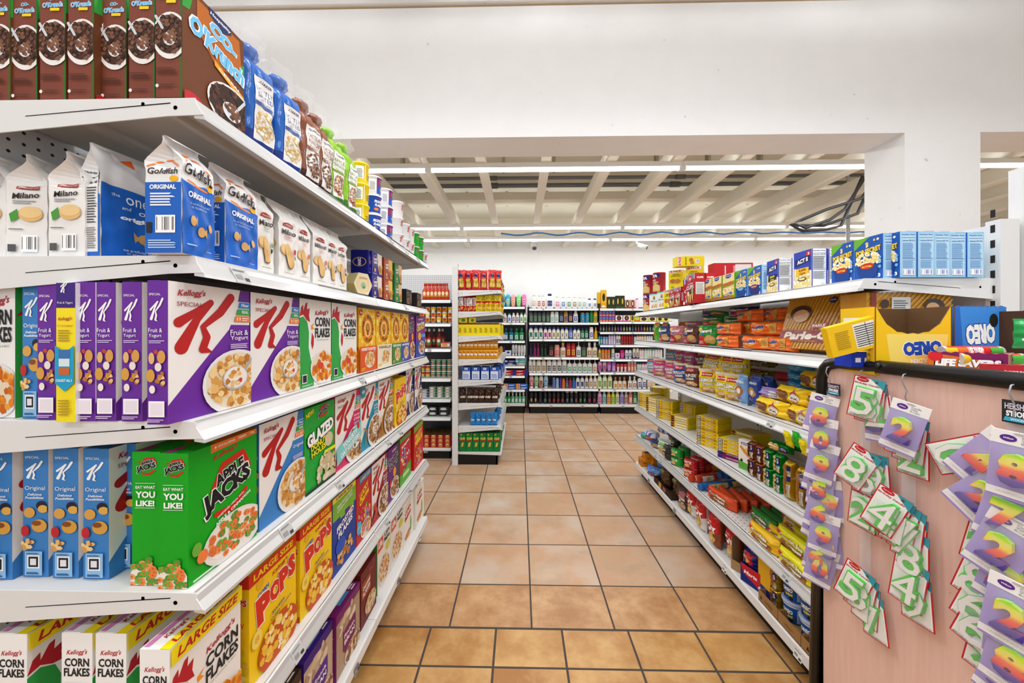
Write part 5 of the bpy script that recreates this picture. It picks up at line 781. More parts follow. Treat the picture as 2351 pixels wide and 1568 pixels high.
stripe = [['p', [(i / 16, 1), (i / 16 + .02, 1), (i / 16 - .23, 0), (i / 16 - .25, 0)], 'd8a23c'] for i in range(20)]
par = carton('biscuit_carton', .20, .05, .24, {'*': 'c98d20', 'L': '7a1c18', 'R': 'c98d20'}, stripe + [['r', 0, .12, 1, .34, '8c1c18'], ['t', 'Parle-G', .5, .24, .8, .15, 'f4ece0', 2, .2, .05], ['p', [(.55, .44), (.86, .48), (.84, .38), (.58, .36)], 'b0242c'], ['t', 'PARLE', .7, .42, .22, .05, 'fff', 4, .1, .04], ['t', 'Original', .55, .14, .3, .03, 'f0b030']] + [['p', [(.84 + (.075 if j % 2 else .055) * math.cos(j * PI / 12), .86 + (.062 if j % 2 else .046) * math.sin(j * PI / 12)) for j in range(24)], '1c2a6c'], ['t', 'EXPORT PACK', .84, .86, .09, .02, 'fff', 0, 0, .02], ['e', .32, .66, .2, .14, '4a3020'], ['e', .34, .6, .15, .12, 'd8a878']], None, [['r', .2, .1, .8, .5, '8c1c18']], cat='carton', kind='film', crease=False)
RP(par, 1785, 1912, 1, 'large yellow striped biscuit carton leaning, dark red band', .06, 'yellow striped cartons', rx=R(-14), fit=True, z=.013)
RP(par, 1900, 1980, 1, 'yellow striped biscuit carton in shade right of the leaning one', .16, 'yellow striped cartons', rx=R(-4), z=.005)
# ---- third level
def creme(col, t1, seed=1, w=.115, h=.15, d=.055): return pillow('creme_cookie_pack', w, d, h, col, [['r', .22, .70, .78, .86, 'c8242c'], ['t', 'Lil Dutch', .5, .78, .46, .06, 'fff', 2, 0, .03], ['p', [(0, .9), (1, .9), (1, 1), (0, 1)], 'e8d8b8'], ['t', t1, .5, .54, .86, .14, 'f6f4f0', 3, 0, .05, '2a2420'], ['t', 'CREMES', .5, .38, .6, .11, 'f6f4f0', 3, 0, .05, '2a2420'], ['e', .55, .15, .4, .12, 'd0a070'], ['s', .55, .15, .36, .1, 12, ['e2bc88', 'c89058', 'f0dcb8'], .1, 4]], cat='cookie pack', seed=seed, wob=.012, ex=5, ez=4)
c1, c2, c3, c4, c5 = creme('5ab4e0', 'VANILLA'), creme('e0489a', 'STRAWBERRY', 2), creme('2250a8', 'CHOCOLATE', 3), creme('6a3426', 'DUPLEX', 4), creme('f2d818', 'LEMON', 5)
G4 = 'creme cookie packs on the right third shelf'
for p, a, b, l, dx, z, rz in ((c1, 1478, 1498, 'light blue creme cookie pack, farthest on third shelf', .03, 0, 0), (c2, 1489, 1520, 'pink creme cookie pack, farther of two in front row', .02, 0, -.1), (c2, 1518, 1540, 'pink creme cookie pack beside dark blue one', .03, 0, 0), (c3, 1535, 1566, 'dark blue chocolate creme cookie pack', .015, 0, -.1), (c4, 1562, 1590, 'brown creme cookie pack in front row', .02, 0, 0), (c5, 1588, 1636, 'yellow lemon creme pack in front row', .015, 0, 0)): RP(p, a, b, 2, l, dx, G4, z=z, rz=rz)
for p, a, b, l in ((c1, 1518, 1545, 'greyish blue creme pack in upper back row'), (c2, 1542, 1562, 'pink creme pack in upper back row, farther'), (c2, 1562, 1584, 'pink creme pack in upper back row, nearer'), (c4, 1582, 1622, 'brown peanut butter creme pack in upper row')): RP(p, a, b, 2, l, .12, G4, z=.11)
RP(c5, 1604, 1656, 2, 'yellow lemon creme pack leaning on top of the front one', .06, G4, z=.12, rx=R(-10), sz=.86)
for i, (a, b, dx) in enumerate(((1640, 1668, .03), (1662, 1690, .04))): RP(c5, a, b, 2, 'yellow creme pack seen end on, %s after the front one' % ORD[i], dx, G4, rz=.5, fit=False); RP(c5, a + 12, b + 14, 2, 'yellow creme pack end on, %s in the upper layer' % ORD[i], dx + .05, G4, z=.11, rz=.5, fit=False)
RP(creme('7a6a10', 'LEMON', 8, .16, .05, .1), 1690, 1750, 2, 'yellow lemon pack with deep shade painted in, lower', .2, G4, z=.12); RP(creme('7a6a10', 'LEMON', 9, .16, .05, .1), 1695, 1748, 2, 'yellow lemon pack with deep shade painted in, upper', .22, G4, z=.18)  # lemon yellow darkened to olive: deep shade painted into the film colour
def sand(col, food, t, seed): return pillow('sandwich_cookie_pack', .07, .05, .16, col, [['t', t, .5, .76, .86, .09, 'f4f4f8', 0, 0, .05], ['e', .4, .48, .3, .15, food], ['e', .6, .46, .3, .15, food], ['e', .5, .45, .2, .09, 'f0e6d8'], ['s', .5, .25, .3, .06, 8, [food], .05, 2], ['r', 0, 0, 1, .06, 'dfe8f4']], cat='cookie pack', seed=seed, wob=.01, ex=7)
RP(sand('6a9cd8', '2a1c18', 'BROWN', 3), 1660, 1682, 2, 'blue sandwich cookie pack with dark cookies', .05, G4); RP(sand('7aa8e0', 'b06a30', 'SANDWICH', 6), 1678, 1718, 2, 'light blue sandwich cookie pack with brown cookies', .03, G4, fit=False)
RP(sand('2a4aa8', 'c08a4a', 'SANDWICH', 7), 1712, 1742, 2, 'dark blue sandwich pack with cookie stack side', .06, G4, fit=False); RP(sand('2a4aa8', 'c08a4a', 'SANDWICH', 8), 1738, 1770, 2, 'dark blue sandwich pack lying in shade behind purple one', .12, G4, fit=False)
purp = pillow('sandwich_cookie_pack', .15, .08, .05, 'a890cc', [['r', .4, .2, 1, .8, 'dcd8e8'], ['t', 'SANDWICH', .74, .5, .4, .3, '6a5a9c', 0, 0, .04]], cat='cookie pack', ex=6, seed=3, wob=.015)
RP(purp, 1722, 1800, 2, 'purple and silver sandwich cookie pack lying across', .02, G4, z=.07)
but = pillow('butter_cookie_pack', .17, .055, .075, 'f8cf10', [['e', .22, .5, .14, .28, '8a5424'], ['e', .36, .42, .12, .3, '7a4a20'], ['e', .68, .45, .15, .34, 'b0242c'], ['e', .68, .42, .145, .26, 'f6f2ea'], ['t', 'Butter Cookies', .68, .42, .24, .16, '2a2420', -4, .2, .03], ['s', .68, .9, .06, .1, 8, ['c8242c', 'fff'], .02, 3], ['s', .68, .08, .06, .08, 8, ['c8242c', 'fff'], .02, 4], ['l', .4, .12, .52, .18, 1, '8a6a10']], cat='cookie pack', ex=9, ez=5, seed=6, wob=.010, fin=.015)
G5 = 'yellow butter cookie packs'
RP(but, 1729, 1801, 2, 'yellow butter cookie pack on shelf edge above price tag', .01, G5); RP(but, 1776, 1850, 2, 'yellow butter cookie pack resting on two others', .04, G5, z=.072); RP(but, 1802, 1862, 2, 'orange yellow cookie pack at near end behind clear plastic', .02, G5)
RP(but, 1830, 1900, 2, 'yellow butter cookie pack, highest at near end', .10, G5, z=.145); RP(but, 1850, 1900, 2, 'yellow butter cookie pack, second layer at near end', .05, G5, z=.072)
blu = pillow('biscuit_pack', .13, .06, .04, '2a86b8', [['l', .2, .3, .8, .7, 2, '8ac8e8']], cat='biscuit pack', ex=8, seed=2, wob=.01)
for k in range(4): RP(blu, 1800, 1850, 2, 'turquoise biscuit pack stacked in shade, %s from bottom' % ORD[k], .13, 'turquoise packs', z=.08 + k * .041)
RP(pillow('biscuit_pack', .12, .06, .05, 'a8202c', None, cat='biscuit pack', seed=3), 1760, 1810, 2, 'dark red pack lying in shade above the purple pack', .18, z=.13)
# ---- fourth level: flat yellow cartons in stacks, upright sleeves
flatb = carton('wafer_carton', .13, .14, .0178, {'*': 'f0d414'}, [['r', .02, .1, .22, .9, '1c2a7c'], ['t', 'GOYA', .12, .5, .15, .45, 'fff', 0, 0, .05], ['p', [(.24, .2), (.95, .2), (.9, .8), (.28, .8)], 'c89018'], ['t', 'Wafers', .6, .5, .4, .4, 'f4ecd0', 0, 0, .04]], None, None, [['r', .1, .1, .9, .9, 'd8cfa0']], cat='wafer carton', crease=False)
flatp = carton('wafer_carton', .13, .14, .0178, {'*': '7a1c5c'}, [['r', .02, .1, .22, .9, '1c2a7c'], ['t', 'CHOCO WAFERS', .6, .5, .5, .35, 'f0e0e8', 0, 0, .03]], None, None, None, cat='wafer carton', crease=False)
flatn = carton('wafer_carton', .13, .14, .0178, {'*': 'f0d414', 'F': 'd8b83c'}, [['r', .02, .1, .2, .9, '6a2a18'], ['p', [(.24, .2), (.95, .2), (.9, .8), (.28, .8)], 'f4ecd0']], None, None, [['r', .1, .1, .9, .9, 'c9b070']], cat='wafer carton', crease=False)
rnd = random.Random(7); G6 = 'flat yellow wafer cartons in stacks'
for si, (a, b, dx, n, p, w) in enumerate(((1459, 1477, .01, 7, flatb, 'farthest'), (1478, 1497, .01, 7, flatn, 'second'), (1495, 1527, .01, 8, flatb, 'third'), (1480, 1510, .16, 9, flatb, 'back'), (1529, 1563, .015, 5, flatn, 'fourth'), (1552, 1582, .16, 8, flatb, 'rear'), (1585, 1630, .01, 10, flatb, 'tallest'), (1631, 1685, .012, 6, flatb, 'nearest'), (1668, 1712, .15, 7, flatn, 'shaded back'))):
    for k in range(n):
        q = flatp if (w == 'nearest' and k < 2) else p
        RP(q, a, b, 3, 'thin %s wafer carton, %s up in the %s stack on fourth shelf' % ('purple' if q is flatp else 'yellow', ORD[k], w), dx + rnd.uniform(-.003, .006), G6, z=k * .0184, rz=rnd.uniform(-.03, .03))
milk = carton('biscuit_box', .065, .035, .155, {'*': 'f0ede6'}, [['p', [(0, 0), (1, 0), (1, .2), (0, .28)], '5ca83a'], ['r', .2, .84, .8, .92, '1c2a7c'], ['t', 'GOYA', .5, .88, .5, .05, 'fff', 0, 0, .04], ['k', [(.2, .75, .1), (.5, .62, .14), (.8, .5, .1)], 'd8942c'], ['k', [(.9, .8, .05), (.6, .7, .08)], 'f0c070'], ['e', .25, .3, .1, .05, '222222']], cat='biscuit box')
RP(milk, 1686, 1713, 3, 'white and green biscuit box with orange swirl', .02)
def sleeve(col, food, t='GOYA', h=.16, w=.05, d=.05, foil='foil', seed=1, tc='1c2a7c'):
    return pillow('biscuit_sleeve', w, d, h, col, [['e', .32, .22, .24, .09, food], ['e', .32, .42, .24, .09, food], ['e', .32, .62, .24, .09, food], ['e', .32, .82, .24, .08, food], ['r', .62, .5, .94, .9, tc], ['t', t, .78, .7, .45, .11, 'fff', 90, 0, .05], ['r', .62, .08, .94, .42, 'dcdcd4'], ['l', .66, .1, .9, .4, 7, '8a8a80']], cat='biscuit sleeve', kind=foil, ex=6, ez=9, seed=seed, wob=.006, fin=.015)
sb, sg, sy, so = sleeve('8a4210', '4a2414', h=.085), sleeve('0f8a2c', 'e8cc8a', h=.085), sleeve('b8920c', 'b8743c', h=.165, tc='1c2a7c'), sleeve('a8440c', '3a1c10', h=.16)
G7 = 'upright biscuit sleeves on the right fourth shelf'
for k in (0, 1):
    RP(sb, 1713, 1729, 3, 'brown foil biscuit sleeve, %s of left pair' % ('lower', 'upper')[k], .02, G7, z=k * .086, fit=False); RP(sb, 1729, 1747, 3, 'brown foil biscuit sleeve, %s of right pair' % ('lower', 'upper')[k], .02, G7, z=k * .086, fit=False)
    RP(sg, 1747, 1769, 3, 'green foil biscuit sleeve, %s of left pair' % ('lower', 'upper')[k], .02, G7, z=k * .086, fit=False); RP(sg, 1770, 1792, 3, 'green foil biscuit sleeve, %s of right pair' % ('lower', 'upper')[k], .02, G7, z=k * .086, fit=False)
gl_ = pillow('biscuit_sleeve', .10, .05, .045, '0f8a2c', [['e', .2, .5, .14, .35, 'e8cc8a'], ['e', .42, .5, .14, .35, 'e8cc8a'], ['r', .6, .2, .9, .6, '1c2a7c'], ['t', 'GOYA', .75, .4, .22, .25, 'fff', 0, 0, .05]], cat='biscuit sleeve', kind='foil', ex=7, seed=3)
RP(gl_, 1746, 1800, 3, 'green foil biscuit sleeve lying across the upright green ones', .02, G7, z=.175); RP(gl_, 1795, 1830, 3, 'green foil biscuit sleeve lying in shade behind', .12, G7, z=.175)
RP(sy, 1792, 1817, 3, 'gold foil biscuit sleeve with round biscuits, farther one', .015, G7, fit=False); RP(sy, 1818, 1850, 3, 'gold foil biscuit sleeve with round biscuits, nearer one', .015, G7, fit=False); RP(so, 1842, 1868, 3, 'orange foil biscuit sleeve at near end of fourth shelf', .01, G7, fit=False)
sm = pillow('candy_packet', .035, .02, .07, 'e8d80c', None, cat='candy packet', seed=2); sm2 = pillow('candy_packet', .035, .02, .07, '18b02c', None, cat='candy packet', seed=3)
for p, u, v, l in ((sm, 1825, 1010, 'small yellow packet hanging near the clear plastic holder'), (sm2, 1846, 1012, 'small green packet hanging beside the yellow packet'), (sm, 1862, 1030, 'small yellow packet hanging closest to the board')):
    y, z = onX(RX - .005, u, v); put(p, (RX - .02, y, z - .03), -PI / 2, l, 'small packets', ry=.0, rx=.3)
# ---- fifth level
G8 = 'packs on the right fifth shelf'
def bag2(col, ops, w, d, h, seed=1, name='snack_bag', cat='snack bag', **k): return pillow(name, w, d, h, col, ops, cat=cat, seed=seed, wob=.014, **k)
wb = bag2('dfe4f2', [['s', .5, .5, .45, .4, 14, ['5a4ab0', 'e04a3c', '2f86d0', 'ffffff'], .09, 3]], .2, .1, .05); bb = bag2('1c2a6c', [['e', .5, .5, .3, .3, 'b08a70'], ['l', .2, .2, .8, .4, 2, 'e0d040']], .16, .1, .05, 4); gb2 = bag2('2a9ad0', [['e', .3, .5, .2, .3, '3ab04a'], ['e', .7, .5, .2, .3, 'e86a2c']], .16, .1, .045, 5)
RP(gb2, 1460, 1488, 4, 'teal and green snack bag at far end of fifth shelf', .0, G8); RP(wb, 1462, 1510, 4, 'white and purple snack bag lying on the teal one', .02, G8, z=.045, fit=False); RP(bb, 1482, 1512, 4, 'navy snack bag next to the teal one', .0, G8); RP(bb, 1520, 1560, 4, 'navy snack bag in shade behind black bags', .14, G8, z=.07, fit=False); RP(wb, 1500, 1530, 4, 'purple and white bag in shade at back', .12, G8, z=.08)
RP(bag2('e8ece4', [['e', .4, .35, .3, .2, 'c9a04a'], ['r', .2, .7, .8, .9, '6ab44a']], .1, .05, .1, 6), 1503, 1520, 4, 'white snack bag with golden crackers', .0, G8)
blk = bag2('2a2a28', [['e', .5, .3, .25, .2, 'c9a04a'], ['l', .2, .6, .8, .8, 2, 'e8e8e0'], ['e', .3, .75, .1, .08, '4a9a4a']], .1, .05, .11, 7)
for i, (a, b, dx) in enumerate(((1519, 1530, .0), (1526, 1540, .02), (1533, 1556, .08))): RP(blk, a, b, 4, 'black snack bag, %s from the white one' % ORD[i], dx, G8, z=(0, 0, .05)[i], fit=False)
club = lambda col, t: pillow('cracker_pack', .09, .05, .062, col, [['t', t, .45, .7, .6, .25, 'f4f0e0', 0, 0, .05], ['e', .35, .32, .2, .2, 'e0b060'], ['r', .0, .05, 1, .14, '2a3a9c'], ['r', .4, .05, 1, .12, 'f0d81c']], cat='cracker pack', ex=9, ez=9, seed=2, wob=.006, fin=.005)
cg2, cr2 = club('1a9a34', 'CLUB'), club('c0202c', 'RITZ')
for k in (0, 1): RP(cg2, 1532, 1552, 4, 'green cracker pack, %s of front two' % ('lower', 'upper')[k], .0, G8, z=k * .063); RP(cg2, 1549, 1566, 4, 'green cracker pack, %s in second column' % ('lower', 'upper')[k], .07, G8, z=k * .063); RP(cr2, 1560, 1585, 4, 'red cracker pack, %s of front two' % ('lower', 'upper')[k], .0, G8, z=k * .063); RP(cr2, 1577, 1600, 4, 'red cracker pack, %s in second column' % ('lower', 'upper')[k], .07, G8, z=k * .063); RP(cr2, 1592, 1612, 4, 'red cracker pack, %s in third column' % ('lower', 'upper')[k], .14, G8, z=k * .063)
RP(cg2, 1560, 1585, 4, 'green cracker pack at the back above the green columns', .16, G8, z=.10); RP(cr2, 1600, 1630, 4, 'red cracker pack in deep shade above the red columns', .2, G8, z=.126)
roll = lambda col, c2: can('biscuit_roll', .021, .15, col, F=[['r', .1, .2, .9, .8, c2], ['e', .5, .5, .3, .12, 'e0b060']], rim=col, cat='biscuit roll', kind='film', n=14, span=2.6)
r1, r2, r3 = roll('c8401c', 'e8e4dc'), roll('2a6ab8', 'f0dc8a'), roll('b8381c', 'f08a30')
rolls = [(r1, 1584, .00, 0), (r1, 1600, .04, 0), (r3, 1612, .10, 0), (r3, 1622, .15, .04), (r2, 1606, .0, 0), (r2, 1618, .03, 0), (r2, 1630, .07, .0), (r2, 1642, .11, .0), (r2, 1655, .15, .0), (r3, 1600, .13, .042), (r3, 1632, .19, .04), (r2, 1668, .19, .0), (r2, 1650, .17, .042), (r2, 1664, .20, .042)]
for i, (p, u, dx, z) in enumerate(rolls):
    y, _ = onX(RX + dx, u); put(p, (RX + dx + .0, y, ZR[4] + .024 + z), .25 + .04 * (i % 3), '%s biscuit roll lying down, number %s counting toward the camera' % ('orange' if p is r1 else 'blue' if p is r2 else 'red', ORD[i]), 'biscuit rolls lying on the fifth shelf', rx=0, ry=PI / 2)
lng = lambda col, t1, t2, food, tc='f4f0e0': pillow('cookie_pack', .2, .045, .07, col, [['r', .2, .12, .85, .45, food], ['s', .52, .26, .36, .16, 16, [food, 'b07a40', '8a5428'], .05, 3], ['t', t1, .48, .64, .62, .24, tc, 0, 0, .05, '5a2410'], ['t', t2, .52, .32, .4, .2, tc, 0, 0, .05, '5a2410'], ['r', .04, .6, .18, .8, 'c8242c']], cat='cookie pack', ex=8, ez=5, seed=5, wob=.010, fin=.02)
lc, lb, ll, lg = lng('d84a1c', 'Coco Macaroon', 'Cookies', '8a4a24'), lng('f0c01c', 'Butter', 'Cookies', 'a86a30'), lng('e8e01c', 'Lemon Ice', 'Cookies', '9a6a34'), lng('2a8a34', 'Cookies', 'Coated', '8a5428')
G9 = 'long cookie packs on the right fifth shelf'
for i, (a, b, dx) in enumerate(((1612, 1672, .0), (1640, 1690, .055), (1665, 1712, .11), (1690, 1735, .16), (1715, 1765, .21), (1745, 1800, .26))): RP(lc, a, b, 4, 'long orange red cookie pack, %s from the shelf edge' % ORD[i], dx, G9, rz=-.12)
for i, (a, b, dx) in enumerate(((1718, 1775, .10), (1738, 1800, .15), (1762, 1830, .20))): RP(lg, a, b, 4, 'long green and brown cookie pack, %s in its row' % ORD[i], dx, G9, z=.0)
RP(lb, 1714, 1782, 4, 'long yellow butter cookie pack at the shelf edge', .0, G9); RP(lb, 1757, 1815, 4, 'long yellow butter cookie pack just behind the edge one', .06, G9, z=.01); RP(lb, 1790, 1860, 4, 'long yellow butter cookie pack highest at back', .14, G9, z=.07); RP(lb, 1785, 1850, 4, 'long yellow butter cookie pack under the highest one', .14, G9, z=.0)
RP(ll, 1780, 1866, 4, 'long lemon yellow cookie pack, lower at near end', -.005, G9); RP(ll, 1776, 1870, 4, 'long lemon yellow cookie pack, upper at near end', .02, G9, z=.07); RP(ll, 1810, 1885, 4, 'long lemon yellow cookie pack behind the upper one', .08, G9, z=.07); RP(ll, 1835, 1900, 4, 'long lemon yellow cookie pack farthest back', .13, G9, z=.07)
# ---- bottom deck
G0 = 'goods on the right bottom deck'
orb = carton('tea_box', .085, .07, .075, {'*': 'd98a14'}, [['r', .2, .3, .8, .7, 'a8601c']], None, [['t', 'XL', .5, .5, .4, .25, 'b0501c', 0, 0, .04]], [['r', .2, .2, .8, .8, '3a2414']], cat='box')
for k, (u, dx, z) in enumerate(((1462, .0, 0), (1470, .0, .077), (1486, .06, .0), (1489, .06, .077), (1500, .12, .077))): RP(orb, u, u + 14, 5, 'orange box, %s of the group at far end of bottom deck' % ORD[k], dx, G0, z=z, fit=False)
RP(bag2('3a6ab8', [['r', .1, .5, .9, .8, '6a9ad8'], ['e', .4, .3, .12, .1, 'd83a2c'], ['e', .7, .3, .12, .1, 'e0d82c']], .16, .06, .085, 3), 1478, 1506, 5, 'blue bread bag at the deck edge after orange boxes', .0, G0); RP(bag2('3a6ab8', [['r', .1, .5, .9, .8, '6a9ad8']], .14, .06, .09, 4), 1498, 1530, 5, 'blue bread bag standing behind toward the shade', .07, G0, z=.06)
brd = pillow('bread_bag', .12, .08, .15, '5e4228', [['e', .5, .4, .3, .2, '3e2a18'], ['r', .2, .75, .8, .82, 'b8a878'], ['e', .5, .8, .3, .05, '8a9a3c']], cat='bread bag', seed=8, wob=.02)
for i, (a, b, dx, z) in enumerate(((1506, 1535, .02, .02), (1515, 1550, .08, .05), (1530, 1568, .03, .03), (1545, 1585, .10, .05))): RP(brd, a, b, 5, 'clear bag of brown bread rolls, %s in the dark display tray' % ORD[i], dx, G0, z=z, fit=False)
def tray(w, d, h, col, ops=None, name='display_tray', back=None):
    mb = MB(); t = .003; m = mat(col, 'matte')
    mb.box(-w / 2, -d / 2, 0, w / 2, d / 2, t, m); mb.box(-w / 2, -d / 2, 0, w / 2, -d / 2 + t, h, m); mb.box(-w / 2, d / 2 - t, 0, w / 2, d / 2, back or h, m); mb.box(-w / 2, -d / 2 + t, 0, -w / 2 + t, d / 2 - t, back or h, m); mb.box(w / 2 - t, -d / 2 + t, 0, w / 2, d / 2 - t, back or h, m)
    lay_art(mb, ops, w, h, lambda x, y, o: (x - w / 2, -d / 2 - o, y), 'matte'); return P(mb.mesh(name), 'display tray', name, w, h, d)
RP(tray(.3, .16, .05, '3a2418', [['r', .3, .1, .45, .9, 'c8a03c'], ['r', .55, .2, .7, .8, 'b05a5a']]), 1501, 1541, 5, 'dark brown cardboard display tray under the bread bags', .0, G0)
RP(bag2('3e2620', [['r', .3, .5, .8, .85, 'a8606a'], ['t', 'Choco', .5, .55, .6, .12, 'f0ece4', 0, 0, .04], ['t', 'Pan', .5, .4, .4, .12, 'f0ece4', 0, 0, .04], ['e', .5, .2, .3, .14, 'b8946a']], .12, .07, .16, 5), 1541, 1574, 5, 'dark brown snack bag leaning by white red cracker bags', -.01, G0, rz=-.3)
crix = lambda wht: pillow('cracker_bag', .10, .065, .195, '8e4a28' if wht else 'e8e4e0', [['p', [(0, .4), (1, .48), (1, 1), (0, 1)], 'c4181c'], ['t', 'Crix', .5, .58, .9, .22, 'fff', 0, 0, .07], ['t', 'CRACKERS', .4, .75, .5, .03, 'fff', 0, 0, .02], ['e', .62, .30, .28, .16, 'd8b06a'], ['s', .62, .30, .25, .14, 14, ['c89a50', '8a6a3c', 'e8c88a'], .05, 3], ['e', .4, .2, .2, .12, 'e0bc7c']], cat='cracker bag', ex=6, seed=4, wob=.012)
cx1, cx2 = crix(False), crix(True)
for p, a, b, l, dx in ((cx1, 1568, 1598, 'white bottomed red cracker bag, farthest of the row', .03), (cx1, 1584, 1624, 'white bottomed red cracker bag, middle of the row', .01), (cx2, 1612, 1655, 'brown bottomed red cracker bag showing its side', .0), (cx2, 1658, 1692, 'brown bottomed red cracker bag in open cardboard box', .03)): RP(p, a, b, 5, l, dx, G0, fit=False)
RP(cx1, 1600, 1630, 5, 'red cracker bag behind the middle ones', .09, G0, fit=False); RP(cx2, 1640, 1665, 5, 'red cracker bag behind the brown bottomed one', .08, G0, fit=False)
RP(tray(.1, .13, .05, 'a88458', None, 'cardboard_box', .17), 1662, 1706, 5, 'open tan cardboard box holding a red cracker bag', .0, G0)
RP(tray(.13, .12, .09, '1c2a7c', [['p', [(0, 1), (.1, .5), (.8, .1), (1, .2), (1, 1)], 'c8242c'], ['t', 'Maria', .4, .62, .5, .2, 'fff', 0, .2, .03], ['e', .8, .2, .12, .16, 'dcdce8']], 'display_box'), 1688, 1742, 5, 'red and blue shelf display box of chocolate cookies', .0, G0)
RP(bag2('1c2a8c', [['r', .3, .3, .9, .9, 'c8242c'], ['e', .5, .5, .2, .2, 'e0b060'], ['l', .1, .6, .4, .85, 3, 'e8e8f0']], .11, .06, .09, 9), 1700, 1728, 5, 'blue and red cookie pack upright in the display box', .03, G0, z=.06); RP(bag2('1c2a8c', [['e', .4, .5, .3, .3, '3a4ab0']], .1, .06, .08, 10), 1708, 1742, 5, 'blue and red cookie pack leaning high in the display box', .06, G0, z=.10)
put(carton('cookie_box', .09, .05, .17, {'*': 'c01c24', 'L': 'e8b40c', 'R': 'c01c24'}, [['r', 0, 0, 1, 1, 'e8b40c'], ['r', 0, 0, 1, .3, '1c2a7c']], None, [['r', 0, .08, 1, .28, 'c8c4bc'], ['r', 0, 0, 1, .08, '1c2a7c']], cat='cookie box'), (RX + .06, onX(RX + .03, 1752)[0], ZR[5] + .002), -PI / 2, 'red box with yellow front and grey label by gold sleeves', G0)
RP(tray(.17, .16, .05, 'a07848', [['t', 'cookies', .55, .5, .4, .4, '6a4a28', 0, 0, .02], ['p', [(.1, .3), (.2, .3), (.15, .7)], '2a2018']]), 1741, 1785, 5, 'tan cardboard tray, farther one, printed front', .0, G0); RP(tray(.19, .16, .05, 'a07848', [['l', .3, .35, .7, .6, 2, '6a4a28']]), 1786, 1838, 5, 'tan cardboard tray, middle one at the deck edge', .0, G0); RP(tray(.14, .16, .05, 'a07848', [['p', [(.3, .3), (.5, .3), (.4, .7)], '2a2018']]), 1839, 1880, 5, 'tan cardboard tray cut off by the black board edge', .0, G0)
for k in (0, 1): RP(sleeve('b08c14', 'c8783c', h=.085, seed=4), 1764, 1783, 5, 'gold foil biscuit sleeve, %s of two in cardboard tray' % ('lower', 'upper')[k], .03, G0, z=.004 + k * .086, fit=False)
tub = can('cookie_tub', .044, .085, '1b5fb8', F=[['r', 0, .84, 1, 1, 'eef2f8'], ['t', 'OREO', .5, .56, .36, .22, 'fff', 0, 0, .07, '16205c'], ['t', 'mini', .55, .34, .24, .15, 'f2e41c', 0, 0, .05], ['e', .34, .18, .06, .1, '1c1c1c'], ['e', .62, .14, .06, .1, '1c1c1c'], ['r', .8, .1, 1, .8, 'cfe0f4'], ['l', .82, .15, .98, .75, 6, '6a8ab8']], cat='tub', n=28, span=3.0, prof=[(.036, 0), (.038, .002), (.044, .083), (.044, .085)], cap=('b8c8ec', [(.048, .080), (.049, .083), (.049, .092), (.046, .094), (.040, .091)]), kn='lid')
for (u0, u1, n, dx) in ((1786, 1818, 'farther', .035), (1824, 1862, 'nearer', .03)):
    for k in (0, 1): RP(tub, u0, u1, 5, '%s blue cookie tub with cloudy lid, %s of two' % (n, ('lower', 'upper')[k]), dx, 'blue cookie tubs', z=.004 + k * .095, fit=False, rz=.25)
# ================================================================ FAR WALL SHELVES
U = .2041 * (FY - .0) / 860
_bc = {}
def far(unit, row, z, segs):
    """segs: (x0, x1, n, height, style, body, cap, label, description); x and height in readings of the far wall"""
    for (a, b, n, h, style, body, cap, lab, desc) in segs:
        w = (b - a) / n * U * .93; hh = h * U; key = (style, body, cap, lab, round(w, 3), round(hh, 3)); cat = 'bottle'
        if key not in _bc:
            if style == 'box': d = .05; _bc[key] = carton('carton', w, d, hh, {'*': body}, [['r', 0, 0, 1, .3, cap]] + ([['e', .5, .6, .25, .22, lab], ['l', .2, .08, .8, .22, 1, 'ffffff']] if lab else []), cat='box')
            elif style == 'face': d = .05; _bc[key] = carton('hair_color_box', w, d, hh, {'*': body}, [['e', .5, .55, .32, .40, '2a1a14'], ['e', .5, .55, .16, .24, lab], ['r', 0, 0, 1, .16, cap]], cat='box')
            elif style == 'can3':
                _bc[key] = can('food_can', w / 2, hh, body, F=[['r', 0, .1, 1, .9, body], ['r', .1, .35, .9, .7, cap], ['e', .5, .3, .25, .18, lab]], n=16, span=2.6, nx=6)
            else: _bc[key] = bottle('bottle', w, hh, body, cap, lab, style, F=[['r', .28, .22, .72, .48, lab], ['l', .3, .12, .7, .18, 1, '777777']] if body == '1b1a1c' and lab else None)
        p = _bc[key]
        for i in range(n):
            x = fx(a + (b - a) * (i + .5) / n); where = '%s from left' % ORD[i] if n > 1 else ''
            put(p, (x, FY + .03 + p['d'] / 2 + .004 * ((i * 7) % 3), z + .001), 0, ('%s%s, %s shelf, far %s unit' % (desc.rstrip(','), ', ' + where if where else '', row, unit)), '%s row' % desc if n > 1 else None, name={'bottle': 'toiletry_bottle', 'box': 'toiletry_box'}.get(p['cat'], p['name']))
M_ = 'middle'; T_ = 'right'; S_ = 'left'
Wt, Bk = 'f3f1ee', '1b1a1c'
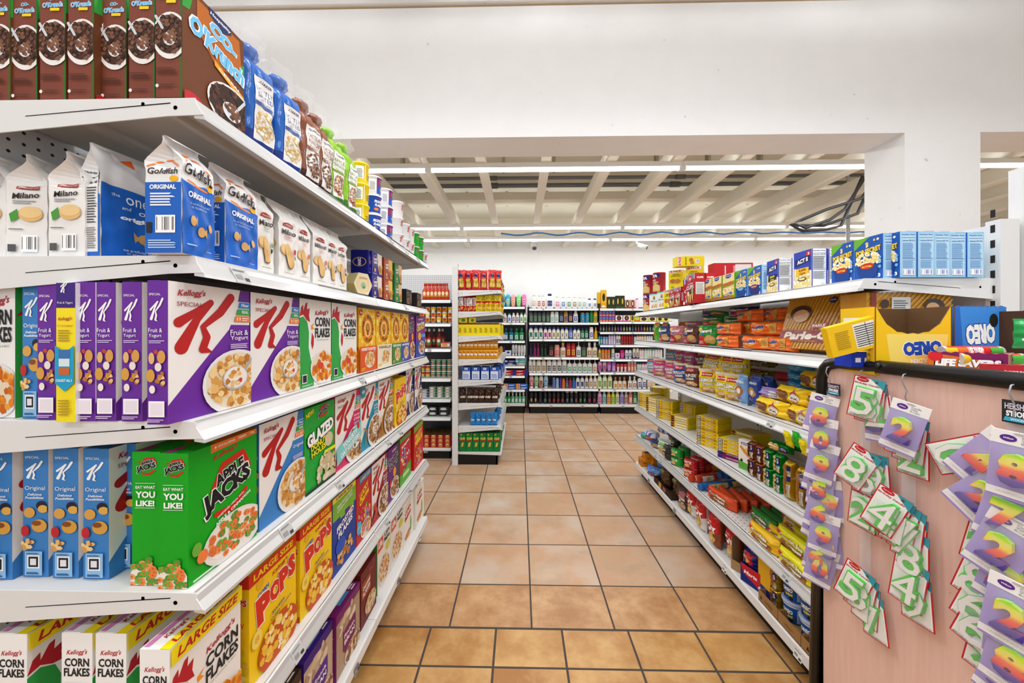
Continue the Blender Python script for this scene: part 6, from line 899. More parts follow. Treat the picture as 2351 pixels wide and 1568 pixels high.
far(M_, 'top', ZF2[0], [(340, 405, 1, 160, 'flat', 'f1ece2', 'f4f0ea', 'd8c8b0', 'cream white lotion bottle leftmost'), (408, 505, 2, 155, 'flat', Wt, Wt, 'c84a4a', 'white wash bottle with red dot'), (505, 600, 1, 165, 'flat', Wt, '2a3a7c', '3a4a8c', 'white wash bottle with navy cap'), (605, 675, 1, 140, 'flat', Wt, Wt, 'e08aa8', 'white wash bottle with pink mark'), (675, 738, 1, 135, 'flat', Wt, Wt, '5a8ac8', 'white wash bottle with blue mark'), (740, 802, 1, 135, 'flat', Wt, Wt, '3a9a5a', 'white wash bottle with green leaf'), (802, 866, 1, 135, 'flat', Wt, Wt, 'a8886a', 'white wash bottle with beige mark'), (866, 970, 2, 130, 'flat', Wt, Wt, '8ac8c0', 'white wash bottle with pale mark'), (972, 1095, 2, 110, 'flat', Wt, '2a4a9c', 'c8d8ec', 'white squat bottle with blue cap')])
far(M_, 'second', ZF2[1], [(318, 555, 5, 122, 'square', '4a4e55', '3a3e44', '6a9a6a', 'slate grey body wash bottle'), (557, 655, 2, 120, 'square', 'e8eae6', 'dfe0dc', '8ac8b0', 'pale grey body wash bottle'), (658, 708, 1, 125, 'square', '2e323c', '3a3e48', '8a9ac0', 'black body wash bottle'), (708, 760, 1, 125, 'square', 'c08a2c', 'b07a20', '1c3a8c', 'amber body wash bottle'), (762, 812, 1, 125, 'square', '2a2e5c', '2a2e5c', 'd89a4a', 'dark navy body wash bottle'), (815, 875, 1, 130, 'flat', Wt, Wt, '1c3a9c', 'rounded white body wash bottle'), (900, 1005, 2, 110, 'round', '2a9ac8', 'c8a04a', '1c7aa8', 'turquoise round bottle with gold cap'), (1005, 1042, 1, 130, 'square', '1a7a34', '1a6a2c', None, 'slim green bottle'), (1045, 1095, 1, 125, 'round', 'e8b81c', 'e0a81c', '2a8a4a', 'yellow soap bottle')])
far(M_, 'third', ZF2[2], [(312, 478, 3, 140, 'flat', Wt, '2450b8', '3a9a5a', 'white shampoo bottle, blue cap, green mark'), (480, 575, 2, 132, 'flat', Wt, '2450b8', 'c8307c', 'white shampoo bottle, blue cap, pink mark'), (575, 670, 2, 132, 'flat', Wt, '2450b8', 'd8c83c', 'white shampoo bottle, blue cap, yellow mark'), (672, 765, 2, 130, 'flat', Wt, '2450b8', 'e8e0a0', 'white shampoo bottle, blue cap, pale yellow mark'), (766, 812, 1, 128, 'flat', '5a7ac8', '2450b8', 'c8d4ec', 'blue shampoo bottle among the white ones'), (813, 900, 2, 122, 'flat', Wt, '2450b8', 'e8d070', 'smaller white shampoo bottle with blue cap'), (901, 990, 2, 118, 'flat', '2a7a4a', '1c3a8c', 'c8e0d0', 'green shampoo bottle with navy cap'), (1000, 1048, 1, 130, 'square', 'eeece8', 'eeece8', '4a3a9c', 'cream shampoo bottle with purple drop'), (1052, 1098, 1, 130, 'cone', 'e0a81c', 'e0a81c', None, 'golden yellow shampoo bottle')])
far(M_, 'fourth', ZF2[3], [(320, 355, 1, 150, 'cone', '2c2c54', '2c2c54', None, 'tapered navy spray bottle'), (362, 440, 2, 150, 'cone', '8a1c5a', '8a1c5a', None, 'tapered magenta spray bottle'), (445, 522, 2, 148, 'cone', '1f3c30', '1f3c30', None, 'tapered dark green spray bottle'), (535, 600, 1, 135, 'round', '1f3a2a', '2a2a2a', 'c84a5a', 'dark green floral shampoo bottle'), (602, 668, 1, 135, 'round', 'e89a94', 'f0b0a8', 'c86a64', 'salmon pink floral shampoo bottle'), (670, 735, 1, 165, 'wash', 'e8dccb', 'd8b070', 'b8925a', 'cream bottle with gold cap'), (738, 845, 2, 150, 'square', 'b81c2c', 'a81424', 'e0c03c', 'dark red hair bottle'), (850, 908, 1, 165, 'pump', 'f0eeea', 'f0eeea', '4a5a8c', 'white pump bottle'), (910, 965, 1, 160, 'pump', '4a4a4e', '3a3a3e', '6aa83c', 'dark grey pump bottle'), (970, 1095, 2, 165, 'wash', 'e8dfcc', 'f0ece4', '9a6a3c', 'cream coconut bottle with white cap')])
far(M_, 'fifth', ZF2[4], [(312, 395, 2, 142, 'square', 'eeece8', 'e8e4dc', '8a6a3c', 'white shampoo bottle with small bronze drop'), (398, 512, 2, 142, 'square', 'f2f0ea', 'e0c890', '9a7a3c', 'white shampoo bottle with gold drop'), (515, 690, 3, 142, 'square', 'efedeb', 'e0dcd4', '2a2a2e', 'white shampoo bottle with black drop'), (692, 745, 1, 140, 'square', 'efedeb', 'e0dcd4', '2a8a6a', 'white shampoo bottle with teal drop'), (748, 1035, 5, 145, 'pump', 'f4f4f2', 'f4f4f2', '2aa06a', 'white pump bottle with green drop'), (1037, 1092, 1, 145, 'pump', 'efe8e0', 'f0ece8', 'c86a3c', 'white pump bottle with copper drop')])
far(M_, 'sixth', ZF2[5], [(318, 372, 1, 138, 'inv', 'e8a8b8', 'f4f4f4', 'c8404a', 'pink conditioner bottle'), (374, 425, 1, 138, 'inv', 'b8e0b0', 'f4f4f4', '4aa04a', 'mint green conditioner bottle'), (428, 480, 1, 138, 'inv', 'e0dcd4', 'c8642c', '9a5a34', 'cream conditioner bottle with orange cap'), (482, 535, 1, 138, 'inv', 'a8d0e8', 'e8f0f4', '4a8ac8', 'sky blue conditioner bottle'), (580, 618, 1, 118, 'round', '6a7ab8', '8a9ac8', None, 'periwinkle blue bottle'), (620, 656, 1, 112, 'round', '9ac0e0', 'b0d0e8', None, 'pale blue bottle'), (658, 690, 1, 118, 'square', '4a2a8c', '3a1c7c', None, 'deep purple bottle'), (690, 726, 1, 110, 'square', 'd8702a', 'c8601c', None, 'orange bottle'), (728, 766, 1, 118, 'flat', '6a3a9c', '4a8a2c', '3a9a4a', 'purple and green kids bottle'), (767, 803, 1, 118, 'flat', 'b0202c', '2a5a2c', None, 'red kids bottle'), (805, 842, 1, 118, 'flat', '2a6ac0', '2a9a5a', None, 'blue kids bottle'), (845, 945, 2, 138, 'flat', 'f1efec', '3a6ac0', '2a3a6c', 'white bottle with blue cap'), (946, 992, 1, 140, 'flat', 'f1ede6', 'd8b03c', '3a2a5c', 'white bottle with gold cap and dark mark'), (994, 1090, 2, 142, 'flat', 'f1ede6', 'e8dcc8', 'b07a3c', 'white bottle with bronze curl mark')])
far(M_, 'bottom', FDK, [(320, 415, 2, 145, 'round', Bk, '2a2a2c', 'b8985a', 'black hair bottle with gold label'), (420, 470, 1, 145, 'round', Bk, '2a2a2c', '2a3a6c', 'black hair bottle with tiny blue label'), (475, 525, 1, 140, 'round', Bk, '2a2a2c', '3a8a7a', 'black hair bottle with teal label'), (525, 722, 4, 140, 'round', Bk, '2a2a2c', 'a8303c', 'black hair bottle with red label'), (725, 825, 2, 145, 'round', Bk, 'c8c8c8', '4a7a8c', 'black hair bottle with steel blue label'), (826, 875, 1, 145, 'round', Bk, 'c8c8c8', 'a04a3c', 'black hair bottle with rust label'), (876, 972, 2, 145, 'round', Bk, '2a2a2c', '4a8a6a', 'black hair bottle with sea green label'), (974, 1085, 2, 145, 'round', Bk, '3a3a3c', 'a8245c', 'black hair bottle with crimson label')])
far(T_, 'top', ZF3[0], [(1088, 1125, 1, 180, 'box', 'd8a81c', '2a2416', None, 'tall yellow and black trimmer box'), (1127, 1195, 1, 205, 'box', 'e8b01c', 'e0a010', '2a2416', 'tallest yellow clipper box'), (1197, 1295, 2, 130, 'face', '2c3a22', '2c3a22', 'd8c43c', 'dark green hair color box'), (1296, 1400, 2, 142, 'face', '2c3a22', '3a4a2c', 'd8c43c', 'taller dark green hair color box'), (1401, 1518, 2, 95, 'face', 'c89a84', 'b8202c', 'e8c4a8', 'tan and red hair color box'), (1520, 1560, 1, 110, 'square', 'f0d0e0', 'e86ab0', None, 'white and pink bottle')])
far(T_, 'second', ZF3[1], [(1112, 1290, 5, 60, 'box', '7a4a9c', 'd8602c', '3a9ac0', 'orange and purple oil box lower layer'), (1293, 1376, 1, 68, 'face', 'f0e8e8', 'e85a9a', '8a4a34', 'white relaxer kit box with pink edge'), (1380, 1462, 1, 68, 'face', 'f0e8e8', 'e85a9a', '9a5a3c', 'white relaxer kit box second one'), (1464, 1508, 1, 68, 'face', 'e8d83c', 'e8d83c', '8a5a3c', 'yellow relaxer kit box'), (1510, 1565, 1, 50, 'box', 'c8d83c', 'e8702a', None, 'lime and orange cream tub box'), (1567, 1760, 2, 48, 'face', 'e8dcb0', 'e8d83c', '5a3428', 'pale yellow relaxer kit box'), (1762, 1900, 2, 48, 'face', 'f0e878', 'e8d83c', '5a3428', 'bright yellow relaxer kit box')])
for i in range(5): x = fx(1112 + 178 * (i + .5) / 5); put(_bc[[k for k in _bc if k[0] == 'box' and k[1] == '7a4a9c'][0]], (x, FY + .056, ZF3[1] + 60 * U + .003), 0, 'orange and purple oil box, upper layer, %s from left, far right unit' % ORD[i], 'orange and purple oil boxes upper layer', name='toiletry_box')
dc = ['8a8a8c', 'b8b8b0', '6a6a6e', 'c8782c', '3a8ac8', 'd8902c', '9a4ac0', 'a86ac8', 'c8c0a0', 'a8c070', 'd8d0a8', '3a6ac8', 'c85a2c', 'a84a2c', '8a4ab0', 'd89a2c', 'c8a02c', '8ab0c8', 'a0a0a0']
far(T_, 'third', ZF3[2], [(1112 + 33 * i, 1143 + 33 * i, 1, 82, 'spray', '1c1b1e', '1c1b1e', dc[i], 'small black deodorant can %s of the black row,' % ORD[i]) for i in range(19)])
far(T_, 'fourth', ZF3[3], [(1100, 1150, 2, 102, 'spray', '2a9aa8', '2a2a5c', 'd8f0f0', 'teal spray can with navy cap'), (1152, 1212, 2, 100, 'spray', '8ab0d8', '2a2a5c', 'e8f0f8', 'light blue spray can with navy cap'), (1215, 1300, 3, 108, 'spray', 'd8c8e8', 'b8a0d8', 'e8e0f4', 'lilac spray can'), (1302, 1356, 2, 108, 'spray', 'f0f0f0', 'c8a050', '2a3a8c', 'white spray can with gold cap'), (1360, 1498, 5, 105, 'spray', 'c0202c', 'a8141c', '6a3424', 'red aerosol can'), (1505, 1532, 1, 100, 'spray', 'f4f4f4', '2a4ab8', 'd8e0f0', 'white can with blue cap'), (1533, 1645, 4, 102, 'spray', 'f4f4f2', 'f0981c', 'f0a83c', 'white can with orange cap'), (1647, 1720, 3, 95, 'spray', 'f4f4f2', 'f0f0f0', 'e0d8d0', 'plain white can')])
far(T_, 'fifth', ZF3[4], [(1100, 1135, 1, 122, 'flat', 'e8c81c', '2a4ab8', '2a4ab8', 'yellow sunscreen bottle'), (1137, 1240, 3, 118, 'spray', 'e8821c', '2a3a9c', 'f0b05a', 'orange sunscreen can'), (1250, 1288, 1, 112, 'round', 'e8e8e4', 'f0f0f0', '3a8ac8', 'white and teal pump can'), (1292, 1342, 1, 62, 'box', 'f0e0e8', '8ac8e0', 'd86a9a', 'small pink and aqua box'), (1345, 1400, 1, 100, 'inv', 'c01c7c', 'c01c7c', 'e85ab0', 'hot pink tube'), (1402, 1482, 2, 98, 'inv', 'eef0f2', 'eef0f2', '4a6ac8', 'white wipes pack with blue line'), (1488, 1565, 2, 118, 'inv', 'e8e4dc', '4a3a8c', 'c8b8a0', 'white tube with purple foot'), (1566, 1620, 2, 108, 'spray', 'f2f0f0', 'e89aac', 'f0e8ec', 'white deodorant can with pink cap'), (1622, 1710, 3, 108, 'spray', 'f2f2f0', '9ad0a0', 'e8f4ec', 'white deodorant can with green cap'), (1712, 1740, 1, 108, 'spray', 'f2f2f0', '3ab8b0', 'e0f0f0', 'white deodorant can with teal cap'), (1742, 1830, 3, 102, 'spray', 'f4f4f4', 'f0f0f0', 'e8e0e0', 'all white deodorant can')])
far(T_, 'sixth', ZF3[5], [(1098, 1145, 1, 115, 'inv', 'd89ad0', 'c070b8', '9a3a8c', 'orchid pink lotion tube'), (1148, 1196, 1, 115, 'inv', 'e0b0c8', 'c878b0', 'a83a6c', 'rose lotion tube'), (1198, 1250, 1, 115, 'inv', 'b05ab8', '9a3aa8', 'e8c0e8', 'violet lotion tube'), (1252, 1300, 1, 118, 'square', 'a06ac0', '8a50b0', 'e0d0f0', 'purple lotion bottle'), (1303, 1430, 3, 92, 'inv', 'c8404c', 'f0e8e8', 'f0dcdc', 'red and white razor pack'), (1432, 1538, 3, 110, 'spray', 'e08a78', 'f0ece8', 'f0c8bc', 'coral mist can with white cap'), (1540, 1590, 2, 96, 'spray', 'f0f4f4', '2aa0b0', 'd0ecf0', 'slim white can with teal top'), (1592, 1690, 3, 96, 'spray', 'f4eef0', 'd83a8c', 'f0d8e4', 'slim white can with magenta top')])
far(T_, 'seventh', ZF3[6], [(1088, 1265, 3, 165, 'flat', 'e8ecc0', '7ac8a0', '8a9a3c', 'pale green lotion bottle with parrot colors'), (1272, 1425, 3, 132, 'wash', 'ece0cc', 'c8844a', 'e0a050', 'cream lotion pump bottle with copper cap'), (1436, 1540, 2, 140, 'wash', 'f0ebe0', 'f4f0e8', 'b03a3c', 'ivory lotion bottle with red print'), (1545, 1650, 2, 118, 'inv', 'f2f2f4', 'f2f2f4', '2a3a8c', 'white lotion bottle with navy oval'), (1655, 1750, 2, 110, 'inv', 'f2f2f4', 'f4f4f4', 'd8a03c', 'white lotion bottle in shade')])
far(T_, 'bottom', FDK, [(1092, 1145, 1, 150, 'flat', 'd8a0c8', 'c8c4cc', 'c84a5a', 'pink shampoo bottle'), (1147, 1192, 1, 148, 'flat', '9ad0d8', 'c8d0d4', '2a8ab0', 'aqua shampoo bottle'), (1196, 1245, 1, 148, 'flat', 'e8b03c', 'e0d4b8', 'c8542c', 'amber shampoo bottle'), (1246, 1292, 1, 148, 'flat', 'b8d83c', 'd8e0b0', '6a9a1c', 'lime shampoo bottle'), (1294, 1342, 1, 148, 'flat', 'e8d8a0', 'e8e4d0', '4aa0a8', 'straw yellow shampoo bottle'), (1346, 1392, 1, 146, 'flat', 'a8a0d8', 'c8c4dc', '5a4ab0', 'lavender shampoo bottle'), (1395, 1440, 1, 140, 'flat', 'c8a8a0', 'e0d0cc', '6a4a44', 'dusty rose shampoo bottle'), (1442, 1490, 1, 148, 'flat', 'e06a5a', 'f0d8d0', 'f0c0b0', 'coral shampoo bottle'), (1492, 1540, 1, 130, 'flat', '2a8a4a', '3a9a5a', 'c8e8d0', 'green shampoo bottle')])
far(S_, 'top', ZF1[0], [(10, 50, 1, 142, 'inv', '3ab8c8', '2aa0b8', '8ae0e8', 'turquoise shower gel half hidden'), (52, 108, 1, 142, 'inv', '3ab0d0', '38c0b8', 'd0e8a0', 'turquoise shower gel bottle'), (110, 165, 1, 140, 'inv', 'f0a0a8', 'f08ab0', 'f8d070', 'peach pink shower gel bottle'), (172, 230, 1, 140, 'inv', '8ae090', '6ad070', 'c8f0a0', 'light green shower gel bottle'), (232, 290, 1, 142, 'inv', 'f07ab8', 'e02a8c', 'f8c0dc', 'bright pink shower gel bottle')])
far(S_, 'second', ZF1[1], [(20, 68, 1, 105, 'flat', Wt, Wt, 'd84a5a', 'white bath bottle with pink mark'), (72, 118, 1, 105, 'flat', Wt, '4a8ae0', '6a9ae0', 'white bath bottle with blue cap'), (120, 208, 2, 108, 'flat', Wt, Wt, '6a3a8c', 'white bath bottle with purple mark'), (210, 294, 2, 108, 'flat', Wt, '8ad06a', '6ac05a', 'white bath bottle with green cap')])
far(S_, 'third', ZF1[2], [(28, 84, 1, 140, 'wash', '0f6a7c', '1c5a6c', 'dce8e8', 'dark teal mouthwash bottle first'), (88, 143, 1, 140, 'wash', '0f6a84', '1c6a84', 'dce8e8', 'blue teal mouthwash bottle'), (146, 262, 2, 140, 'wash', '118a54', '1c8a5c', 'd8e8dc', 'green mouthwash bottle')])
far(S_, 'fourth', ZF1[3], [(45, 118, 1, 56, 'box', 'e8ecf4', 'd8e0f0', '3a4aa8', 'white soap box low'), (122, 188, 2, 122, 'inv', 'f0f2f4', 'f4f4f4', '8a9ac0', 'white upright toothpaste tube'), (190, 280, 3, 118, 'inv', 'f4f4f4', 'f4f4f4', 'd8dce0', 'white slim upright toothpaste tube'), (20, 44, 1, 100, 'box', '2a3060', '2a3060', None, 'dark navy toothbrush box')])
far(S_, 'fifth', ZF1[4], [(40, 168, 1, 30, 'box', '2a2a7c', 'c8d0e8', 'e8e8f4', 'navy toothpaste box lower'), (172, 280, 1, 30, 'box', '8ad0d8', 'f0902c', 'f4f4f4', 'aqua and orange toothpaste box lower')])
for (a, b, c, l) in ((40, 168, '2a2a7c', 'navy toothpaste box upper'), (165, 282, '5ac0c8', 'aqua toothpaste box upper')):
    for k in (1, 2)[:1 if a == 40 else 2]: put(carton('toothpaste_box', (b - a) * U, .05, 30 * U, {'*': c}, [['r', .0, .2, .25, .8, 'f4f4f4'], ['l', .4, .2, .9, .8, 2, 'e8eef4']], cat='box'), (fx((a + b) / 2), FY + .06, ZF1[4] + .002 + k * 30.6 * U), 0, l + (' of two' if k == 1 else ', topmost') + ' on fifth shelf of far left unit')
colg = carton('toothpaste_box', 140 * U, .05, 29 * U, {'*': 'c01c24'}, [['t', 'Colgate', .32, .5, .5, .55, 'fff', 3, .1, .05], ['p', [(.62, 0), (1, 0), (1, 1), (.8, 1)], '1c3a9c']], cat='box')
arm = carton('toothpaste_box', 132 * U, .05, 30 * U, {'*': '1f5ac0'}, [['r', 0, 0, .35, 1, 'f0981c'], ['e', .2, .5, .11, .42, 'e8e0d8'], ['e', .2, .5, .07, .26, 'c8302c'], ['l', .42, .2, .95, .8, 2, 'e8f0f8']], cat='box')
for c, (p, z, nm) in enumerate(((colg, ZF1[5], 'red and blue'), (arm, ZF1[6], 'blue and orange'))):
    for r_ in (0, 1):
        for q in (0, 1): put(p, (fx((100, 236)[q]), FY + .035, z + .001 + r_ * 30.6 * U), 0, '%s toothpaste box %s %s on far left unit' % (nm, ('lower', 'upper')[r_], ('left', 'right')[q]), '%s toothpaste boxes' % nm)
far(S_, 'bottom', FDK + .01, [(30, 110, 2, 118, 'wash', '1a9a54', 'c8dcd0', 'c8e8d0', 'emerald mouthwash bottle'), (112, 275, 4, 118, 'wash', '6ab894', 'dfe8e4', 'e8f4ec', 'pale green mouthwash bottle')])
# ================================================================ NARROW UNIT BEYOND THE LEFT AISLE
def BP(p, u0, u1, lv, label, z=0, dy=.02, group=None, rz=0, face=0, fit=False, rx=0, sc=1):
    zz = (ZB + [BDK])[lv]; Y = BY0 + dy; a, b = onY(Y, u0)[0], onY(Y, u1)[0]; s = (b - a) / (p['w'] if face == 0 else p['d']) if fit else 1
    return put(p, ((a + b) / 2, Y + (p['d'] if face == 0 else p['w']) / 2, zz + .0015 + z), (0 if face == 0 else PI / 2) + rz, label, group, ((s, 1, sc) if face == 0 else (1, s, sc)), rx=rx)
pasta = pillow('pasta_bag', .085, .06, .22, 'c8241c', [['e', .5, .72, .2, .09, '1c2a7c'], ['p', [(.15, .15), (.85, .15), (.8, .55), (.5, .6), (.2, .5)], 'd8b84a'], ['s', .5, .33, .3, .16, 26, ['e8cc6a', 'c8a034', 'f0dc90'], .08, 3], ['l', .3, .62, .7, .66, 1, 'f4e8d0']], cat='bag', seed=3, wob=.018)
pastay = pillow('pasta_bag', .075, .055, .175, 'ead01c', [['r', .05, .5, .95, .62, 'c8241c'], ['p', [(.2, .1), (.8, .1), (.75, .45), (.3, .45)], 'd8a834'], ['l', .2, .7, .8, .85, 3, '8a6a10']], cat='bag', seed=4, wob=.018)
pastar = pillow('pasta_bag', .075, .055, .17, 'c8241c', [['r', .1, .35, .9, .85, 'e4dedc'], ['l', .2, .4, .8, .8, 6, '8a7a74'], ['s', .5, .18, .3, .12, 12, ['e8cc6a', 'c8a034'], .09, 3]], cat='bag', seed=5, wob=.018)
for i, (a, b) in enumerate(((1050, 1068), (1066, 1084), (1082, 1102), (1099, 1121), (1117, 1141), (1133, 1152))): BP(pasta, a, b, 0, 'red pasta bag, %s from the white post on topmost shelf' % ORD[i], 0, .02 + .03 * (i % 2), 'red pasta bags on topmost shelf', rz=-.1 + .08 * i)
for i, (p, a) in enumerate(((pastar, 1051), (pastar, 1062), (pastar, 1071), (pastar, 1082), (pastay, 1093), (pastay, 1103), (pastay, 1114), (pastay, 1125), (pastay, 1136))): BP(p, a, a + 13, 1, '%s pasta bag, %s from the post on second shelf of narrow unit' % ('red and white' if p is pastar else 'yellow', ORD[i]), 0, .02 + .02 * (i % 2), 'small pasta bags in a row', rz=.1 * ((i % 3) - 1), sc=1.03 - .02 * (i % 3))
ybx = carton('tea_box', .13, .055, .135, {'*': 'f0d818', 'T': '5a2a1c'}, None, [['r', 0, .88, 1, 1, '6a2a1c'], ['l', .25, .25, .75, .65, 4, '7a6a10']], [['r', 0, .88, 1, 1, '6a2a1c']], cat='box')
for i in range(8): BP(ybx, 1050 + 12 * i, 1062 + 12 * i, 2, 'yellow box with brown top, %s from the white post' % ORD[i], 0, .02, 'yellow boxes with brown tops', face=1, fit=True)
ybt = carton('tea_box', .1, .055, .055, {'*': 'f0d818'}, [['r', 0, 0, .12, 1, '6a2a1c'], ['e', .6, .5, .2, .3, '3a8a3c']], cat='box')
for i, (a, b) in enumerate(((1050, 1073), (1074, 1092))): BP(ybt, a, b, 2, 'small yellow box lying on the brown topped boxes, %s' % ('left one', 'right one')[i], .137, .03, 'small yellow boxes on top', fit=True)
och = pillow('cookie_packet', .05, .035, .098, 'e09a18', [['r', .15, .4, .85, .6, 'f0e8d8'], ['e', .5, .75, .3, .1, 'c8701c']], cat='packet', seed=7, wob=.012)
for r_ in (0, 1):
    for i in range(10): BP(och, 1050 + 9.2 * i, 1061 + 9.2 * i, 3, 'mustard yellow packet, %s from the post in the %s layer' % (ORD[i], ('lower', 'upper')[r_]), r_ * .098, .02 + .01 * r_, 'mustard yellow packets, two layers', rz=.12 * ((i % 3) - 1))
blb = carton('tea_box', .13, .09, .135, {'*': '2a5cc0', 'T': '2a4a9c'}, None, [['r', .05, .05, .95, .68, 'dfe6f4'], ['l', .12, .12, .88, .5, 4, '5a7ac0'], ['r', .3, .78, .45, .95, 'f0f0f4'], ['r', .5, .78, .65, .95, 'f0f0f4']], cat='box')
for i in range(4): BP(blb, 1061 + 21.5 * i, 1080 + 21.5 * i, 4, 'blue box with white panel, %s from the post on fifth shelf' % ORD[i], 0, .02, 'blue boxes with white panels', face=1, fit=True)
choc = pillow('cookie_packet', .075, .05, .165, '3c2418', [['r', .1, .34, .9, .46, 'd8ccc0'], ['s', .5, .7, .3, .18, 12, ['5a3826', '2a1810', '6a4630'], .09, 3]], cat='packet', seed=9, wob=.018)
for i, (a, rz) in enumerate(((1053, .25), (1071, .1), (1084, -.05), (1097, .15), (1112, -.1), (1127, .2))): BP(choc, a, a + 17, 5, 'dark chocolate brown packet, %s from the post' % ORD[i], 0, .02, 'chocolate brown packets', rz=rz)
blp = pillow('cookie_packet', .055, .05, .145, '1f8ad8', [['r', .2, .4, .8, .5, 'e0ecf8'], ['s', .5, .7, .3, .15, 8, ['3aa0e8', '1a70b8'], .1, 3]], cat='packet', seed=11, wob=.016)
for i in range(5): BP(blp, 1079 + 12.5 * i, 1092 + 12.5 * i, 6, 'bright blue packet, %s from left on seventh shelf' % ORD[i], 0, .02, 'bright blue packets', rz=.1 * ((i % 2) * 2 - 1), sc=.95 + .02 * (i % 3))
clubb = carton('cracker_box', .17, .065, .20, {'*': '0f7a34', 'T': '0d6a2c'}, None, [['t', 'CLUB', .5, .70, .78, .12, 'e8e04a', 0, 0, .05], ['r', .1, .58, .9, .63, 'c8242c'], ['p', [(.3, .25), (.62, .28), (.72, .5), (.4, .47)], 'e0b050'], ['e', .3, .9, .15, .05, 'c8a03c']], [['r', .2, .2, .8, .6, 'e0b050']], cat='cracker box')
for i in range(6): BP(clubb, 1054 + 15.8 * i, 1069 + 15.8 * i, 7, 'green cracker box, %s from the white post at bottom of narrow unit' % ORD[i], 0, .02, 'green cracker boxes', face=1, fit=True)
for lv, (p, n, z) in enumerate(((pasta, 'red pasta bag', 0), (pastay, 'yellow pasta bag', 0), (ybx, 'yellow box', 0), (och, 'mustard packet', 0), (blb, 'blue box', 0), (choc, 'chocolate packet', 0), (blp, 'blue packet', 0), (clubb, 'cracker box', 0))):
    for k in range(4):
        x = BX - .045; put(p if lv not in (2, 4, 7) else p, (x, BY0 + .24 + .27 * k, (ZB + [BDK])[lv] + .0015), PI / 2 + (.1 if k % 2 else -.05), '%s facing the aisle, %s from near end, narrow unit, level %s' % (n, ORD[k], ORD[lv]), 'aisle side goods of the narrow unit')
# ================================================================ UNIT OF SAUCES AND TINS
def AP(p, u, lv, label, z=0, dy=.03, group=None, rz=0, s=(1, 1, 1)):
    zz = (ZA + [ADK])[lv]; x = onY(AY + dy, u)[0]; return put(p, (x, AY + dy + p['d'] / 2, zz + .001 + z), rz, label, group, s)
hot = bottle('hot_sauce_bottle', .055, .185, 'c0341c', 'c8402c', 'e0701c', 'sauce', F=[['r', 0, .2, 1, .62, 'd8481c'], ['e', .5, .42, .3, .14, 'f0e0b0'], ['r', .1, .2, .9, .28, 'c8a01c']])
for i in range(7): AP(hot, 974 + 8.6 * i, 0, 'hot sauce bottle, front row, %s from left' % ORD[i], 0, .03, 'hot sauce bottles'); 
for i in range(6): AP(hot, 978 + 8.6 * i, 0, 'hot sauce bottle, second row, %s from left' % ORD[i], 0, .12, 'hot sauce bottles', s=(1, 1, 1.06))
ycan = can('food_can', .027, .058, 'ecc818', F=[['e', .5, .6, .3, .25, 'c83a1c'], ['r', 0, .12, 1, .3, 'b8401c']], n=14, nx=6, cat='can'); ycan2 = can('food_can', .027, .058, 'c8401c', F=[['r', 0, .4, 1, .9, 'ecc818'], ['e', .5, .3, .3, .2, 'f0e8d0']], n=14, nx=6)
for c in range(6):
    for k in range(3): AP((ycan, ycan2)[(c * 5 + k) % 3 == 0], 968 + 13 * c, 1, 'yellow food can, %s row up in %s column' % (ORD[k], ORD[c]), k * .0585, .02, 'yellow food cans on sauce unit')
ket = bottle('ketchup_bottle', .07, .215, '6a1c14', 'e8e0d8', 'c83a2c', 'sauce', F=[['r', 0, .15, 1, .6, 'a83020'], ['e', .5, .35, .35, .18, '3a8a3c'], ['e', .5, .42, .25, .1, 'f0e8d8']])
for i, (u, dy) in enumerate(((984, .02), (1007, .02), (976, .12), (995, .11), (1015, .12))): AP(ket, u, 2, 'large dark red sauce bottle, %s in its group' % ORD[i], 0, dy, 'dark red sauce bottles')
AP(carton('food_box', .11, .06, .062, {'*': 'f0e8e4'}, [['r', 0, 0, 1, .2, 'c8242c'], ['r', 0, .8, 1, 1, 'c8242c'], ['e', .5, .5, .3, .25, 'e0a83c']], cat='box'), 1021, 2, 'small white and red food box beside dark sauce bottles')
tc1 = can('food_can', .028, .065, '1f7a5a', F=[['e', .5, .32, .3, .18, 'c8784a'], ['r', .2, .6, .8, .72, 'd8d0c0']], n=14, nx=6); tc2 = can('food_can', .028, .065, 'c8602c', F=[['r', 0, .1, 1, .45, '4a8a5a'], ['e', .5, .35, .35, .2, 'e8b03c'], ['r', 0, .72, 1, .9, 'a8242c']], n=14, nx=6)
for c in range(6):
    for k in range(3 if c > 1 else 2): AP(tc2 if c < 2 else tc1, 969 + 12.4 * c, 3, '%s label food can, %s row up in %s column' % ('orange' if c < 2 else 'green', ORD[k], ORD[c]), k * .0655, .02, 'green and orange food cans on sauce unit')
fl = can('tuna_can', .039, .029, '5aa83e', F=[['r', .3, .45, .7, .75, 'e8a8b0'], ['e', .5, .5, .2, .2, 'f0f0f0']], n=16, nx=6, cat='can'); flb = can('tuna_can', .039, .029, '2a5ab0', F=[['r', .2, .3, .8, .6, 'e8ecf4']], n=16, nx=6)
for c in range(4):
    for k in range(4 if c else 3): AP(flb if c == 0 else fl, 973 + 18 * c, 4, 'flat %s tuna can, %s up in %s stack' % ('blue' if c == 0 else 'green', ORD[k], ORD[c]), k * .0295, .02, 'flat tuna cans in stacks')
bbx = carton('food_box', .105, .1, .05, {'*': '26262a'}, [['p', [(.1, .3), (.9, .3), (.75, .85), (.25, .85)], '9aa4ac'], ['e', .5, .5, .3, .25, 'e0e4e8']], cat='box')
for c, u in enumerate((993, 1018)):
    for k in (0, 1): AP(bbx, u, 5, 'black and silver food box, %s %s' % (('lower', 'upper')[k], ('left', 'right')[c]), k * .051, .02, 'black and silver food boxes')
AP(carton('food_box', .07, .06, .07, {'*': 'e8dcd0'}, [['r', 0, .2, .2, .8, 'a8542c']], cat='box'), 968, 5, 'pale food box left of black and silver ones')
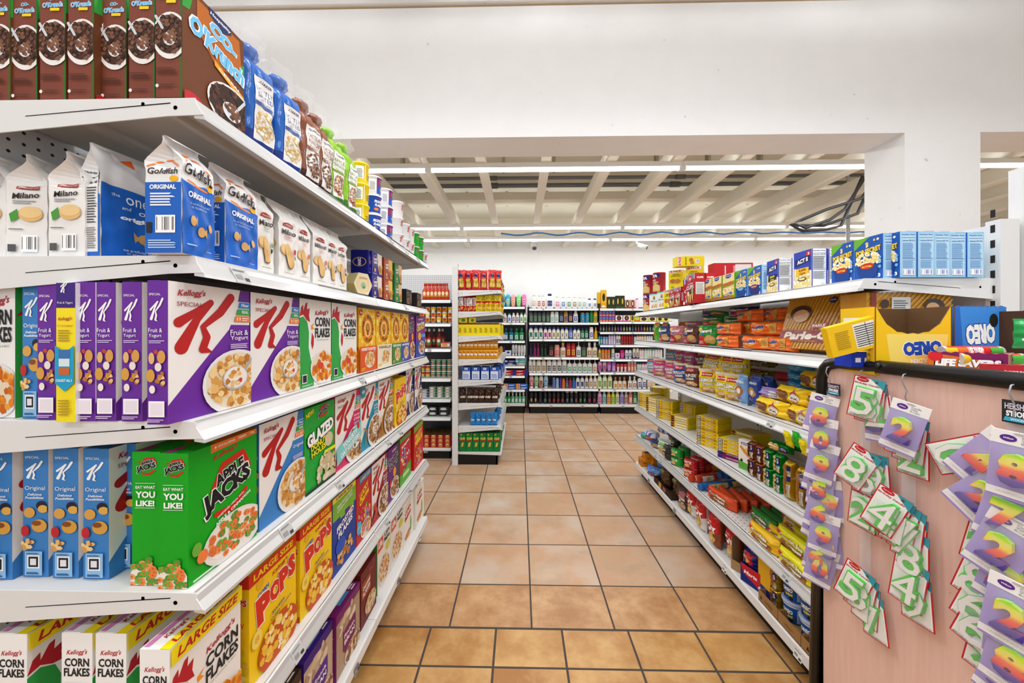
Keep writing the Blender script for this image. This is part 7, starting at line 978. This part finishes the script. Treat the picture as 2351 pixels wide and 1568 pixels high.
rbx = carton('food_box', .072, .09, .046, {'*': 'a81f1c', 'T': '5a4a24'}, [['e', .5, .42, .34, .32, 'd8843c'], ['r', .25, .72, .75, .95, 'f0e0c0']], cat='box', crease=False)
for c in range(4):
    for r_ in range(3):
        for k in range(3): AP(rbx, 979 + 16 * c + r_ * .8, 6, 'small red food box, %s layer, %s row back, %s column' % (('bottom', 'middle', 'top')[k], ORD[r_], ORD[c]), k * .0465, .02 + r_ * .095, 'small red food boxes')
# ================================================================ PINK BOARD, CANDLE STRIPS AND DISCOUNT BIN
BXX = .92; YT, YB_ = 1.155, 1.195; TOPZ = 1.335
pk, nt, L, b, M, mix, nz, rng = nodes_of('pink_laminate'); tc = nt.nodes.new('ShaderNodeTexCoord'); mp = nt.nodes.new('ShaderNodeMapping'); mp.inputs['Scale'].default_value = (1, 14, .9); L(tc.outputs['Object'], mp.inputs[0])
c = mix(M('MULTIPLY', rng(nz(mp.outputs[0], 7, 5, .6), .35, .7), .5), 'e9c4b6', 'dcae9d'); c = mix(M('MULTIPLY', M('GREATER_THAN', nz(tc.outputs['Object'], 40, 1), .80), .5), c, 'a8786a'); L(c, b.inputs['Base Color']); b.inputs['Roughness'].default_value = .38
BR = empty('display_cart', (BXX, YT, 0)); tag(BR, 'pink laminate display cart with black rounded frame holding candle strips', 'display cart')
y1 = -1.75; lean = YB_ - YT
def bp(y, z): return y + lean * (1 - (z / TOPZ))      # the whole side leans a little
m = MB(); zt = TOPZ - .004; m.add([(-.0, bp(0, .02), .02), (0, y1, .02), (0, y1, zt), (0, bp(0, zt), zt), (.02, bp(0, .02), .02), (.02, y1, .02), (.02, y1, zt), (.02, bp(0, zt), zt)], [(0, 1, 2, 3), (7, 6, 5, 4), (0, 3, 7, 4), (1, 5, 6, 2), (3, 2, 6, 7), (0, 4, 5, 1)], pk); m.build('side_board', BR)
fr = MB(); r = .017; pts = [(0, bp(0, 0) + .0, .0), (0, bp(0, TOPZ - .05), TOPZ - .05), (0, -.008, TOPZ - .022), (0, -.022, TOPZ - .008), (0, -.055, TOPZ), (0, y1, TOPZ)]
fr.tube(pts, r, mat('111111', 'plastic'), 12); fr.build('frame', BR)
m = MB()
for y in (-.19, -1.0): m.tube([(-.016, y, TOPZ + .004), (-.021, y, TOPZ + .005)], .008, mat('2a2a2a', 'metal'), 12)
m.build('screw', BR)
m = MB(); m.box(.022, y1, TOPZ - .05, .75, 0, TOPZ - .035, mat('d8cfc8')); m.build('bin_floor', BR)
m = MB(); m.box(.0, -.0, .02, .75, .02, TOPZ - .04, pk); m.box(.73, y1, .02, .75, .0, TOPZ - .04, pk); m.build('panel', BR)
m = MB(); m.box(0.0, .004, 0, .03, .03, TOPZ - .06, mat('111111', 'plastic')); m.build('corner_post', BR)
XB = BXX - .004
def hang_strip(u, v0, v1, label, hook=True):
    y, z0 = onX(XB, u, v0); _, z1 = onX(XB, u, v1)
    o = empty('clip_strip', (XB - .004, y, z0)); tag(o, label, 'hanging strip', 'clear hanging strips on the pink board')
    m = MB(); m.box(-.0008, -.016, z1 - z0, 0, .016, -.06, GLASSY); m.build('strip', o)
    h = MB(); h.tube([(.0, 0, .012), (-.012, 0, .008), (-.016, 0, -.006), (-.008, .001, -.02), (-.004, 0, -.03), (-.008, 0, -.045), (-.002, .002, -.055), (0, 0, -.06)], .0016, mat('a8acb0', 'metal'), 8); h.build('hook', o)
    return o
def num_mesh(s, hgt, depth, bold, m):
    vs, fs = text_raw(s, bold); ws = {'1': .45}.get(s, .66); W_ = hgt * ws; n = len(vs); mb = MB()
    P3 = [(x * W_, 0, y * hgt) for x, y in vs]
    from collections import Counter
    ec = Counter(); 
    for f in fs:
        for i in range(len(f)): ec[frozenset((f[i], f[(i + 1) % len(f)]))] += 1
    top = [(x, -depth, z) for x, y, z in P3]; mb.add(P3 + top, [tuple(n + i for i in f) for f in fs], m, False)
    side = []
    for f in fs:
        for i in range(len(f)):
            a, b_ = f[i], f[(i + 1) % len(f)]
            if ec[frozenset((a, b_))] == 1: side.append((b_, a, n + a, n + b_))
    mb._more(side, 0, m, False); return mb
RB = bpy.data.materials.new('rainbow_wax'); RB.use_nodes = True; nt = RB.node_tree; tc = nt.nodes.new('ShaderNodeTexCoord'); sp = nt.nodes.new('ShaderNodeSeparateXYZ'); cr_ = nt.nodes.new('ShaderNodeValToRGB'); mr = nt.nodes.new('ShaderNodeMapRange')
nt.links.new(tc.outputs['Object'], sp.inputs[0]); nt.links.new(sp.outputs[2], mr.inputs[0]); mr.inputs[1].default_value = -.036; mr.inputs[2].default_value = .036; nt.links.new(mr.outputs[0], cr_.inputs[0]); nt.links.new(cr_.outputs[0], nt.nodes['Principled BSDF'].inputs['Base Color'])
el = cr_.color_ramp.elements; el[0].position = 0; el[0].color = lin('3a2a8c'); el[1].position = 1; el[1].color = lin('8ad84a')
for p_, c_ in ((.22, '5a3a9c'), (.34, 'e8402c'), (.52, 'f0662c'), (.66, 'f6d82c'), (.85, 'd8e43c')): e = el.new(p_); e.color = lin(c_)
_cc = {}
def candle(kind, digit):
    k = (kind, digit)
    if k in _cc: return _cc[k]
    w, h = (.082, .135) if kind == 'g' else (.082, .150); mb = MB()
    if kind == 'g':
        mb.box(-w / 2, 0, 0, w / 2, .0012, h, {'*': mat('c4202c'), 'B': mat('e8e4e4')}); 
        lay_art(mb, [['r', .04, .02, .96, .98, 'f3f1ef'], ['p', [(.5, 1), (1, 1), (1, .78)], '3a9aa8'], ['e', .3, .93, .2, .055, 'c4202c'], ['t', 'Betty Crocker', .3, .93, .26, .03, 'fff', 0, 0, .02], ['t', 'Birthday Candle', .46, .835, .8, .05, 'c4202c', 0, 0, .03], ['e', .74, .93, .05, .03, '555555'], ['t', 'BIRTHDAY CANDLE 3 IN', .5, .045, .84, .03, '444444']], w, h, lambda x, y, o: (x - w / 2, -o, y))
        nm = MB()
        g = num_mesh(digit, .090, .012, .085, mat('4ac43c', 'plastic')); g2 = num_mesh(digit, .086, .0135, .0, mat('f4f0ee', 'plastic'))
        for (vv, ff, mm, c_) in ((g.v, g.f, g.m, g.mats), (g2.v, g2.f, g2.m, g2.mats)): nm.add([(x, y, z + h * .43) for x, y, z in vv], ff, c_[0])
        rnd = random.Random(4)
        kids = [('candle', nm.mesh('candle'))]
        bl = MB(); bl.add([(-w * .42, -.001, h * .1), (w * .42, -.001, h * .1), (w * .42, -.001, h * .77), (-w * .42, -.001, h * .77), (-w * .34, -.017, h * .15), (w * .34, -.017, h * .15), (w * .34, -.017, h * .72), (-w * .34, -.017, h * .72)], [(4, 5, 6, 7), (0, 1, 5, 4), (1, 2, 6, 5), (2, 3, 7, 6), (3, 0, 4, 7)], CLEAR); kids.append(('blister', bl.mesh('blister')))
    else:
        mb.box(-w / 2, 0, 0, w / 2, .0012, h * .84, {'*': mat('a493d2')}); mb.box(-w / 2 - .001, -.001, h * .80, w / 2 + .001, .0022, h, {'*': mat('f4f2f2')})
        lay_art(mb, [['r', 0, .04, 1, .15, 'f4f2f2'], ['t', '3 IN HIGH (7.6 cm ALTO)', .5, .095, .66, .028, 'b0a8b8'], ['e', .3, .895, .15, .05, '5a2a8c'], ['t', 'Wilton', .3, .895, .18, .025, 'fff', 0, .2, .02], ['t', 'Candle', .66, .93, .26, .032, '6a6a72'], ['t', 'Vela', .62, .89, .18, .032, '6a6a72'], ['t', 'Bougie', .66, .845, .26, .032, '6a6a72'], ['e', .5, .975, .12, .014, 'b8b4b4']], w, h, lambda x, y, o: (x - w / 2, -o - .001, y))
        cn_ = num_mesh(digit, .072, .012, .05, RB); kids = []
        o_ = cn_.mesh('candle'); kids.append(('candle', o_))
        bl = MB(); n = 6; vs = []
        for j in range(n + 1):
            for i in range(n + 1):
                u_, v_ = i / n, j / n; d_ = .017 * min(1, 3 * min(u_, 1 - u_, v_, 1 - v_) + .05); vs.append(((u_ - .5) * w, -.002 - d_ + .004 * noise.noise(Vector((u_ * 5, v_ * 5, ord(digit)))), h * (.05 + .75 * v_)))
        bl.add(vs, [(j * (n + 1) + i, j * (n + 1) + i + 1, (j + 1) * (n + 1) + i + 1, (j + 1) * (n + 1) + i) for j in range(n) for i in range(n)], CLEAR, True); kids.append(('wrapper', bl.mesh('wrapper')))
    _cc[k] = P(mb.mesh('candle_pack'), 'candle pack', 'candle_pack', w, h, .02, kids); return _cc[k]
NC = {}
def cpk(kind, digit, u, v, label, yaw=0, roll=0, off=.03):
    """u, v: the middle of the top edge; packs hang facing the aisle"""
    p = candle(kind, digit); x = XB - off; y, z = onX(x, u, v); e = empty('candle_pack', (0, 0, 0))
    from mathutils import Euler
    o = bpy.data.objects.new('candle_pack', p['mesh']); C.objects.link(o); bpy.data.objects.remove(e)
    Rm = Matrix.Rotation(-PI / 2 + yaw, 4, 'Z') @ Matrix.Rotation(roll, 4, 'Y'); o.matrix_world = Matrix.Translation((x, y, z)) @ Rm @ Matrix.Scale(.80, 4) @ Matrix.Translation((0, 0, -p['h']))
    tag(o, label, 'candle pack', 'numeral candle packs hanging on the pink board')
    for kn, km in p['kids']:
        c_ = bpy.data.objects.new(kn, km); C.objects.link(c_); c_.parent = o
        if kind == 'w' and kn == 'candle': c_.location = (0, -.002, p['h'] * .46)
    COUNT[0] += 1; return o
hang_strip(1912, 850, 1345, 'clear hanging strip nearest the board corner, holding small rainbow packs')
hang_strip(1990, 858, 1420, 'clear hanging strip second from the corner, two gaps showing')
hang_strip(2090, 868, 1400, 'clear hanging strip in middle of the pink board')
hang_strip(2342, 895, 1568, 'clear hanging strip at right picture edge')
def sign(u, v, w, h, l, big):
    y, z = onX(XB - .008, u, v); mb = MB(); mb.box(-w / 2, 0, 0, w / 2, .001, h, {'*': mat('33203c' if not big else '2a2a2c')}); lay_art(mb, [['t', "HERSHEY'S", .5, .74, .84, .28, 'd8d0dc', 0, 0, .03], ['t', "S'MORES", .5, .42, .76, .26, 'ffffff', 0, 0, .05], ['p', [(.05, .08), (.95, .08), (.9, .26), (.1, .26)], '3ab0d0'], ['t', 'WOODEN', .5, .17, .5, .1, 'fff', 0, 0, .02]], w, h, lambda x, y, o: (x - w / 2, -o, y))
    o = mb.build('strip_sign', None, (XB - .010, y, z)); o.rotation_euler = (0, 0, -PI / 2); tag(o, l, 'sign')
sign(1915, 907, .045, .033, 'small purple strip sign hung near the board corner', 0); sign(2345, 975, .052, .042, 'black strip sign cut by right picture edge', 1)
# strip next to the corner: many small rainbow packs edge on
seqv = [908, 960, 990, 1018, 1046, 1075, 1102, 1130, 1156, 1180, 1205, 1232, 1258]
for i, v in enumerate(seqv): cpk('w', '80698596098603'[i], 1896 - 4 * (i % 3), v, 'rainbow candle pack, %s down the strip nearest the board corner' % ORD[i], yaw=.75 - .12 * (i % 3), roll=R((12, 5, -8, 10)[i % 4]), off=.022 + .006 * (i % 2))
for i, (d, u, v, yw, rl, of) in enumerate((('5', 2010, 905, .1, -4, .018), ('2', 2004, 890, .15, -8, .022), ('3', 2003, 876, .2, 6, .026), ('5', 1997, 868, .35, 10, .034))): cpk('g' if i else 'w', d, u, v, 'candle pack numeral %s, %s from front in top group by the corner' % (d, ORD[3 - i]), yw, R(rl), of)
for i, (d, u, v, yw, rl, of) in enumerate((('2', 1997, 1125, .1, 2, .02), ('2', 1988, 1122, .25, 6, .028), ('9', 2006, 1042, .15, -4, .02), ('6', 1998, 1044, .25, 6, .026), ('8', 1992, 1035, .35, 26, .036))): cpk('g', d, u, v, 'candle pack numeral %s, %s in the middle group second from corner' % (d, ORD[i]), yw, R(rl), of)
for i, (d, u, v, yw, rl, of) in enumerate((('7', 1998, 1362, .05, -8, .018), ('1', 1990, 1338, .15, 4, .022), ('3', 1985, 1318, .25, 10, .028), ('5', 1978, 1305, .35, 18, .036))): cpk('g', d, u, v, 'candle pack numeral %s, %s in the bottom group second from corner' % (d, ORD[i]), yw, R(rl), of)
for i, (d, u, v, yw, rl, of) in enumerate((('2', 2095, 985, .1, 0, .018), ('1', 2095, 958, .12, 6, .022), ('1', 2088, 946, .2, 10, .028))): cpk('g', d, u, v, 'green outlined candle pack under the rainbow one, %s' % ORD[i], yw, R(rl), of)
cpk('w', '2', 2094, 926, 'rainbow candle pack numeral 2 in middle of the board', .35, R(14), .042)
for i, (d, u, v, yw, rl, of) in enumerate((('9', 2098, 1318, .1, -4, .02), ('4', 2094, 1290, .2, 8, .028), ('8', 2094, 1220, .12, 0, .024), ('7', 2090, 1180, .2, 4, .026), ('7', 2086, 1165, .22, 6, .03), ('1', 2075, 1155, .25, 10, .034), ('4', 2064, 1140, .3, 20, .040), ('4', 2058, 1132, .35, 22, .048))): cpk('g', d, u, v, 'green outlined candle pack numeral %s, %s from bottom in big middle group' % (d, ORD[i]), yw, R(rl), of)
for i, (d, u, v, yw, rl, of) in enumerate((('0', 2285, 1032, .15, 62, .015), ('2', 2284, 1190, .1, 12, .018), ('4', 2290, 1232, .15, 8, .02), ('8', 2280, 1275, .2, 16, .024), ('6', 2282, 1340, .2, 18, .026), ('6', 2284, 1390, .2, 18, .028), ('9', 2292, 1440, .2, 10, .022))): cpk('g', d, u, v, 'green outlined candle pack numeral %s, %s down at right behind rainbow ones' % (d, ORD[i]), yw, R(rl), of)
for i, (d, u, v, yw, rl, of) in enumerate((('4', 2322, 1010, .15, 38, .03), ('2', 2330, 1095, .2, 40, .035), ('8', 2345, 995, .3, 4, .065), ('7', 2338, 1110, .3, 12, .05), ('2', 2340, 1195, .3, 20, .055), ('3', 2345, 1260, .3, 14, .045), ('2', 2342, 1340, .35, 8, .065), ('5', 2330, 1400, .3, 4, .04), ('8', 2348, 1450, .3, 10, .06), ('7', 2346, 1490, .3, 14, .05))): cpk('w', d, u, v, 'rainbow candle pack numeral %s, %s down the strip at right picture edge' % (d, ORD[i]), yw, R(rl), of)
# clear hooks sticking out by the corner
for i, (u, v) in enumerate(((1850, 945), (1853, 1090))):
    y, z = onX(1.02, u, v); m = MB(); m.add([(0, 0, 0), (.10, .02, .05), (.10, .05, .02), (.0, .03, -.03), (-.02, -.01, -.02)], [(0, 1, 2, 3), (0, 3, 4)], GLASSY); m.tube([(0, 0, 0), (.10, .02, .05)], .0015, mat('c8c8c8', 'metal')); o = m.build('clear_holder', BR, (.99 - BXX, y - YT, z)); o.rotation_euler = (0, 0, -.9)
# ---- boxes dumped in the bin
FZ = TOPZ - .033
def open_carton(name, w, d, h, outer, inner, F=None, T=None, L_=None, Rr=None, cut=True):
    mb = MB(); t = .003; o = mat(outer, 'card'); i_ = mat(inner, 'matte')
    mb.box(-w / 2, -d / 2, 0, w / 2, d / 2, t, {'*': o, 'T': i_}); mb.box(-w / 2, d / 2 - t, t, w / 2, d / 2, h, {'*': i_, 'B': o}); mb.box(-w / 2, -d / 2, t, -w / 2 + t, d / 2 - t, h, {'*': i_, 'L': o}); mb.box(w / 2 - t, -d / 2, t, w / 2, d / 2 - t, h, {'*': i_, 'R': o})
    hf = h * .60 if cut else h; n = 14; vs = [(-w / 2 + t + (w - 2 * t) * i / n, -d / 2, (hf + (h - hf) * abs(2 * i / n - 1) ** 3 if cut else h) + (.003 if i % 2 else 0)) for i in range(n + 1)]
    vb = [(x, y, 0) for x, y, z in vs]; m_ = len(vs); allv = vs + vb + [(x, y + t, z) for x, y, z in vs] + [(x, y + t, z) for x, y, z in vb]
    mb.add(allv, [(m_ + i, m_ + i + 1, i + 1, i) for i in range(n)], o); mb._more([(2 * m_ + i, 2 * m_ + i + 1, 3 * m_ + i + 1, 3 * m_ + i) for i in range(n)], len(mb.v) - len(allv), i_, False)
    mb._more([(i, i + 1, 2 * m_ + i + 1, 2 * m_ + i) for i in range(n)], len(mb.v) - len(allv), i_, False)
    lay_art(mb, F, w, hf if cut else h, lambda x, y, q: (x - w / 2, -d / 2 - q, y)); lay_art(mb, L_, d, h, lambda x, y, q: (-w / 2 - q, d / 2 - x, y)); lay_art(mb, Rr, d, h, lambda x, y, q: (w / 2 + q, -d / 2 + x, y))
    return P(mb.mesh(name), 'carton', name, w, h, d)
def at(u, v, Y): x, z = onY(Y, u, v); return (x, Y, z)
gold = open_carton('snack_carton', .175, .12, .175, 'f2c40c', '6a4c30', F=[['p', [(.22, .1), (.9, .16), (.95, 1), (.15, 1)], 'f6dc6a'], ['t', 'OREO', .62, .66, .5, .34, '1c4ab0', 184, 0, .07, 'fff'], ['t', 'GOLDEN', .62, .36, .3, .10, 'fff', 184, 0, .03], ['e', .36, .2, .07, .09, 'e0a848'], ['e', .62, .16, .07, .09, 'e0a848'], ['e', .14, .14, .10, .13, 'ffffff'], ['t', '30', .14, .14, .12, .12, '1c4ab0', 184, 0, .05]], L_=[['r', .12, .15, .6, .85, 'f4f2ec'], ['l', .15, .2, .57, .8, 12, '6a6a6a'], ['l', .7, .2, .9, .8, 8, 'b89410']])
o = put(gold, at(2048, 812, 1.03), -.10, 'yellow opened snack carton upside down in the bin, torn front', 'cartons in the bin'); o.location.z = FZ + .012
bluc = open_carton('snack_carton', .145, .12, .175, '2468c8', '6a4c30', F=[['p', [(.2, .05), (.95, .1), (1, 1), (.1, 1)], '3a8ae0'], ['t', 'OREO', .5, .6, .56, .3, 'ffffff', 184, 0, .07, '1c3a9c'], ['e', .3, .2, .07, .08, '1c1c1c'], ['e', .75, .8, .08, .1, '1c1c1c']], Rr=[['r', 0, 0, 1, 1, '2468c8']], cut=False)
o = put(bluc, at(2185, 815, 1.05), .08, 'blue snack carton beside the yellow one, front flap torn away', 'cartons in the bin'); o.location.z = FZ + .012
flapb = carton('snack_carton', .14, .018, .078, {'*': 'f2c40c'}, [['r', .48, .1, .96, .9, 'f4f2ec'], ['l', .5, .14, .94, .86, 10, '5a5a5a'], ['r', .72, .1, .73, .9, '3a3a3a'], ['l', .12, .2, .4, .8, 9, 'b89410']], cat='carton')
x, y, z = at(1965, 806, .99); put(flapb, (x, y, z), .05, 'yellow carton end panel with nutrition table, tilted over the board corner', 'cartons in the bin', ry=R(-14))
flw = carton('snack_carton', .12, .05, .04, {'*': 'e4e6ea', 'L': '1c3ac0', 'F': 'e4e6ea'}, [['r', 0, 0, .48, 1, '1c3ab8'], ['r', .1, .3, .22, .6, 'e8e8f0'], ['r', .3, .3, .42, .6, 'e8e8f0'], ['l', .55, .3, .95, .7, 3, 'b8b8b8']], cat='carton'); o = put(flw, at(1985, 826, 1.03), .02, 'blue and white flattened carton under the yellow end panel', 'cartons in the bin'); o.location.z = FZ + .03
bro = open_carton('snack_carton', .10, .12, .16, '4a3020', '5a4028', cut=False); o = put(bro, at(2290, 790, 1.03), .35, 'brown inside out carton with food picture flap at right of bin', 'cartons in the bin'); o.location.z = FZ + .015
par2 = carton('biscuit_carton', .29, .10, .05, {'*': 'c98d20'}, stripe + [['r', .04, 0, .10, 1, '8c1c18'], ['r', .28, .1, .5, .8, 'd8d8d8'], ['l', .3, .2, .48, .7, 5, '6a6a6a'], ['e', .2, .5, .05, .2, '3a2418'], ['e', .78, .4, .12, .34, '3a2418'], ['e', .76, .3, .08, .26, 'd8a878']], None, None, stripe, cat='carton', kind='film', crease=False)
RPo = put(par2, (onY(1.33, 2062)[0], 1.345, ZR[1] + .152), .03, 'yellow striped biscuit carton lying on top behind torn cartons', 'yellow striped cartons'); RPo.scale = (1, 1, 1.5)
par3 = put(par2, (onY(1.36, 2070)[0], 1.36, ZR[1] + .002), 0, 'yellow striped biscuit carton underneath the topmost lying one', 'yellow striped cartons', (1, 1, 2.9))
gpk = pillow('biscuit_pack', .09, .05, .05, 'd89a1c', None, cat='biscuit pack', seed=5, wob=.015)
for i in range(3): put(gpk, (onY(1.36, 2175 + 32 * i)[0], 1.37, ZR[1] + .09), .3 * i, 'crumpled golden biscuit pack, %s right of striped carton' % ORD[i], 'golden packs', (1, 1, 1.3))
lsb = open_carton('candy_carton', .12, .12, .045, '7a1c5c', 'a08468', F=[['p', [(0, 0), (1, 0), (1, .5), (0, 1)], 'e0701c'], ['t', 'LIFE SAVERS', .5, .5, .8, .4, 'fff', 0, .1, .07, '1c1c1c'], ['e', .1, .8, .1, .25, 'd8242c']], cut=False, L_=[['r', 0, 0, 1, 1, 'c8301c']])
bx_, by_, bz_ = at(2228, 850, .915); o = put(lsb, (bx_, by_, TOPZ - .004), -.95, 'small open candy carton with rolls resting on the bin edge', None)
rl = can('candy_roll', .013, .12, 'c8281c', F=[['r', .2, 0, .8, .2, 'f0c81c'], ['r', .2, .2, .8, .4, 'e0702a'], ['r', .2, .75, .8, .95, '4aa83c'], ['t', 'LIFE SAVERS', .5, .5, .9, .2, 'fff', 90, 0, .06]], rim='d8d0d0', cat='candy roll', n=14)
for i, (u, Y_, dz) in enumerate(((2185, .955, .006), (2200, .925, .010), (2222, .89, .012), (2180, .94, .026))): put(rl, (onY(Y_, u)[0] - .02, Y_, TOPZ + dz + .016), -.15, 'fruit candy roll, %s in the open candy carton' % ORD[i], 'fruit candy rolls', ry=PI / 2, rx=0)
st_ = carton('candy_carton', .10, .045, .05, {'*': 'b01c2c'}, [['t', 'strawberry', .45, .75, .7, .2, 'fff', 0, 0, .03], ['s', .5, .35, .45, .3, 20, ['d83a4a', '8a1420', 'e05a6a'], .08, 3]], None, None, [['s', .5, .5, .5, .5, 20, ['d83a4a', '8a1420'], .08, 3]], cat='carton'); o = put(st_, at(2345, 855, .80), -.5, 'red strawberry candy carton at right picture edge', None); o.location.z = TOPZ - .03
gp_ = pillow('candy_bag', .09, .03, .07, '1f9a4c', [['k', [(.1, .3, .03), (.5, .6, .05), (.9, .8, .05)], 'f4f4f4'], ['s', .5, .5, .4, .3, 10, ['e83a3c', 'f0d01c', '3a8ae0'], .06, 3]], cat='bag', seed=6); o = put(gp_, at(2385, 800, .90), -.3, 'green and white candy bag at right edge behind strawberry carton', None)
# yellow packets poking from the bin behind the board
print('PLACED', COUNT[0])
